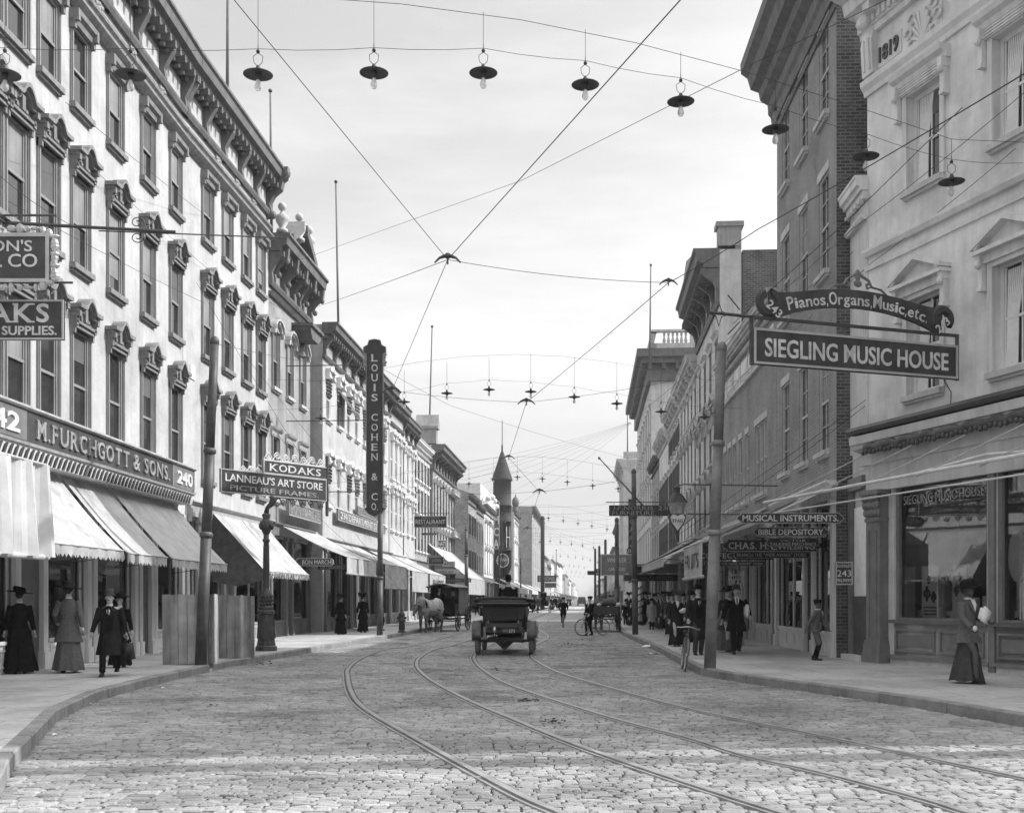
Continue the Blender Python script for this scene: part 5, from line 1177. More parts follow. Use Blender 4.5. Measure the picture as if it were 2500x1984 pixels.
# arched crest board above it
t2 = thing('shop_sign', 'arched scroll-ended board with curved lettering above the long framed board', 'sign', (cc.x,cc.y,0), rz)
top = []; bot = []; hw = Wd*.425
arc = lambda u: .34*(1-u*u)
for i in range(25):
    u = -1+2*i/24; top.append((u*hw, 7.28+arc(u)+.16*abs(u)**6)); bot.append((u*hw*.98, 6.93+arc(u)-.05*abs(u)**4))
g = MB(); 
for i in range(24): g.prism([bot[i],bot[i+1],top[i+1],top[i]], -.04, .04)
g.build('board', M['boardg'], t2)
for sg in (-1, 1):
    g = MB(); g.torus((sg*hw*1.0,0,7.22),.20,.09,'y',20,6, math.pi*(.85 if sg > 0 else -1.15)-(math.pi*.85 if sg > 0 else 0)-.6, math.pi*(1.45 if sg < 0 else 1.2)*(1) if sg > 0 else math.pi*.35+.3); g.build('scroll_end', M['boardg'], t2)
word = 'Pianos,Organs,Music,etc.'; n = len(word); wid = {'i':.5,',':.4,'.':.4,'t':.7,'M':1.4,'O':1.3,'P':1.05,'r':.8,'s':.85}
tot = sum(wid.get(c,1) for c in word); acc = 0
for c in word:
    wd = wid.get(c,1); u = -.82+1.64*(acc+wd/2)/tot; acc += wd
    g = MB(); hL = .25 if c.isupper() else (.2 if c in 'it' else .15); hL = {',':.07,'.':.035,'g':.20}.get(c, hL); dz = {',':-.125,'.':-.105,'g':-.075}.get(c, 0 if hL > .22 else (-.02 if hL > .18 else -.05))
    g.text(c, 1.64*hw/tot*wd*(.35 if c in ',.' else .84), hL, 0, dz, 0, .012, .01); sl = math.atan2(-.68*u, hw); g.xf(Matrix.Translation((u*hw,-.044,7.10+arc(u))) @ Matrix.Rotation(-sl,4,'Y')); g.build('lettering', M['letter'], t2)
for sg in (-1, 1):
    g = MB(); g.text('243', .36, .17, 0, 0, 0, .012, .01); g.xf(Matrix.Translation((sg*hw*.97,-.10,7.08)) @ Matrix.Rotation(R(40)*(-sg),4,'Y')); g.build('lettering', M['letter'], t2)
g = MB()
for sg in (-1, 1):
    g.tube([(0,0,7.98),(sg*.12,0,7.9),(sg*.25,0,7.84),(sg*.32,0,7.72),(sg*.22,0,7.68),(sg*.2,0,7.76),(sg*.27,0,7.78)], .028, 6); g.tube([(sg*.3,0,7.72),(sg*.55,0,7.68),(sg*.7,0,7.56),(sg*.62,0,7.6)], .022, 6)
g.ell((0,0,7.92),(.07,.03,.12)); g.ell((0,0,7.76),(.1,.03,.07)); g.build('crest', M['mid'], t2)
# finger signs over the right pavement
signpx('topmost pointed dark sign with pale letters left of the big shop window', 1799, 2059, 1252, 1277, 27.4, [('MUSICAL INSTRUMENTS.',0,0,.9,.62)], shape='point', board='board', fw=.012, bold=.012)
signpx('pointed sign with pale letters, second from the top of the stack', 1840, 2023, 1287, 1310, 28.2, [('BIBLE DEPOSITORY.',0,0,.88,.62)], shape='point', board='board', fw=.012, bold=.012)
signpx('pointed sign partly covered by the small talking machine plate', 1764, 2006, 1316, 1346, 30.2, [('CHAS. H. LLIENTHAL.',.0,-.02,.86,.55)] if False else [('CHAS. H.',-.24,-.02,.4,.55),('L.WILBING.',.22,-.1,.46,.5)], shape='point', board='board', fw=.015, bold=.015)
signpx('small rounded plate with two lines about talking machines', 1871, 1999, 1313, 1334, 29.2, [('VICTOR',0,.2,.5,.3),('TALKING MACHINES',0,-.2,.88,.34)], shape='round', board='board', fw=.008)
signpx('long rounded light-edged sign below the talking machine plate', 1791, 1976, 1346, 1362, 31, [('BRANCH THE "WIDE AWAKE" STORE.',0,0,.92,.55)], shape='round', board='board', fw=.008)
signpx('broad black board with large serif letters behind the near right pole', 1700, 1886, 1346, 1366, 33.5, [('CONFECTIONERY',0,0,.9,.66)], board='board', frame=None, bold=.01)
signpx('lowest thin rounded sign behind the near right pole', 1719, 1868, 1370, 1381, 36, [('BRANCH THE "WIDE AWAKE" STORE',.0,0,.92,.55)], shape='round', board='board', fw=.006)
signpx('framed dark milliner plate fixed beside the narrow doorway', 2039, 2081, 1371, 1427, 26.9, [('R.H.FINLEY',0,.32,.8,.13),('243',0,0,.8,.28),('MILLINERY',0,-.3,.86,.14)], board='board', fw=.03)
signpx('long furniture sign crossing behind the second right pole', 1487, 1640, 1233, 1259, 45.2, [('J.F.NORRIS. 231',0,.24,.88,.36,'letterg'),('FURNITURE.',-.1,-.24,.7,.36,'letterg')], frame='boardg', fw=.01, hang=.12)
signpx('upper faded confectioner board deep under the right awnings', 1530, 1655, 1376, 1398, 52, [('BONIDAS CANDY',0,.2,.8,.4,'letterg'),('BEST MADE',0,-.26,.7,.25,'letterg')], board='mid', frame=None)
signpx('lower dark board with pale capitals deep under the right awnings', 1522, 1655, 1402, 1418, 54, [("O'SHAUGHNESSY'S.",.05,0,.75,.5,'letterg')], board='boardg', frame='mid', fw=.03)
t = signpx('tall narrow cigar sign behind the second right pole', 1534, 1549, 1218, 1352, 62, [], board='board', frame=None)
for i, ch_ in enumerate(['C','I','G','A','R','S']): g = MB(); g.text(ch_, .2 if ch_ != 'I' else .06, .26, 0, 1.2-i*.46, -.03, .012); g.build('lettering', M['letterg'], t)
t = signpx('small numbered plate under the tall cigar sign', 1530, 1548, 1338, 1350, 61.5, [('357',0,0,.85,.7)], board='board', frame=None)
signpx('big painted billboard on posts at the right cross street', 1466, 1545, 1352, 1405, 95, [('WHEELER',0,.22,.6,.2),('CARRIAGES',0,-.2,.5,.14)], board='mid', frame='frame', fw=.08)
signpx('small two line hanging sign left of the billboard', 1452, 1466, 1388, 1404, 105, [('W',0,.22,.3,.34),('EX',0,-.24,.4,.34)], board='board', frame=None)
signpx('grey blank hanging sign left of the two line sign', 1434, 1452, 1393, 1403, 106, [], board='boardg', frame='boardg', fw=.02)
fsign(FR2, 52, 60, 5.3, 6.1, .7, 'HEYN TEX.', 'slanting fascia sign on the stone fronted block behind the lantern', 'mid', 'letterg')
# lantern advertising sign
c = P(1653,1262,35)
t = thing('lantern_sign', 'peaked metal lantern with a heart shaped glass panel lettered on its front', 'sign', (c.x,c.y,c.z))
g = MB(); g.loft([(0,0,.10,.20,.20),(0,0,.42,.27,.27),(0,0,.45,.30,.30)], 6); g.build('glass_box', M['letterg'], t)
g = MB(); g.loft([(0,0,.45,.34,.34),(0,0,.50,.30,.30),(0,0,.72,.14,.14),(0,0,.74,.09,.09),(0,0,.86,.09,.09),(0,0,.90,.12,.12),(0,0,1.0,.01,.01)], 6); g.build('roof', M['boardg'], t)
g = MB(); g.prism([(-.26,.08),(.26,.08),(.26,.0),(.2,-.2),(.06,-.42),(.03,-.68),(0,-.76),(-.03,-.68),(-.06,-.42),(-.2,-.2),(-.26,0)], -.12, .12); g.build('body', M['boardg'], t)
g = MB(); g.prism([(0,-.42),(.18,-.16),(.22,.0),(.16,.07),(.08,.07),(0,.02),(-.08,.07),(-.16,.07),(-.22,0),(-.18,-.16)], -.14, -.12); g.build('heart_panel', M['letter'], t)
g = MB(); g.text('STAG', .32, .1, 0, -.12, -.142, .01, .01); g.build('lettering', M['letterd'], t)
g = MB(); g.tube([(.0,0,.95),(.2,0,1.0),(3.2,.5,1.0)], .02, 5); g.tube([(.3,0,.1),(3.0,.4,.1)], .02, 5); g.build('bracket', M['iron'], t)

# ================================================================== POLES AND POSTS
def pole(label, base, top, r0, r1, collars=(.33,.72), name='street_pole', mat='pole', group='iron poles along the kerbs', arms=True):
    t = thing(name, label, 'pole', base, 0, group); v = Vector(top)-Vector(base)
    def seg(a, b, ra, rb, nm='shaft'):
        g = MB(); g.tube([v*a, v*b], [ra, rb], 16); g.build(nm, M[mat], t, True)
    cs = [0]+list(collars)+[1]
    for i in range(len(cs)-1):
        k = i/(len(cs)-1); seg(cs[i], cs[i+1], r0+(r1-r0)*k, r0+(r1-r0)*(k+.12))
    for c in collars:
        g = MB(); rr = r0+(r1-r0)*c*.8; g.tube([v*(c-.006), v*(c-.004), v*(c+.006), v*(c+.012)], [rr*1.1, rr*1.3, rr*1.3, rr], 16); g.build('collar', M[mat], t, True)
    g = MB(); g.ell(v, (r1*1.25,r1*1.25,r1*1.6), 12, 8); g.build('cap', M[mat], t, True)
    return t
def gp(x, y): return G(x, y, .15)
b = gp(490,1622); pole('leaning iron pole beside the board crates at the near left kerb', b, P(524,835,b.y), .125, .085, (.40,.66))
b = gp(927,1550); pole('iron pole below the tall vertical sign', b, P(929,1130,b.y), .12, .08)
b = gp(1139,1519); pole('thin pole behind the horse wagon', b, P(1138,1293,b.y), .12, .08)
b = gp(1733,1630); pole('thick iron pole at the bend of the right kerb, before the signs', b, P(1762,850,b.y), .125, .09, (.42,.70), mat='poleg')
b = gp(1551,1548); pole('second iron pole on the right, crossing the furniture sign', b, P(1547,1152,b.y), .12, .085)
pole('third pole on the right, past the loaded cart', (6.85,75,.15), (6.85,75,6.7), .15, .12)
pole('pole crossing the four letter vertical sign', (-1.4,120,.15), (-1.3,120,7), .11, .08)
pole('pole before the blank plastered end wall on the left', (1.2,122+35,.15), (1.2,157,7), .12, .08)
pole('tall thick telegraph pole with crossed arms in the left distance', (4.0,150,.1), (4.0,150,12), .26, .24, (), mat='woodd')
for i, (x, Yy) in enumerate(((1453,118),(1463,112),(1478,100))): p = P(x, HOR, Yy); pole('%s slim pole under the billboard from the left' % ORD[i], (p.x,Yy,.15), (p.x,Yy,6.6), .12, .09, ())
def flagpole(label, x0, y0, x1, y1, Y, r=.06, zb=None):
    a = P(x0,y0,Y); b_ = P(x1,y1,Y)
    if zb is not None: b_.z = zb
    t = thing('flagpole', label, 'flagpole', b_, 0, 'bare flagpoles on the roofs'); g = MB(); v = a-b_
    g.tube([Vector((0,0,0)), v], [r, r*.55], 8); g.build('shaft', M['cornice'], t, True); g = MB(); g.ell(v, r*1.3, 8, 6); g.build('ball', M['iron'], t, True)
flagpole('tallest flagpole, running out of the picture above the left cornice', 556, -120, 555, 300, 37, .06, 17)
flagpole('flagpole at the far end of the left cornice', 660, 222, 663, 560, 43, .06, 15)
flagpole('flagpole behind the cornice of the draped block', 820, 444, 828, 800, 58, .07, 13)
flagpole('flagpole above the raised end gable', 1055, 797, 1046, 1080, 98, .09, 13)
flagpole('flagpole at the balustrade corner on the right', 1589, 647, 1586, 900, 100, .09, 21.6)
flagpole('flagpole beyond the balustraded building', 1532, 1005, 1532, 1110, 151, .1, 19.8)
flagpole('slanting flagstaff reaching over the right street front', 1463, 1118, 1575, 1240, 85, .08)
flagpole('thin flagpole in the far left distance', 1358, 1342, 1358, 1390, 190, .09)
# cast iron post
b = gp(650,1588); t = thing('cast_iron_post', 'ornate fluted cast iron post with a leafy capital on the left kerb', 'post', b)
g = MB(); g.lathe([(.30,0),(.30,.12),(.26,.15),(.25,.25),(.24,.26),(.215,1.0),(.25,1.03),(.25,1.1),(.2,1.13),(.21,1.2),(.19,1.24)],(0,0,0),12); g.build('pedestal', M['iron'], t)
g = MB()
for k in range(6):
    a = k*math.pi/3; c1_, s1_ = math.cos(a), math.sin(a); 
    for sg in (-1,1): g.tube([(.245*math.cos(a-.35*sg),.245*math.sin(a-.35*sg),.35),(.225*math.cos(a+.35*sg),.225*math.sin(a+.35*sg),.9)], .018, 5)
g.build('cross_ribs', M['iron'], t)
g = MB(); g.lathe([(.16,1.2),(.17,1.55),(.15,1.62),(.11,1.66),(.09,1.7),(.075,3.0),(.1,3.02),(.1,3.08),(.075,3.1),(.08,3.25)],(0,0,0),16); g.build('shaft', M['iron'], t, True)
g = MB()
for k in range(12):
    a = k*math.pi/6; g.tube([(.085*math.cos(a),.085*math.sin(a),1.75),(.075*math.cos(a),.075*math.sin(a),2.9)], .010, 4)
    for j in range(3): g.ell((.165*math.cos(a+j*.25),.165*math.sin(a+j*.25),1.3+.1*j),(.03,.03,.05),6,4)
g.build('flutes', M['iron'], t, True)
g = MB(); g.lathe([(.08,3.22),(.11,3.28),(.17,3.42),(.18,3.55),(.12,3.6),(.09,3.65),(.12,3.75),(.08,3.8)],(0,0,0),16)
for k in range(10):
    a = k*math.pi/5; g.ell((.16*math.cos(a),.16*math.sin(a),3.42+.04*(k%2)),(.05,.05,.08),6,5)
g.build('capital', M['iron'], t, True)
g = MB(); g.tube([(0,0,3.8),(.03,0,3.95),(.14,0,4.05),(.2,0,4.2),(.12,0,4.28)], [.07,.06,.08,.1,.05], 8); g.build('scroll_top', M['iron'], t, True)
# hydrant
b = gp(981,1543); t = thing('fire_hydrant', 'dark squat fire hydrant on the left kerb before the horse', 'hydrant', b)
g = MB(); g.lathe([(.17,0),(.17,.05),(.12,.08),(.12,.12),(.14,.14),(.12,.45),(.17,.48),(.17,.54),(.12,.57),(.12,.7),(.15,.73),(.13,.8),(.06,.88),(.04,.9),(.04,.97),(.01,.98)],(0,0,0),16); g.build('barrel', M['iron'], t, True)
for sg in (-1,1): g = MB(); g.tube([(sg*.1,0,.62),(sg*.2,0,.62)], [.05,.06], 8); g.build('nozzle', M['iron'], t, True)
# board crates
def crate(label, x0, x1, yb, yt, ang, dep):
    a = gp(x0, yb); b2 = gp(x1, yb); w = (b2-a).length; h = (yb-yt)*a.y/FPX
    t = thing('board_crate', label, 'crate', a, ang); t.rotation_euler = (R(-1.2),R(-.8),ang)
    n = 6
    for side in range(2):
        g = MB(); x = 0; wm = random.Random(int(x0)+side)
        W = w if side == 0 else dep
        k = 0
        while x < W-.01:
            g.m = wm.choice([0,0,1,2,0]); e = min(W, x+random.uniform(.13,.26)); y = random.uniform(0,.006)
            if side == 0: g.box(x,e-.013,y,.025,0+random.uniform(0,.01),h+random.uniform(-.01,.006))
            else: g.box(w-.025,w-y,x+.03,e+.024,0,h+random.uniform(-.01,.006))
            x = e
        g.build('board_side', [M['wood'],M['wood2'],M['wood3']], t)
    g = MB(); g.box(0,.03,.03,dep,0,h-.01); g.box(0,w-.03,dep,dep+.03,0,h-.01); g.build('board_back', M['wood'], t)
    return t
crate('wide raw board crate behind the leaning pole', 397, 524, 1622, 1451, R(1), .32)
crate('narrower raw board crate with a sunlit side, right of the leaning pole', 532, 592, 1606, 1453, R(-13), .75)

# ================================================================== STRUNG LAMPS AND WIRES
def lamp_proto():
    t = thing('street_lamp', 'x', 'lamp', (0,0,0))
    g = MB(); g.lathe([(.0,.035),(.05,.03),(.19,.0),(.215,-.012),(.215,-.02),(.19,-.012),(.05,.012),(.0,.01)],(0,0,0),24); g.build('shade', M['iron'], t, True)
    g = MB(); g.lathe([(.035,.02),(.045,.05),(.03,.1),(.015,.12)],(0,0,0),10); g.lathe([(.04,-.09),(.045,-.06),(.045,0)],(0,0,0),10); g.build('socket', M['iron'], t, True)
    g = MB(); g.lathe([(.005,-.255),(.03,-.245),(.052,-.21),(.05,-.17),(.03,-.12),(.025,-.08)],(0,0,0),12); g.build('bulb', M['bulb'], t, True)
    g = MB(); g.tube([(0,0,.1),(.06,0,.16),(.07,0,.25),(0,0,.3)], .005, 4); g.tube([(0,0,.1),(-.06,0,.16),(-.07,0,.25),(0,0,.3)], .005, 4); g.ell((0,0,.32),.03,7,5); g.tube([(0,0,.3),(0,0,.42)], .006, 4); g.build('hanger', M['wire'], t)
    return t
LP = lamp_proto(); used = [False]
def wire(label, pts, r=.009, sagm=0, n=10):
    pts = [Vector(p) for p in pts]; c = sum(pts, Vector())/len(pts); q = []
    for a, b_ in zip(pts, pts[1:]):
        for i in range(n): u = i/n; p = a.lerp(b_, u); p.z -= sagm*4*u*(1-u); q.append(p-c)
    q.append(pts[-1]-c); g = MB(); g.tube(q, r*.68, 5); o = g.build('overhead_wire', M['wire'], None, loc=c); tag(o, label, 'wire', 'overhead wires'); return o
rows = [
 ([(12,180),(319,180),(630,180),(913,176),(1180,176),(1429,205),(1662,246),(1893,314),(2114,380),(2323,442)], 16.0, 19.2, 'nearest'),
 ([(783,1020),(987,980),(1091,959),(1194,950),(1296,955),(1402,968),(1506,984),(1614,1004),(1720,1017)], 42, 42, 'second'),
 ([(1022,1201),(1083,1190),(1145,1180),(1205,1168),(1263,1164),(1324,1168),(1385,1176),(1447,1185),(1509,1192)], 73, 73, 'third'),
 ([(1197,1275),(1234,1269),(1271,1265),(1305,1262),(1339,1264),(1375,1270),(1411,1277),(1445,1283),(1482,1291)], 108, 108, 'fourth'),
 ([(1318,1322),(1343,1320),(1368,1323),(1395,1327),(1422,1331),(1449,1336)], 150, 150, 'fifth'),
 ([(1350,1359),(1368,1357),(1387,1358),(1405,1360),(1423,1363),(1441,1367),(1459,1371)], 205, 205, 'sixth'),
 ([(1364,1382),(1377,1381),(1390,1381),(1401,1382),(1413,1383),(1426,1385)], 265, 265, 'seventh'),
 ([(1383,1397),(1395,1396),(1406,1397),(1417,1398),(1428,1400)], 340, 340, 'eighth'),
 ([(1393,1408),(1403,1407),(1413,1408),(1424,1409)], 430, 430, 'ninth')]
for ri, (L_, Ya, Yb, nm) in enumerate(rows):
    prev = []
    for i, (x, y) in enumerate(L_):
        Yv = Ya+(Yb-Ya)*i/(len(L_)-1); p = P(x, y, Yv)
        o = LP if not used[0] else copy_tree(LP); used[0] = True
        o.location = p; o.scale = (1,1,1) if ri < 4 else (1.15,1.15,1.15)
        if ri < 4: o['label'] = '%s lamp from the left in the %s string across the street' % (ORD[i], nm)
        else: o['label'] = '%s lamp from the left in the tiny %s string of lamps' % (ORD[i], nm)
        o['group'] = 'bare bulb lamps strung across the street'; prev.append(p)
    up = Vector((0,0,.36)); lead = [prev[0]+Vector((-3.5 if ri < 4 else -1,0,.3))]; tail = [prev[-1]+Vector((3 if 0 < ri < 4 else 1.2,0,.3))]
    wire('feed wire linking the %s string of lamps' % nm, lead+[p+up for p in prev]+tail, .006 if ri < 2 else .009, .03, 3)
    if ri < 5:
        s = [p+Vector((0,0,[1.15,1.35,1.3,1.2,1.1][ri]-(0 if ri else .05*k))) for k, p in enumerate(prev)]
        wire('upper span wire holding the %s string of lamps' % nm, [s[0]+Vector((-3,0,.1))]+[s[0].lerp(s[-1], k/8)+Vector((0,0,(s[len(s)//2].z-(s[0].z+s[-1].z)/2)*math.sin(math.pi*k/8))) for k in range(9)]+[s[-1]+Vector((2.2,0,-.1))], .007 if ri < 2 else .01, 0, 2)
        if ri < 3:
            for k, p in enumerate(prev):
                z = s[0].lerp(s[-1], k/(len(s)-1)); z = z.z+(s[len(s)//2].z-(s[0].z+s[-1].z)/2)*math.sin(math.pi*k/(len(s)-1))
                pr = [c_ for c_ in bpy.data.objects if False]
                g = MB(); g.tube([(0,0,.4),(0,0,max(.5,z-p.z))], .004 if ri < 1 else .006, 4)
                own = [q for q in col.objects if q.name.startswith('street_lamp') and (q.location-p).length < 1e-3]
                g.build('suspension_wire', M['wire'], own[0])
# trolley wires with their ears
J = dict(J1=P(1093,634,14.9), J2=P(1632,690,16), J3=P(957,953,24), J4=P(1285,982,25.8), J5=P(1242,1117,36), J6=P(1317,1200,47), J7=P(1288,1290,72), J8=P(1400,1400,200))
def ear(label, p, s=1.0, flip=0):
    t = thing('trolley_ear', label, 'wire hanger', p, 0, 'hangers of the trolley wire'); g = MB()
    g.tube([(-.17*s,0,-.04*s),(-.11*s,0,.02*s),(-.05*s,0,.045*s),(.05*s,0,.045*s),(.11*s,0,.02*s),(.17*s,0,-.04*s)], [.010*s,.016*s,.025*s,.025*s,.016*s,.010*s], 6); g.build('arched_yoke', M['iron'], t)
    g = MB(); g.ell((0,0,.05*s),(.045*s,.045*s,.04*s),8,6); g.tube([(0,0,0),(0,0,-.06*s)], .012*s, 5); g.build('insulator', M['iron'], t)
for k, s_, lb in (('J1',1,'largest hanger, above the street centre'),('J2',.75,'hanger right of centre beside the right flagpole'),('J3',1.15,'hanger just right of the tall vertical sign'),('J4',1.15,'hanger under the second string of lamps'),('J5',1.1,'hanger right of the turret spire'),('J6',1.6,'hanger under the third string of lamps'),('J7',1.6,'hanger above the left distance roofs')): ear(lb, J[k], s_)
wire('trolley wire rising from the central hanger to the upper right', [P(1668,0,9.0)+Vector((.3,-1,0)), J['J1']], .008)
wire('guy wire rising from the central hanger to the upper left', [P(555,-20,9.5), J['J1']], .006)
wire('trolley wire falling from the central hanger to the hanger beside the tall sign', [J['J1'], J['J3']], .007)
wire('slack wire between the central hanger and the right hanger', [J['J1'], J['J2']], .006, .06)
wire('trolley wire from the upper right past the right hanger', [P(2600,120,8), P(1850,560,13.4), J['J2'], J['J4']], .008, .02)
wire('wire from the second lamps hanger down toward the spire', [J['J4'], J['J5']], .009)
wire('trolley wire right of the turret', [J['J5'], J['J6']], .010)
wire('trolley wire falling to the far hanger', [J['J6'], J['J7']], .012)
wire('span wire from the tall sign hanger to the second lamps hanger', [J['J3'], J['J4'], P(1640,930,27)], .006, .04)
wire('long diagonal wire from the left roofs to the upper right', [P(690,650,46), P(1275,440,30), P(1850,150,18), P(2500,-160,14)], .009, 0)
wire('wire from the left roofs up to the central hanger', [P(700,770,44), J['J1']], .007, .05)
wire('wire from the left roofs down across to the far right', [P(655,735,42), P(1100,990,60), P(1500,1110,80), P(1660,1140,90)], .012, .1)
wire('span wire under the third string of lamps', [P(1150,1205,47), J['J6'], P(1500,1176,47)], .010, .02)
for i in range(8):
    a = P(1540,1030+i*.6,86); e = P([730,760,800,850,900,960,1040,1140,1230,1290][i], [1190,1215,1230,1240,1262,1280,1290,1300,1330,1345][i], [48,50,54,56,60,66,70,80,95,110][i]); wire('%s wire of the fan spreading left from the tall stone building' % ORD[i], [a, e], .009, .5, 12)
for i in range(8):
    wire('%s service wire near the telegraph pole' % ORD[i], [P(1322+i,1282,150), P([1180,1230,1260,1400,1440,1470,1490,1500][i],[1300,1310,1330,1370,1365,1350,1330,1300][i],[110,120,130,210,180,160,140,120][i])], .011, .4, 8)
for i in range(6): wire('%s cross wire over the distant street' % ORD[i], [P(1120-i*3+30*i,1215+i*21,90+i*18), P(1500-i*5,1228+i*19,92+i*18)], .010+.001*i, .5, 8)
wire('black cable rising steeply across the corner building', [P(2350,262,22.8), P(2062,545,25), P(1790,790,30)], .012)
wire('upper cable from the corner building down to the brick block', [P(2680,70,20), P(2080,560,26), P(1560,1010,60)], .010, .1)
wire('cable from a wall hook on the corner building to the distance', [P(2480,362,21.6), P(2130,640,26.2), P(1700,1010,46), P(1560,1190,70)], .009, .05)
wire('lower cable from a wall hook on the corner building', [P(2217,502,25.3), P(1860,790,33), P(1600,1060,60)], .009, .05)
wire('pair cable from the insulator on the corner building', [P(2136,972,26.4), P(1860,1180,30), P(1640,1340,38)], .010, .02)
wire('second pair cable from the insulator on the corner building', [P(2132,962,26.4), P(1850,1165,30), P(1620,1330,38)], .010, .02)
for i, (a, b_, c_, d_, Y0, Y1) in enumerate(((0,430,180,553,20,22),(0,480,500,740,22,30),(160,250,600,600,22,42),(230,415,640,765,26,42),(480,690,790,1200,33,40),(600,870,1000,1360,36,50),(530,840,900,905,24,44),(640,1010,1010,1480,40,50),(690,1180,1010,1470,38,56))):
    wire('%s cable strung along the left fronts from the top' % ORD[i], [P(a,b_,Y0), P(c_,d_,Y1)], .008, .06)
# bracket rod across the left front
a = P(-20,542,22); b_ = P(700,581,22.3); t = thing('iron_bracket', 'long black iron bracket rod reaching out across the left block', 'bracket', a)
g = MB(); g.tube([(0,0,0),(b_-a)*.62], [.035,.03], 6); g.build('thick_rod', M['iron'], t); g = MB(); g.tube([(b_-a)*.36+Vector((0,0,-.06)),(b_-a)], .014, 5); g.build('thin_rod', M['iron'], t)
for sg in (-1,1): g = MB(); q0 = (b_-a)*.49; g.tube([q0+Vector(((.14-.006*j)*math.cos(j*.45),0,sg*(.14+(.12-.005*j)*math.sin(j*.45)))) for j in range(20)], .010, 4); g.build('scroll', M['iron'], t)
# unseen pole that throws the dark band over the near setts
pole('tall wooden pole standing on the corner pavement, right', (9.6,12.35,.0), (9.6,12.35,13), .27, .22, (), mat='woodd')
# ================================================================== PEOPLE
def ik(a, b, l1, l2, pole):
    a, b = Vector(a), Vector(b); d_ = b-a; L = min(d_.length, l1+l2-.002); u = d_.normalized()
    x = (L*L+l1*l1-l2*l2)/(2*L); h = math.sqrt(max(0, l1*l1-x*x)); q = Vector(pole)-u*Vector(pole).dot(u); q.normalize()
    return a+u*x+q*h, a+u*L
def hand_mb(w, dirv, side, curl=.5):
    """fingers as separate bent tubes leaving a palm; dirv = direction the forearm points, side = lateral sign of the thumb"""
    g = MB(); u = Vector(dirv).normalized(); lat = u.cross(Vector((0,1,0))); 
    if lat.length < .1: lat = Vector((1,0,0))
    lat.normalize(); nrm = u.cross(lat).normalized()
    pc = Vector(w)+u*.05
    g.tube([Vector(w), Vector(w)+u*.03, Vector(w)+u*.09], [.024,.036,.034], 10, flat=.55)
    for k in range(4):
        o = (k-1.5)*.017; ln = [.062,.074,.07,.054][k]; b0 = Vector(w)+u*.085+lat*o
        p1 = b0+u*ln*.5+nrm*.006; p2 = p1+(u*(1-curl)+nrm*curl).normalized()*ln*.35; p3 = p2+(u*(1-1.4*curl)+nrm*1.4*curl).normalized()*ln*.3
        g.tube([b0,p1,p2,p3], [.0095,.0085,.008,.006], 6)
    t0 = Vector(w)+u*.03+lat*side*.03; g.tube([t0, t0+(u*.7+lat*side*.7).normalized()*.035, t0+(u*1.0+lat*side*.35+nrm*.2).normalized()*.065], [.012,.010,.008], 6)
    return g
HATS = {}
def hat(kind, t, hz, m):
    g = MB(); c = (0, .005, 0)
    if kind == 'bowler': g.lathe([(.135,.045),(.145,.055),(.14,.065),(.1,.06),(.098,.1),(.09,.15),(.06,.185),(.01,.195)],c,20); g.v = [(p[0]*.92,p[1]*1.12,p[2]) for p in g.v]
    elif kind == 'fedora':
        g.lathe([(.17,.055),(.175,.06),(.17,.066),(.1,.062),(.096,.12),(.085,.17),(.05,.185),(.01,.165)],c,24); g.v = [(p[0],p[1]*1.1,p[2]+(.9*abs(p[0])**2 if abs(p[0]) > .1 else 0)-(.02 if (abs(p[0]) < .03 and p[2] > .15) else 0)) for p in g.v]
    elif kind == 'wide':
        g.lathe([(.24,.05),(.25,.058),(.24,.066),(.12,.07),(.12,.14),(.1,.17),(.01,.18)],c,24); g.v = [(p[0]*1.05,p[1],p[2]+.03*math.sin(p[0]*9)) for p in g.v]
    elif kind == 'plume':
        g.lathe([(.21,.05),(.22,.07),(.2,.09),(.11,.08),(.13,.16),(.08,.2),(.01,.2)],c,24)
        for k in range(16): a = k*.8; g.ell((.15*math.cos(a)+.03, .12*math.sin(a), .15+.04*math.sin(k*1.7)), (.06,.05,.045), 7, 5)
    elif kind == 'cap': g.lathe([(.095,.05),(.12,.085),(.125,.11),(.1,.135),(.01,.145)],c,18); g.prism([(-.07,.05),(.07,.05),(.07,.058),(-.07,.058)], -.17, -.08)
    elif kind == 'girl': g.lathe([(.22,.02),(.23,.03),(.2,.06),(.11,.07),(.11,.13),(.07,.16),(.01,.16)],c,20)
    g.v = [(p[0],p[1],p[2]+hz) for p in g.v]
    return g.build('hat', M[m], t, True)
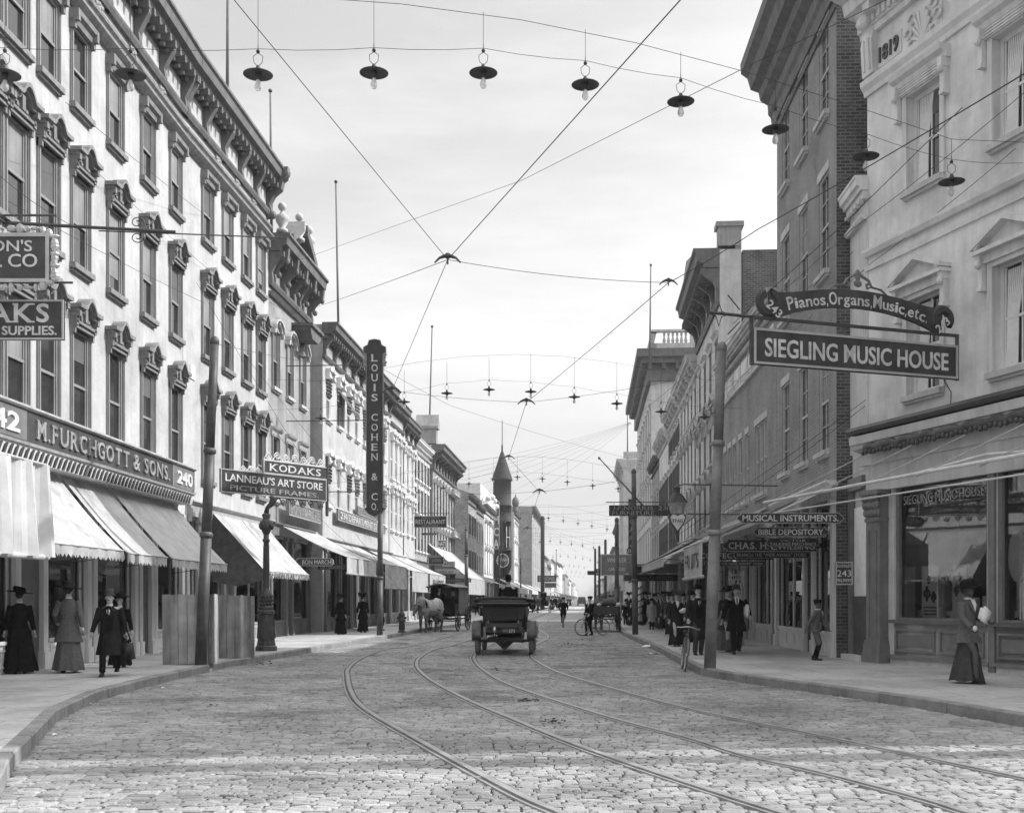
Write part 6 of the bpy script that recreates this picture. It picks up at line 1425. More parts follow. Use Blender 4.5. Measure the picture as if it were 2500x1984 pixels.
def person(label, x, yf, ytop, rz=0, sex='m', coat='cloth_k', low='cloth_d', hatk='bowler', hatm='cloth_k', skin='skin', stride=.5, hands=None, vox=.014, zg=.15, coatlen=.62, extra=None, Yv=None, group=None, sit=None, wide=1.0, openc=False, at=None, lean=0):
    if at is not None: base = Vector(at)
    elif Yv: base = P(x, HOR, Yv); base.z = zg
    else: base = G(x, yf, zg)
    H = (yf-ytop)*base.y/FPX-(.09 if hatk in ('bowler','fedora','wide','plume') else .05) if ytop else 1.7
    s = H/1.75; t = thing('person', label, 'person', base, rz, group); t.scale = (s,s,s)
    w = sex == 'w'; sw = .165 if w else .195
    hip = Vector((0,0,.93)); lean_v = Vector((0,-lean,0))
    feet = []; st = stride/2
    if sit: feet = sit
    else: feet = [Vector((-.09,-st,.075+(.03 if stride > .3 else 0))), Vector((.09,st,.075+(.09 if stride > .3 else 0)))]
    L1 = [ (Vector((sg*.095,0,.92)),)+ik((sg*.095,0,.92), f, .44, .44, (0,-1,0)) for sg, f in zip((-1,1), feet)]
    sh = [Vector((sg*sw,0,1.42))+lean_v for sg in (-1,1)]
    if hands is None: hands = [Vector((-.30, .12*(1 if stride > .2 else 0)+.02, .80)), Vector((.30, -.16*(1 if stride > .2 else 0)-.02, .82))]
    hands = [Vector(h_) for h_ in hands]
    A = [(s_,)+ik(s_, h_, .285, .26, (0.0+.35*sg,1,-.3)) for sg, s_, h_ in zip((-1,1), sh, hands)]
    hc = Vector((0,-.02,1.635))+lean_v*1.15
    # body: one continuous skin
    g = MB(); torso = [(0,0,.88,.14,.10),(0,0,1.0,.135 if w else .15,.10),(0,-lean*.4,1.15,.12 if w else .155,.10),(0,-lean*.8,1.3,.155 if w else .175,.11),(0,-lean,1.41,sw-.02,.09),(0,-lean,1.47,.07,.06)]
    g.loft(torso, 14); g.tube([Vector((0,.0,1.43))+lean_v, hc+Vector((0,.02,-.06))], [.062,.055], 10)
    g.ell(hc+Vector((0,.01,.02)), (.077,.095,.108), 14, 10); g.ell(hc+Vector((0,-.045,-.055)), (.052,.05,.055), 10, 7)
    g.tube([hc+Vector((0,-.085,.02)), hc+Vector((0,-.115,-.022))], [.010,.017], 6); g.ell(hc+Vector((0,-.088,-.062)), (.022,.012,.008), 8, 5); g.ell(hc+Vector((0,-.072,-.092)), (.022,.02,.018), 8, 5)
    for sg in (-1,1): g.ell(hc+Vector((sg*.078,.015,-.005)), (.012,.02,.03), 8, 5); g.ell(hc+Vector((sg*.03,-.083,.03)), (.02,.012,.008), 7, 5)
    for a, k, f in L1: g.tube([a, a.lerp(k,.5), k, k.lerp(f,.35), f], [.085,.078,.055,.056,.035], 10); g.tube([f+Vector((0,.05,-.04)), f+Vector((0,-.13,-.05))], [.032,.03], 8)
    for a, k, f in A: g.tube([a, a.lerp(k,.5), k, k.lerp(f,.4), f], [.055,.048,.04,.038,.026], 10)
    me = remesh(g, vox, [M[skin]], 'body', 3)
    q = MB()
    for sg, (a, k, f) in zip((-1,1), A): q.join(hand_mb(f, f-k, -sg))
    q.m = 1
    for sg in (-1,1): q.ell(hc+Vector((sg*.031,-.086,.012)), (.013,.008,.008), 7, 5)
    q.ell(hc+Vector((0,-.094,-.063)), (.02,.006,.004), 7, 4)
    me = join_mesh(me, q, [M[skin], M['hair']]); link('body', me, t)
    g = MB(); hr = (.083,.1,.1)
    g.ell(hc+Vector((0,.028,.045)), (.086,.098,.095), 12, 8)
    if w: g.ell(hc+Vector((0,.09,-.0)), (.07,.06,.07), 10, 7); 
    if skin == 'skin' and not w and random.random() < .5: g.ell(hc+Vector((0,-.098,-.045)), (.03,.012,.009), 8, 5)
    g.build('hair', M['hair'], t, True)
    # coat with sleeves
    cl = coatlen; z0 = .93-(cl-.3); fl = .03+(.06 if cl > .5 else .03)
    g = MB(); tk = .03*wide
    g.loft([(0,0,z0,.165+fl+tk,.13+fl),(0,0,.93,.16+tk if w else .165+tk,.13),(0,-lean*.3,1.08,.125+tk*.8 if w else .155+tk,.12),(0,-lean*.7,1.25,.165+tk*.7,.135),(0,-lean,1.38,sw+.02,.115),(0,-lean,1.45,.10,.085),(0,-lean,1.475,.07,.07)], 18, .02 if cl > .5 else 0, 5)
    for a, k, f in A: e_ = k.lerp(f,.93); g.tube([a+Vector((0,0,.0)), a.lerp(k,.5), k, k.lerp(f,.5), e_], [.075,.068,.06,.055,.047], 10)
    link('coat', remesh(g, vox*1.05, [M[coat]], 'coat', 3), t)
    g = MB()                                    # collar, shirt front, buttons
    fr = Vector((0,-lean,0))
    if openc: g.prism([(-.05,1.47),(.05,1.47),(.075,1.3),(.08,.95),(-.08,.95),(-.075,1.3)], -.158, -.12); g.v = [(p[0],p[1]-lean*.8,p[2]) for p in g.v]; g.build('waistcoat', M['cloth_k'], t); g = MB()
    g.add([(-.06,-.10,1.48),(.06,-.10,1.48),(.05,-.152,1.38),(0,-.166,1.25),(-.05,-.152,1.38),(0,-.178,1.38)],[(0,1,5),(0,5,4),(1,2,5),(2,3,5),(3,4,5)]); g.lathe([(.062,1.46),(.066,1.49),(.062,1.505)],(0,-.005,0),14)
    g.v = [(p[0],p[1]-lean,p[2]) for p in g.v]; g.build('shirt', M['cloth_w'], t)
    g = MB()
    for sg in (-1,1): g.add([(sg*.06,-.10,1.48),(sg*.12,-.135,1.36),(sg*.012,-.168,1.2),(sg*.055,-.158,1.38),(sg*.06,-.115,1.47),(sg*.105,-.152,1.36),(sg*.012,-.18,1.2)],[(0,1,2,3),(4,5,6,3),(0,1,5,4),(1,2,6,5)])
    if not w: g.tube([(0,-.12,1.475),(0,-.182,1.39),(0,-.176,1.26)], [.013,.016,.012], 6)
    for k in range(3): g.ell((0.01,-.158-.004*k,1.2-.09*k),(.009,.006,.009),6,4)
    g.v = [(p[0],p[1]-lean,p[2]) for p in g.v]; g.build('lapels', M[coat], t)
    if w or sex == 'g':
        hem = .05 if w else .45; g = MB(); fw_ = .275*wide if w else .22
        mv = (feet[0]+feet[1])/2 if w else Vector((0,0,0))
        sx_ = .5 if w else 0; n_ = 72; fc_ = random.randint(7,10); ph_ = random.uniform(0,6)
        rings = [(hem,fw_,fw_*.86+abs(stride)*.16),(hem+.015,fw_*1.01,fw_*.86+abs(stride)*.16),(hem+(.93-hem)*.2,fw_*.93,fw_*.78+abs(stride)*.12),(hem+(.93-hem)*.45,fw_*.82,fw_*.68+abs(stride)*.08),(hem+(.93-hem)*.7,fw_*.72,fw_*.58+abs(stride)*.03),(.90,.18*wide,.14),(.97,.15,.115),(1.04,.13,.10)]
        vs_ = []
        for j, (z_, rx_, ry_) in enumerate(rings):
            am = .085*max(0, 1-j/6.0)
            for k in range(n_):
                w_ = 2*math.pi*k/n_; q_ = 1+am*math.sin(fc_*w_+ph_+.25*math.sin(3*w_)+j*.12)+am*.5*math.sin((fc_*2-1)*w_+j*.2+ph_*2)
                vs_.append((rx_*math.cos(w_)*q_, ry_*math.sin(w_)*q_+(.03*stride if j < 3 else 0), z_+(.012*math.sin(5*w_) if j < 2 else 0)))
        fs_ = [(i*n_+k, i*n_+(k+1)%n_, (i+1)*n_+(k+1)%n_, (i+1)*n_+k) for i in range(len(rings)-1) for k in range(n_)]
        g.add(vs_, fs_+[tuple(range((len(rings)-1)*n_, len(rings)*n_))])
        g.build('skirt', M[low], t, True)
    if not w:
        g = MB()
        if sex != 'g':
            g.loft([(0,0,.82,.15,.115),(0,0,.95,.155,.12),(0,0,1.02,.15,.11)], 14)
            for a, k, f in L1:
                if sex == 'boy': g.tube([a, a.lerp(k,.6), k+Vector((0,0,-.05))], [.105,.10,.085], 10)
                else: g.tube([a, a.lerp(k,.5), k, k.lerp(f,.5), f+Vector((0,.01,-.0))], [.098,.092,.076,.068,.066], 10)
            link('trousers', remesh(g, vox*1.05, [M[low]], 'trousers', 3), t)
        if sex in ('boy','g'):
            for a, k, f in L1: g = MB(); g.tube([k+Vector((0,0,.0)), k.lerp(f,.35), f], [.058,.06,.04], 10); g.build('stocking', M['cloth_k'], t, True)
    for (a, k, f) in L1:
        g = MB(); g.tube([f+Vector((0,.06,-.045)), f+Vector((0,.0,-.03)), f+Vector((0,-.09,-.045)), f+Vector((0,-.17,-.05))], [.035,.045,.04,.025], 10, flat=.85); g.tube([f+Vector((0,.02,-.02)), f+Vector((0,.02,.06))], [.045,.045], 10); g.box(f.x-.035,f.x+.035,f.y-.17,f.y+.075,f.z-.085,f.z-.065); g.build('shoe', M['leather'], t, True)
    hat(hatk, t, hc.z+.01, hatm).location = (0, hc.y+.02, 0)
    if extra: extra(t, A, s)
    return t
GR = 'people on the right pavement'; GL = 'people on the left pavement'
def bag(t0, off, label):
    pass
def carried(name, label, cat, mb, mat, owner, local, parts=()):
    M_ = Matrix.Translation(owner.location) @ Matrix.Rotation(owner.rotation_euler.z,4,'Z') @ Matrix.Scale(owner.scale[0],4)
    o = mb.build(name, M[mat], None, True); o.location = M_ @ Vector(local); o.rotation_euler = (0,0,owner.rotation_euler.z); tag(o, label, cat); return o
p_ = person('woman in long black coat and dark hat walking away at the left edge', 48, 1643, 1428, R(200), 'w', 'cloth_k','cloth_k','wide','cloth_k', stride=.2, coatlen=1.02, vox=.013, group=GL, wide=1.25)
p_ = person('woman in grey tweed jacket, skirt and broad dark hat, seen from behind', 168, 1641, 1416, R(190), 'w', 'cloth_g','cloth_g','wide','cloth_k', stride=.25, vox=.013, group=GL, hands=[(-.28,.1,.9),(.26,-.18,1.0)], wide=1.05)
pm = person('man in bowler and open dark overcoat striding toward us on the left', 268, 1650, 1434, R(8), 'm', 'cloth_d','cloth_k','bowler','cloth_m', stride=.62, vox=.011, group=GL, coatlen=.78, openc=True, hands=[(-.36,-.10,.84),(.33,.14,.80)], wide=1.15)
g = MB(); g.tube([(-.05,-.16,0),(-.05,-.1,.09),(-.05,.1,.09),(-.05,.16,0)], .012, 6); g.add([(-.1,-.2,0),(.02,-.2,0),(.06,-.24,-.3),(-.14,-.24,-.3),(-.1,.2,0),(.02,.2,0),(.06,.24,-.3),(-.14,.24,-.3)],[(0,1,2,3),(7,6,5,4),(0,4,5,1),(3,2,6,7),(1,5,6,2),(0,3,7,4)]); carried('hand_bag','dark sagging hand bag carried by the man in the bowler','bag',g,'leather',pm,(.38,.16,.68))
person('woman in black with a dark brimmed hat, just behind the bowler man', 292, 1628, 1443, R(10), 'w', 'cloth_k','cloth_k','wide','cloth_k', stride=.2, vox=.015, group=GL)
person('woman in black standing before the dark shop window left of the tall sign pole', 832, 1548, 1448, R(150), 'w','cloth_k','cloth_k','wide','cloth_k', stride=.1, vox=.02, group=GL)
person('woman in long black dress beside the pole of the tall vertical sign', 886, 1543, 1447, R(170), 'w','cloth_k','cloth_k','plume','cloth_k', stride=.1, vox=.02, group=GL, wide=.9)
person('dark clothed man half behind the pole of the tall vertical sign', 928, 1538, 1452, R(120), 'm','cloth_k','cloth_k','bowler','cloth_k', stride=.1, vox=.02, group=GL)
person('stout man in black behind the thin pole past the wagon', 1143, 1515, 1464, R(15), 'm','cloth_k','cloth_k','bowler','cloth_k', stride=.1, vox=.025, group=GL, coatlen=.9, wide=1.6)
# right pavement
person('dark suited man nearest the cart on the right pavement', 1527, 1525, 1461, 0, 'm','cloth_k','cloth_k','bowler','cloth_k', stride=.3, vox=.024, group=GR)
person('woman in black beside the dark suited man past the second pole', 1541, 1527, 1463, R(-20), 'w','cloth_d','cloth_d','wide','cloth_k', stride=.2, vox=.024, group=GR)
person('woman in dark dress just right of the second pole', 1568, 1526, 1456, R(5), 'w','cloth_k','cloth_d','wide','cloth_k', stride=.2, vox=.024, group=GR)
person('girl in pale dress, black stockings and floppy dark hat', 1591, 1537, 1459, R(0), 'g','cloth_l','cloth_l','girl','cloth_k', stride=.12, vox=.02, group=GR, coatlen=.32, hands=[(-.24,-.02,.85),(.24,-.02,.85)])
person('woman in grey dress with a light flower on her hat', 1612, 1535, 1450, R(0), 'w','cloth_m','cloth_m','plume','cloth_l', stride=.2, vox=.02, group=GR)
person('man in grey suit and round hat behind the woman with plumed hat', 1630, 1543, 1446, R(5), 'm','cloth_m','cloth_m','fedora','cloth_m', stride=.4, vox=.018, group=GR)
pw = person('woman in long dark tailored coat and big plumed hat holding a parcel', 1652, 1577, 1440, R(5), 'w','cloth_d','cloth_d','plume','cloth_m', stride=.25, vox=.013, group=GR, coatlen=.78, hands=[(-.26,.02,.82),(.10,-.22,1.13)])
g = MB(); g.ell((0,0,0),(.10,.06,.06),10,7); g.ell((.05,-.01,.05),(.08,.05,.05),10,7); carried('parcel','white parcel held against the coat of the plumed woman','parcel',g,'cloth_w',pw,(.12,-.29,1.16))
person('tall man in black fedora and dark coat with lighter trousers beside the thick pole', 1704, 1598, 1424, R(5), 'm','cloth_d','cloth_m','fedora','cloth_k', stride=.12, vox=.012, group=GR, coatlen=.80, openc=True, hands=[(-.29,-.14,.92),(.27,.0,.84)], wide=1.15)
person('woman in light grey skirt half hidden behind the striding man', 1776, 1591, 1428, R(15), 'w','cloth_m','cloth_g','wide','cloth_k', stride=.35, vox=.015, group=GR, wide=1.15)
pb = person('man in black suit striding with a white parcel under his arm', 1798, 1597, 1425, R(-6), 'm','cloth_k','cloth_k','fedora','cloth_m', stride=.5, vox=.012, group=GR, hands=[(-.38,.04,.86),(.34,-.10,1.0)], wide=1.0)
g = MB(); g.ell((0,0,0),(.07,.14,.16),12,8); g.ell((0,-.02,.1),(.06,.1,.1),12,8); carried('parcel','white wrapped parcel under the arm of the striding man','parcel',g,'cloth_w',pb,(.26,-.10,1.12))
person('boy in cap, jacket and knickerbockers looking into the shop window', 1990, 1611, 1460, R(68), 'boy','cloth_g','cloth_g','cap','cloth_k', skin='skind', stride=.1, vox=.012, group=GR, coatlen=.40, hands=[(-.22,.26,.86),(.20,-.40,.84)], wide=1.15, lean=.06)
pr = person('woman in dark broad hat, grey jacket and long skirt walking past the plate glass', 2362, 1667, 1411, R(30), 'w','cloth_g','cloth_m','wide','cloth_k', skin='skind', stride=.5, vox=.010, group=GR, coatlen=.52, hands=[(-.20,-.26,.98),(.20,-.26,1.08)], wide=.9)
g = MB(); g.prism([(-.11,-.10),(.06,-.16),(.14,.05),(-.01,.15)], -.02, .02); g.prism([(-.13,-.05),(.04,-.13),(.10,.08),(-.06,.13)], .025, .05); carried('papers','bundle of white papers held by the woman at the plate glass','papers',g,'paper',pr,(.12,-.27,1.20))
g = MB(); g.ell((0,0,0),(.05,.03,.05),8,6); carried('handkerchief','small white handkerchief in the hand of the woman at the plate glass','handkerchief',g,'cloth_w',pr,(-.22,-.33,.97))
# distant walkers, simplified figures from one prototype each
random.seed(5)
protoM = person('dark figure of a man crossing in the left distance, before the end wall', 1300, 0, 0, R(20), 'm','cloth_k','cloth_k','bowler','cloth_k', stride=.4, vox=.035, Yv=112)
protoW = person('dark figure of a woman in the left distance, near the end wall', 1284, 0, 0, R(190), 'w','cloth_d','cloth_d','wide','cloth_k', stride=.2, vox=.035, Yv=108)
spots = [(1165,100),(1178,95),(1262,125),(1348,150),(1356,165),(1362,180),(1386,210),(1392,230),(1478,110),(1474,130),(1490,95),(1469,150),(1463,170),(1500,88),(1456,210)]
for i, (x, Yv) in enumerate(spots):
    o = copy_tree([protoM,protoW][i%2]); q = P(x, HOR, Yv); o.location = (q.x,Yv,.12); o.rotation_euler.z = random.uniform(0,6.28)
    o['label'] = '%s tiny dark pedestrian from the left in the hazy distance' % ['first','ninth','second','third','fourth','fifth','sixth','seventh','thirteenth','twelfth','fourteenth','eleventh','tenth','last','eighth'][i]; o['group'] = 'pedestrians in the distance'

more = [(1586,66,0,'m'),(1601,58,10,'w'),(1619,56,-10,'m'),(1640,45,5,'w'),(1668,41,-8,'m'),(1576,70,15,'w'),(1552,72,0,'m'),(1690,38,12,'w'),(1535,78,0,'w'),(1560,82,10,'m')]
lb = ['second row man between the girl and the barber pole','woman in the shade just behind the pale girl','man behind the flower hat woman','woman behind the grey suited man','man hidden behind the plumed woman','woman farther back beside the barber pole','man far back behind the second pole','woman in the shop shade left of the tall fedora man','farthest woman past the cart','farthest man past the cart']
src = {'m': person('man in dark suit and soft hat in the middle of the right pavement crowd', 1605, 0, 0, R(3), 'm','cloth_d','cloth_m','fedora','cloth_d', stride=.3, vox=.022, Yv=63, group=GR), 'w': person('woman in grey dress and broad hat in the middle of the right pavement crowd', 1622, 0, 0, R(-6), 'w','cloth_m','cloth_d','plume','cloth_k', stride=.2, vox=.022, Yv=60, group=GR)}
for (x, Yv, a_, k_), l_ in zip(more, lb):
    o = copy_tree(src[k_]); q = P(x, HOR, Yv); o.location = (q.x,Yv,.15); o.rotation_euler.z = R(a_); o['label'] = l_; o['group'] = GR; sc_ = random.uniform(.93,1.04); o.scale = [sc_*v_ for v_ in o.scale]

# ================================================================== BICYCLES
def wheel_bike(t, c, r=.34, tyre=.022, ax='x', name='wheel'):
    g = MB(); g.torus(c, r, tyre, ax, 28, 7); w_ = g.build('tyre', M['rubber'], None, True)
    g = MB(); g.torus(c, r-.025, .010, ax, 28, 5); o = g.build(name, M['nickel'], t, True); w_.parent = o
    g = MB()
    for k in range(14):
        a = 2*math.pi*k/14; d_ = (0, math.cos(a)*(r-.02), math.sin(a)*(r-.02)) if ax == 'x' else (math.cos(a)*(r-.02),0,math.sin(a)*(r-.02)); g.tube([Vector(c), Vector(c)+Vector(d_)], .0022, 3)
    g.ell(c, .03, 8, 6); s_ = g.build('spokes', M['nickel'], o); return o
def bicycle(label, loc, rz, leanx=0, steer=0):
    t = thing('bicycle', label, 'bicycle', loc, rz); t.rotation_euler = (0, leanx, rz)
    wheel_bike(t, (0,-.55,.36)); wheel_bike(t, (0,.52,.36))            # front wheel towards -y
    g = MB()
    bb = (0,.08,.29); seat = (0,.24,.80); head = (0,-.36,.82); hb = (0,-.40,.68)
    for a, b_ in ((bb,seat),(seat,head),(bb,hb),(head,hb)): g.tube([a,b_], .016, 6)
    for sg in (-.045,.045): g.tube([(0,.24,.78),(sg,.52,.36)], .009, 5); g.tube([(0,.08,.29),(sg,.52,.36)], .010, 5)
    g.build('frame', M['dark'], t)
    g = MB()
    for sg in (-.05,.05): g.tube([(sg*.6,-.40,.68),(sg,-.43,.62),(sg,-.55,.36)], .011, 5)
    g.tube([(0,-.35,.82),(0,-.34,.98)], .013, 6); g.build('fork', M['dark'], t)
    g = MB(); g.tube([(-.24,-.12,.96),(-.25,-.22,.94),(-.17,-.36,.95),(0,-.36,.98),(.17,-.36,.95),(.25,-.22,.94),(.24,-.12,.96)], .013, 7); g.build('handlebar', M['nickel'], t, True)
    g = MB(); g.tube([(-.24,-.12,.96),(-.245,-.18,.955)], .018, 7); g.tube([(.24,-.12,.96),(.245,-.18,.955)], .018, 7); g.build('grips', M['leather'], t, True)
    g = MB(); g.prism([(-.07,.0),(.07,.0),(.02,.04),(-.02,.04)], .18, .42); g.v = [(p[0],p[1],p[2]+.84) for p in g.v]; g.tube([(0,.24,.78),(0,.25,.86)], .012, 5); g.build('saddle', M['leather'], t)
    g = MB(); g.torus(bb, .085, .008, 'x', 16, 5); g.tube([(.03,.08,.29),(.05,.08,.13)], .009, 5); g.tube([(-.03,.08,.29),(-.05,.08,.45)], .009, 5); g.box(.03,.13,.05,.11,.11,.14); g.box(-.13,-.03,.05,.11,.44,.47); g.build('crank', M['nickel'], t)
    return t
b = G(1670,1638,0); bicycle('bicycle standing at the right kerb with bright curved handlebars', (b.x+.06,b.y+.5,0), R(-5), R(6))
b = G(1375,1531,0); bicycle('bicycle ridden by the boy riding away down the street', (b.x,b.y,0), R(176), 0)
by = person('boy in dark jacket and cap riding his bicycle away from us', 0, 0, 0, R(176), 'boy','cloth_k','cloth_k','cap','cloth_d', at=(b.x,b.y,.0), sit=[Vector((-.10,.02,.52)),Vector((.10,.06,.24))], hands=[(-.26,-.26,1.02),(.26,-.26,1.02)], vox=.02, coatlen=.36, lean=.12, wide=.9)
by.scale = (.86,.86,.86); by.location.y -= .16; by.location.z = .13
b = G(1447,1551,0); bicycle('bicycle straddled by the boy near the loaded cart', (b.x,b.y,0), R(-62), 0)
by = person('boy in black suit and cap straddling his bicycle near the cart', 0, 0, 0, R(-45), 'boy','cloth_k','cloth_k','cap','cloth_d', at=(b.x-.12,b.y-.1,.0), sit=[Vector((-.26,.05,.08)),Vector((.2,-.1,.12))], hands=[(-.3,-.05,.9),(.2,-.3,.95)], vox=.018, coatlen=.38, wide=.95)
by.scale = (.95,.95,.95)

# ================================================================== TOURING CAR
cx, cyy = (1232-1250)*32.6/FPX, 32.6
t = thing('touring_car', 'open touring car driving away down the middle of the street, folded hood behind', 'car', (cx,cyy,0), R(-2.5))
def wheel(t, c, r, w, spokes=10, tyre='rubber', sp='woodd', rimr=.012):
    g = MB(); g.torus(c, r-w/2, w/2, 'x', 32, 10); o = g.build('wheel', M[tyre], t, True)
    g = MB(); g.torus(c, r-w-.01, .018, 'x', 28, 6); g.build('rim', M['fender'], o, True)
    g = MB()
    for k in range(spokes): a = 2*math.pi*k/spokes; g.tube([Vector(c), Vector(c)+Vector((0,math.cos(a)*(r-w),math.sin(a)*(r-w)))], [.022,.014], 5)
    g.lathe([(.05,-.06),(.07,-.03),(.07,.03),(.05,.06)], c, 10, 'x'); g.build('spokes', M[sp], o); return o
for sg in (-1,1): wheel(t, (sg*.76,.0,.42), .42, .14); wheel(t, (sg*.76,2.75,.42), .42, .13)
g = MB(); g.add([(-.44,-.42,.62),(.44,-.42,.62),(.54,-.52,1.02),(-.54,-.52,1.02),(-.60,-.5,1.36),(.60,-.5,1.36),(-.52,1.6,.55),(.52,1.6,.55),(.66,1.55,1.3),(-.66,1.55,1.3)],
  [(0,3,2,1),(3,4,5,2),(0,1,7,6),(0,6,9,3),(3,9,4),(1,2,8,7),(2,5,8),(6,7,8,9)])
g.box(-.36,.36,-.6,-.5,.98,1.30); g.box(-.50,.50,-.47,-.40,.60,1.0); g.build('body', M['coach'], t)
g = MB(); g.add([(-.5,-.62,.78),(.5,-.62,.78),(.52,-.5,1.0),(-.52,-.5,1.0),(-.5,-.66,.66),(.5,-.66,.66),(-.5,-.4,.56),(.5,-.4,.56)],[(0,1,2,3),(4,5,1,0),(6,7,5,4)]); g.box(-.44,.44,-.68,-.6,.74,.80); g.build('rear_panel', M['coach'], t)
g = MB(); g.box(-.46,.46,-.2,3.3,.40,.50); g.lathe([(.03,-.76),(.05,-.5),(.05,.5),(.03,.76)],(0,0,.40),10,'x'); g.ell((0,0,.38),(.16,.16,.17),12,8); g.prism([(-.28,.38),(.28,.38),(.05,.16),(0,.12),(-.05,.16)], -.05, .0); g.build('chassis', M['iron'], t)
g = MB(); n = 9
for sg in (-1,1):
    pr = [(-.50,.44),(-.56,.56),(-.56,.74),(-.44,.90),(-.15,.97),(.2,.94),(.45,.78),(.62,.50)]
    x0, x1 = (sg*.645, sg*.895); q = [(min(x0,x1)), max(x0,x1)]
    m = MB()
    for (ya,za),(yb,zb) in zip(pr,pr[1:]): m.add([(q[0],ya,za),(q[1],ya,za),(q[1],yb,zb),(q[0],yb,zb),(q[0],ya+.01,za-.03),(q[1],ya+.01,za-.03),(q[1],yb+.01,zb-.03),(q[0],yb+.01,zb-.03)],[(0,1,2,3),(4,7,6,5),(0,4,5,1),(0,3,7,4),(1,5,6,2)])
    m.v = [(p[0], p[1], p[2]+.03*math.cos((p[0]-sg*.75)/.15*1.5)) for p in m.v]; m.build('rear_fender', M['fender'], t, True)
    m = MB(); m.plate([(q[0],.6),(q[1],.6),(q[1],2.3),(q[0],2.3)], .36, .40); m.build('running_board', M['dark'], t)
    m = MB()
    for (ya,za),(yb,zb) in zip([(2.25,.4),(2.4,.75),(2.7,.9),(3.1,.84),(3.3,.6)],[(2.4,.75),(2.7,.9),(3.1,.84),(3.3,.6),(3.32,.5)]): m.quad((q[0],ya,za),(q[1],ya,za),(q[1],yb,zb),(q[0],yb,zb))
    m.build('front_fender', M['fender'], t, True)
g = MB(); g.tube([(-.76,-.62,1.42),(-.6,-.74,1.46),(0,-.78,1.47),(.6,-.74,1.46),(.76,-.62,1.42)], [.05,.08,.09,.08,.05], 10); g.tube([(-.82,-.5,1.53),(-.5,-.62,1.57),(0,-.66,1.58),(.5,-.62,1.57),(.82,-.5,1.53)], [.04,.07,.08,.07,.04], 10)
g.tube([(-.78,-.6,1.43),(-.74,.3,1.5)], [.06,.03], 8); g.tube([(.78,-.6,1.43),(.74,.3,1.5)], [.06,.03], 8); g.box(-.7,.7,-.72,-.1,1.42,1.56); g.ell((-.8,-.6,1.38),(.1,.12,.1)); g.ell((.8,-.6,1.38),(.1,.12,.1)); g.build('folded_hood', M['leather'], t, True)
for z in (1.46,): g = MB(); g.tube([(-.7,-.86,z),(0,-.88,z+.01),(.7,-.86,z)], .012, 5); g.build('hood_strap', M['fender'], t)
g = MB(); g.box(-.6,.6,-.3,.1,.8,1.42); g.box(-.6,.6,.95,1.15,.7,1.38); g.build('seats', M['leather'], t)
g = MB(); g.box(-.42,.42,2.1,3.3,.55,1.05); g.box(-.6,.6,1.55,2.1,.6,1.15); g.build('bonnet', M['coach'], t)
g = MB(); g.torus((.0,0,0),.19,.014,'y',20,6); g.xf(Matrix.Translation((.32,1.35,1.32)) @ Matrix.Rotation(R(-35),4,'X')); g.tube([(.32,1.35,1.32),(.32,1.9,.95)], .015, 5); g.build('steering_wheel', M['woodd'], t, True)
g = MB(); g.box(-.05,.34,-.70,-.69,.63,.76); pl = g.build('number_plate', M['board'], t)
g = MB(); g.text('273', .17, .085, .235, .695, -.704, .006, .012); g.text('CHAS.', .14, .035, .05, .70, -.704, .006, .005); g.build('plate_numerals', M['letter'], pl)
g = MB(); g.lathe([(.02,-.06),(.055,-.05),(.055,.06),(.03,.08),(.03,.12)],(-.24,-.74,.70),12); g.tube([(-.24,-.74,.62),(-.24,-.74,.55)], .02, 6); g.ell((-.24,-.8,.71),(.035,.02,.035)); g.ell((-.19,-.72,.56),(.03,.03,.03)); g.ell((-.30,-.72,.56),(.03,.03,.03)); g.build('tail_lamp', M['nickel'], t, True)
for sg in (-1,1): g = MB(); g.tube([(sg*.42,-.62,.90),(sg*.42,-.64,1.0)], .022, 6); g.tube([(sg*.84,0,.42),(sg*.93,0,.42)], .045, 8); g.build('hinge', M['nickel'], t)
g = MB()
for sg in (-1,1): g.tube([(sg*.5,-.5,.45),(sg*.5,-.3,.38),(sg*.5,0,.36),(sg*.5,.5,.45)], .03, 6)
g.build('springs', M['iron'], t)
drv = person('driver in bowler and dark coat seen from behind in the open car', 0,0,0, R(180), 'm','cloth_k','cloth_k','bowler','cloth_k', at=(cx+.10,cyy+1.05,.70-.33), sit=[Vector((-.1,-.5,.35)),Vector((.1,-.5,.35))], hands=[(-.2,-.40,1.1),(.2,-.40,1.1)], vox=.014, coatlen=.35)
drv.scale = (1,1,1); drv.location.z = .47

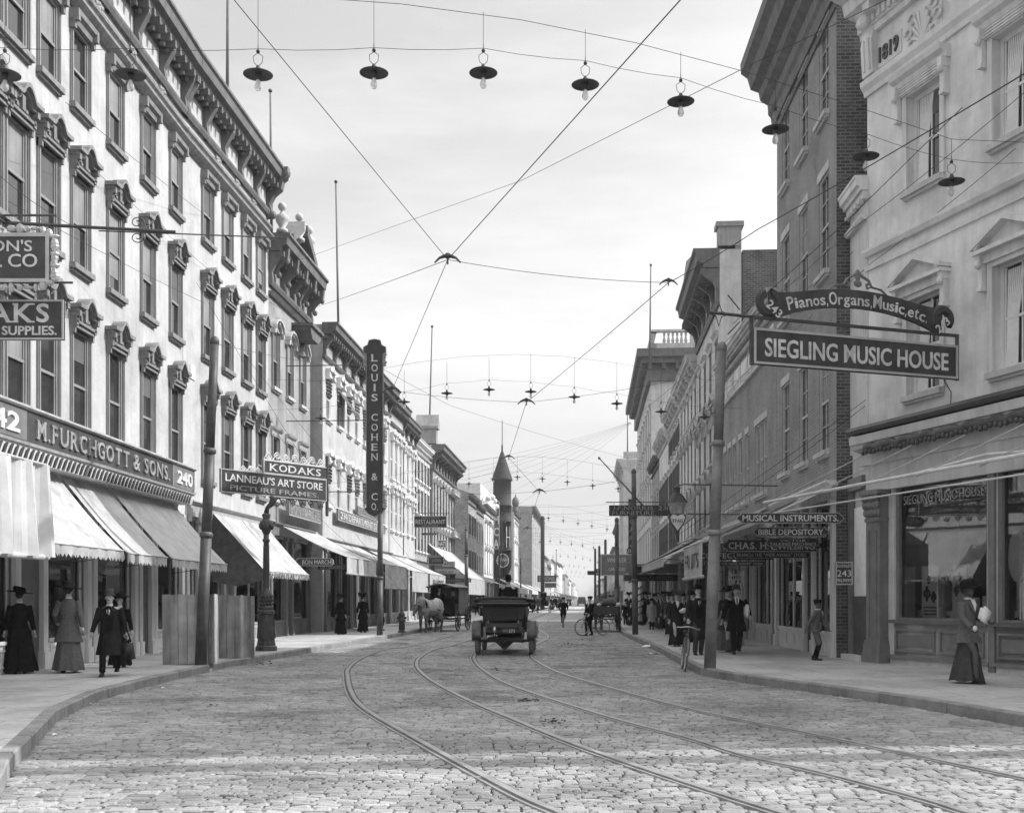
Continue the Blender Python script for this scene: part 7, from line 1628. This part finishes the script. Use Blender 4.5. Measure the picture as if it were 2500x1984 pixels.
# ================================================================== HORSES, WAGON, CART
def horse(label, loc, rz, mat='horse', group=None, vox=.03, headdown=.0, scale=1.0):
    t = thing('horse', label, 'horse', loc, rz, group); t.scale = (scale,)*3      # faces -y, withers 1.55
    g = MB()
    g.tube([(0,.92,1.28),(0,.72,1.28),(0,.35,1.16),(0,-.05,1.14),(0,-.38,1.17),(0,-.62,1.2),(0,-.74,1.22)], [.16,.34,.35,.37,.36,.30,.16], 16, flat=1.05)
    g.ell((0,.62,1.40),(.22,.26,.16)); g.ell((0,-.38,1.42),(.13,.28,.14)); g.ell((0,-.66,1.12),(.2,.14,.22))
    hz = 1.72-headdown
    g.tube([(0,-.52,1.32),(0,-.78,1.48),(0,-.98,hz-.08),(0,-1.08,hz+.02)], [.30,.24,.18,.14], 12)
    g.tube([(0,-1.05,hz+.05),(0,-1.16,hz-.06),(0,-1.30,hz-.25),(0,-1.40,hz-.42),(0,-1.42,hz-.48)], [.10,.115,.085,.065,.05], 12); g.ell((0,-1.12,hz-.14),(.075,.1,.12))
    for sg in (-1,1):
        g.tube([(sg*.05,-1.03,hz+.10),(sg*.065,-1.03,hz+.2),(sg*.06,-1.05,hz+.24)], [.035,.03,.008], 6)
        x = sg*.15
        g.tube([(x,-.55,1.1),(x,-.56,.85),(x,-.55,.52),(x,-.56,.47),(x,-.55,.25),(x,-.56,.12),(x,-.60,.04)], [.16,.12,.075,.078,.052,.055,.06], 10)
        x = sg*.16; o = sg*.1
        g.tube([(x,.66,1.15),(x,.56,.9),(x,.62,.78),(x,.86,.55),(x,.87,.49),(x,.82,.26),(x,.80,.12),(x,.77,.04)], [.24,.20,.15,.085,.075,.054,.056,.06], 10)
    link('body', remesh(g, vox, [M[mat]], 'body', 3), t)
    g = MB()
    for k in range(9): u = k/8; g.ell((.03*math.sin(k*3), -.55-.48*u, 1.55+(hz-1.48)*u), (.05,.08,.10), 7, 5)
    g.ell((0,-1.14,hz+.08),(.05,.06,.09)); g.build('mane', M['mane'], t, True)
    g = MB(); g.tube([(0,.92,1.36),(0,1.02,1.25),(0,1.04,.9),(0,1.0,.62)], [.04,.06,.07,.02], 8); g.build('tail', M['mane'], t, True)
    g = MB(); g.torus((0,-.66,1.28),.30,.055,'y',22,8); g.v = [(p[0]*.85, p[1]+(1.28-p[2])*.35, 1.28+(p[2]-1.28)*1.15) for p in g.v]; g.torus((0,-.15,1.19),.335,.022,'y',22,5)
    g.tube([(.30,-.6,1.2),(.34,0,1.12),(.33,.9,.95),(.32,1.4,.85)], .02, 5); g.tube([(-.30,-.6,1.2),(-.34,0,1.12),(-.33,.9,.95),(-.32,1.4,.85)], .02, 5); g.tube([(0,-.6,1.56),(0,0,1.49),(0,.6,1.58)], .02, 5)
    for sg in (-1,1): g.tube([(sg*.11,-1.05,hz+.04),(sg*.09,-1.26,hz-.2),(sg*.07,-1.36,hz-.36)], .011, 4); g.box(sg*.115-.01,sg*.115+.01,-1.2,-1.1,hz-.06,hz+.04); g.tube([(sg*.07,-1.36,hz-.36),(sg*.2,-.9,1.5),(sg*.15,.2,1.55)], .008, 4)
    g.torus((0,-1.3,hz-.26),.095,.011,'y',14,4); g.build('harness', M['leather'], t, True)
    g = MB()
    for sg in (-1,1):
        for y in (-.58,.78): g.lathe([(.055,0),(.05,.06),(.04,.08)],(sg*.155,y,0),10)
    g.build('hooves', M['iron'], t)
    g = MB(); 
    for sg in (-1,1): g.ell((sg*.085,-1.17,hz-.08),(.015,.025,.02),7,5)
    g.build('eyes', M['hair'], t, True); return t
def big_wheel(t, c, r, w=.05, sp=12, mat='woodd'):
    g = MB(); g.torus(c, r-w/2, w/2, 'x', 30, 6); o = g.build('wheel', M[mat], t, True); g = MB()
    for k in range(sp): a = 2*math.pi*k/sp; g.tube([Vector(c), Vector(c)+Vector((0,math.cos(a)*(r-w),math.sin(a)*(r-w)))], [.022,.016], 5)
    g.lathe([(.06,-.1),(.08,-.05),(.08,.05),(.05,.12)], c, 10, 'x'); g.build('spokes', M[mat], o); return o
ho = horse('dapple grey horse in dark harness before the covered wagon', (-3.86,53.7,0), R(-27), 'horse', headdown=.45, vox=.024, scale=1.0)
t = thing('delivery_wagon', 'covered delivery wagon with arched roof standing at the left kerb behind the grey horse', 'wagon', (-3.45,55.4,0), R(-12))
for sg in (-1,1): big_wheel(t, (sg*.72,.55,.50), .50); big_wheel(t, (sg*.76,2.35,.60), .60)
g = MB(); g.box(-.62,.62,.35,.40,.75,1.25); g.box(-.62,-.58,.35,2.7,.75,2.15); g.box(.58,.62,1.0,2.7,.75,2.15); g.box(.58,.62,.35,1.0,.75,1.35); g.box(-.62,.62,2.66,2.7,.75,2.15); g.box(-.62,.62,.35,2.7,.72,.78); g.box(-.58,.58,1.2,1.24,.78,1.6); g.build('body', M['coach'], t)
g = MB(); g.box(.62,.635,1.1,2.6,.85,2.05); g.build('side_panel', M['mid'], t)
g = MB(); n = 10; pr = [(-.72+1.44*i/n, 2.16+.16*math.sin(math.pi*i/n)) for i in range(n+1)]; g.prism(pr+[(p[0],p[1]-.04) for p in reversed(pr)], -.15, 2.85); g.build('arched_roof', M['mid'], t)
g = MB(); g.add([(-.62,-.15,2.14),(-.58,-.15,2.14),(-.58,.4,1.25),(-.62,.4,1.25)],[(0,1,2,3)]); g.box(-.62,.62,1.22,1.24,1.6,2.15); g.build('inner_partition', M['dark'], t)
g = MB(); g.box(-.25,-.05,1.20,1.215,1.75,1.95); g.box(.2,.4,1.20,1.215,1.72,1.95); g.build('rear_window', M['letterg'], t)
g = MB(); g.box(-.4,.4,.4,2.6,.55,.62); g.tube([(-.72,.55,.5),(.72,.55,.5)], .03, 6); g.tube([(-.76,2.35,.6),(.76,2.35,.6)], .03, 6); g.tube([(-.3,.5,.6),(-.5,-1.2,.9)], .025, 6); g.tube([(.3,.5,.6),(.15,-1.4,.9)], .025, 6); g.build('undercarriage', M['woodd'], t)
person('dim driver sitting inside the covered wagon', 0,0,0, R(-12), 'm','cloth_k','cloth_k','bowler','cloth_k', at=(-3.55,56.1,.45), sit=[Vector((-.1,-.4,.5)),Vector((.1,-.4,.5))], hands=[(-.12,-.36,1.12),(.12,-.36,1.12)], vox=.025, coatlen=.35)
# loaded cart from behind
t = thing('open_cart', 'open wooden cart loaded with a big sack, seen from behind at the right kerb', 'cart', (4.42,54.3,0), R(-2))
for sg in (-1,1): big_wheel(t, (sg*.68,.3,.62), .62, .09); big_wheel(t, (sg*.66,2.1,.48), .48, .06)
g = MB(); g.box(-.60,.60,-.35,-.31,.92,1.22); g.box(-.60,-.56,-.31,2.6,.92,1.25); g.box(.56,.60,-.31,2.6,.92,1.25); g.box(-.6,.6,-.35,2.6,.86,.92); g.build('box_body', M['woodd'], t)
g = MB(); g.tube([(-.68,.3,.62),(.68,.3,.62)], .035, 6); g.box(-.5,.5,.1,2.2,.70,.76); g.tube([(-.4,-.3,.8),(-.3,-.4,.45),(.3,-.4,.45),(.4,-.3,.8)], .015, 5); g.build('undercarriage', M['iron'], t)
g = MB(); g.box(-.56,.56,1.2,1.5,1.25,1.35); g.tube([(-.6,1.2,1.2),(-.3,1.0,1.6),(-.05,.8,1.62)], .015, 5); g.build('seat', M['woodd'], t)
g = MB(); g.ell((.2,.2,1.42),(.38,.26,.19),14,9); g.ell((.0,.25,1.36),(.25,.22,.14),12,8); g.ell((.42,.15,1.40),(.2,.2,.14),12,8); me = remesh(g, .03, [M['cloth_g']], 'sack', 2); o = link('sack', me); o.location = (4.42,54.3,0); tag(o, 'big bulging dark sack lying across the open cart', 'sack')
g = MB(); g.ell((-.3,.0,1.30),(.12,.1,.07)); g.prism([(.5,1.2),(.75,1.28),(.7,1.42),(.52,1.38)], -.1, .1); o = g.build('white_bundle', M['cloth_w'], None, True); o.location = (4.42,54.3,0); tag(o, 'small white bundles on the open cart beside the sack', 'bundle')
horse('dark mule standing in the shafts of the open cart', (4.4,58.4,0), R(178), 'horsed', vox=.05, scale=.92)
# far vehicles
def buggy(label, X, Y, rz, tall=1.0, horse_lab=None, hdir=-1):
    t = thing('buggy', label, 'carriage', (X,Y,0), rz); big_wheel(t, (-.7,0,.6), .6, .05, 10); big_wheel(t, (.7,0,.6), .6, .05, 10)
    g = MB(); g.box(-.45,.45,-.4,.9,.75,1.1); g.box(-.40,.40,-.35,-.28,1.1,1.35); g.build('body', M['coach'], t)
    g = MB(); g.tube([(-.7,0,.6),(.7,0,.6)], .03, 5); g.tube([(-.35,.8,.8),(-.35,2.4,.95)], .03, 5); g.tube([(.35,.8,.8),(.35,2.4,.95)], .03, 5); g.build('shafts', M['woodd'], t)
    if horse_lab:
        q = Vector((X,Y,0))+Matrix.Rotation(rz,3,'Z') @ Vector((0,2.3,0)); horse(horse_lab, q, rz+math.pi, 'horsed', vox=.07)
    return t
pX = P(1327,HOR,124).x; buggy('high two wheeled carriage in the left distance', pX, 124, R(15), 1.5, 'dark horse drawing the high two wheeled carriage')
o = copy_tree(protoM); o.location = (pX, 124.2, .8); o.rotation_euler.z = R(190); o['label'] = 'driver standing high on the two wheeled carriage'; 
pX = P(1373,HOR,165).x; buggy('low dark carriage behind the riding boy', pX, 165, R(5), 1.2, 'dark horse before the low carriage')
pX = P(1421,HOR,235).x
t = thing('distant_car', 'tiny dark motor car far down the street', 'car', (pX,235,0), R(0)); g = MB(); g.prism([(-.8,.5),(.8,.5),(.8,1.2),(.6,1.9),(-.6,1.9),(-.8,1.2)], 0, 3.2); g.build('body', M['dark'], t)
for sg in (-1,1):
    for y in (.3,2.8): wheel(t, (sg*.72,y,.4), .4, .13, 8)

# ================================================================== SMALL THINGS
def clump(label, x, y, n, spread, r, name='dung'):
    c = G(x, y, 0); g = MB()
    for k in range(n): g.ell((random.gauss(0,spread), random.gauss(0,spread*1.8), .02), (r*random.uniform(.4,1.2), r*random.uniform(.4,1.2), r*random.uniform(.15,.4)), 7, 5)
    o = g.build(name, M['mud'], None, True, loc=c); tag(o, label, 'litter', None, 'stuff')
clump('scattered dark droppings on the setts between car and cyclist', 1397, 1573, 50, .36, .026)
clump('flat dark clump between the inner rails', 1290, 1711, 20, .10, .03)
clump('dark clump nearer along the same rail', 1352, 1763, 16, .09, .028)
clump('wet dark patch of droppings by the lower rails', 1590, 1855, 14, .2, .02)
clump('few droppings beyond the scattered ones', 1440, 1561, 12, .3, .03)
clump('dark lump left of the nearest rail curve', 520, 1722, 6, .05, .02)
clump('small dark bits between the two left rails', 1210, 1636, 8, .1, .03)
clump('dark bits in the gutter before the board crates', 640, 1618, 10, .25, .035)
g = MB(); c = G(1590,1580,.0); g.add([(-.2,0,.02),(.1,-.1,.03),(.25,.12,.02),(-.05,.2,.06),(0,.05,.14),(-.3,.3,.02),(-.1,.45,.08),(.1,.35,.03)],[(0,1,4),(1,2,4),(2,3,4),(3,0,4),(0,3,6,5),(3,2,7,6)]); o = g.build('newspaper', M['paper'], None, loc=c); tag(o, 'crumpled white newspaper lying by the right kerb', 'paper')
g = MB(); c = G(1596,1597,.0); g.add([(-.12,0,.02),(.1,-.04,.05),(.12,.1,.02),(-.1,.12,.04)],[(0,1,2,3)]); o = g.build('paper_scrap', M['paper'], None, loc=c); tag(o, 'small paper scrap below the newspaper at the right kerb', 'paper')
for i, (x, y, l) in enumerate(((397,1680,'white paper scrap by the left kerb bend'),(133,1795,'white scrap in the left gutter near us'),(218,1719,'small scrap below the left kerb'))):
    g = MB(); g.add([(-.03,0,.01),(.03,-.02,.02),(.03,.03,.015),(-.02,.03,.03)],[(0,1,2,3)]); o = g.build('paper_scrap', M['paper'], None, loc=G(x,y,.0)); tag(o, l, 'paper')
# fruit stand and bananas
c = G(1762,1578,.15); t = thing('fruit_stand', 'slatted fruit stand heaped with produce behind the striding man', 'stand', (c.x+.35,c.y+1.2,.15), R(5))
g = MB(); g.box(-.5,.5,-.4,.4,.75,.95)
for sg in (-1,1): g.tube([(sg*.45,-.38,0),(sg*.3,-.3,.8)], .03, 5); g.tube([(sg*.45,.38,0),(sg*.3,.3,.8)], .03, 5)
g.build('frame', M['wood'], t)
g = MB()
for k in range(60): g.ell((random.uniform(-.45,.45), random.uniform(-.35,.35), .97+.12*random.random()), .05, 7, 5)
o = g.build('fruit', M['display'], None, True, loc=(c.x+.35,c.y+1.2,.15)); tag(o, 'heaped round fruit on the slatted stand', 'fruit', None, 'stuff')
bp_ = P(1797,1440,31.5); t = thing('banana_bunch', 'big hanging bunch of bananas above the striding man', 'bananas', bp_)
g = MB(); g.tube([(0,0,.6),(0,0,-.1)], .025, 6); g.build('stalk', M['woodd'], t)
g = MB()
for j in range(4):
    for k in range(9):
        a = k*.7+j; r0 = .05; r1 = .19; z = .42-j*.12; g.tube([(r0*math.cos(a),r0*math.sin(a),z),(r1*math.cos(a),r1*math.sin(a),z-.02),(r1*1.1*math.cos(a),r1*1.1*math.sin(a),z+.1)], [.02,.024,.01], 5)
g.build('hands', M['letter'], t, True)
# barber pole
b = P(1563,HOR,58); t = thing('barber_pole', 'striped barber pole under the right awnings', 'barber pole', (b.x,58,.15))
g = MB(); g.tube([(0,0,.3),(0,0,2.3)], .11, 14); g.ell((0,0,2.45),.13); g.build('shaft', M['letter'], t, True)
g = MB(); g.tube([(.112*math.cos(k*.5),.112*math.sin(k*.5),.45+k*.026) for k in range(68)], .035, 6); g.build('stripe', M['dark'], t, True)
# crossing stones
g = MB()
for (y0,y1) in ((80.5,83.3),(121,125.5)):
    g.quad((interp(KL,y0)+.1,y0,.012),(interp(KR,y0)-.1,y0,.012),(interp(KR,y1)-.1,y1,.012),(interp(KL,y1)+.1,y1,.012))
tag(g.build('crossing_stones', mk('worn_limestone', .62, var=.12, scale=1)), kind='structure')
# ================================================================== HAZE
g = MB(); g.box(-430,430,-70,1160,-1.2,48); hz = g.build('haze', []); tag(hz, kind='stuff')
m = bpy.data.materials.new('haze'); m.use_nodes = True; t_ = m.node_tree; t_.nodes.clear(); pv = t_.nodes.new('ShaderNodeVolumePrincipled'); o_ = t_.nodes.new('ShaderNodeOutputMaterial')
pv.inputs['Color'].default_value = (1,1,1,1); pv.inputs['Density'].default_value = .00038; pv.inputs['Anisotropy'].default_value = .2; t_.links.new(pv.outputs[0], o_.inputs['Volume']); hz.data.materials.append(m)
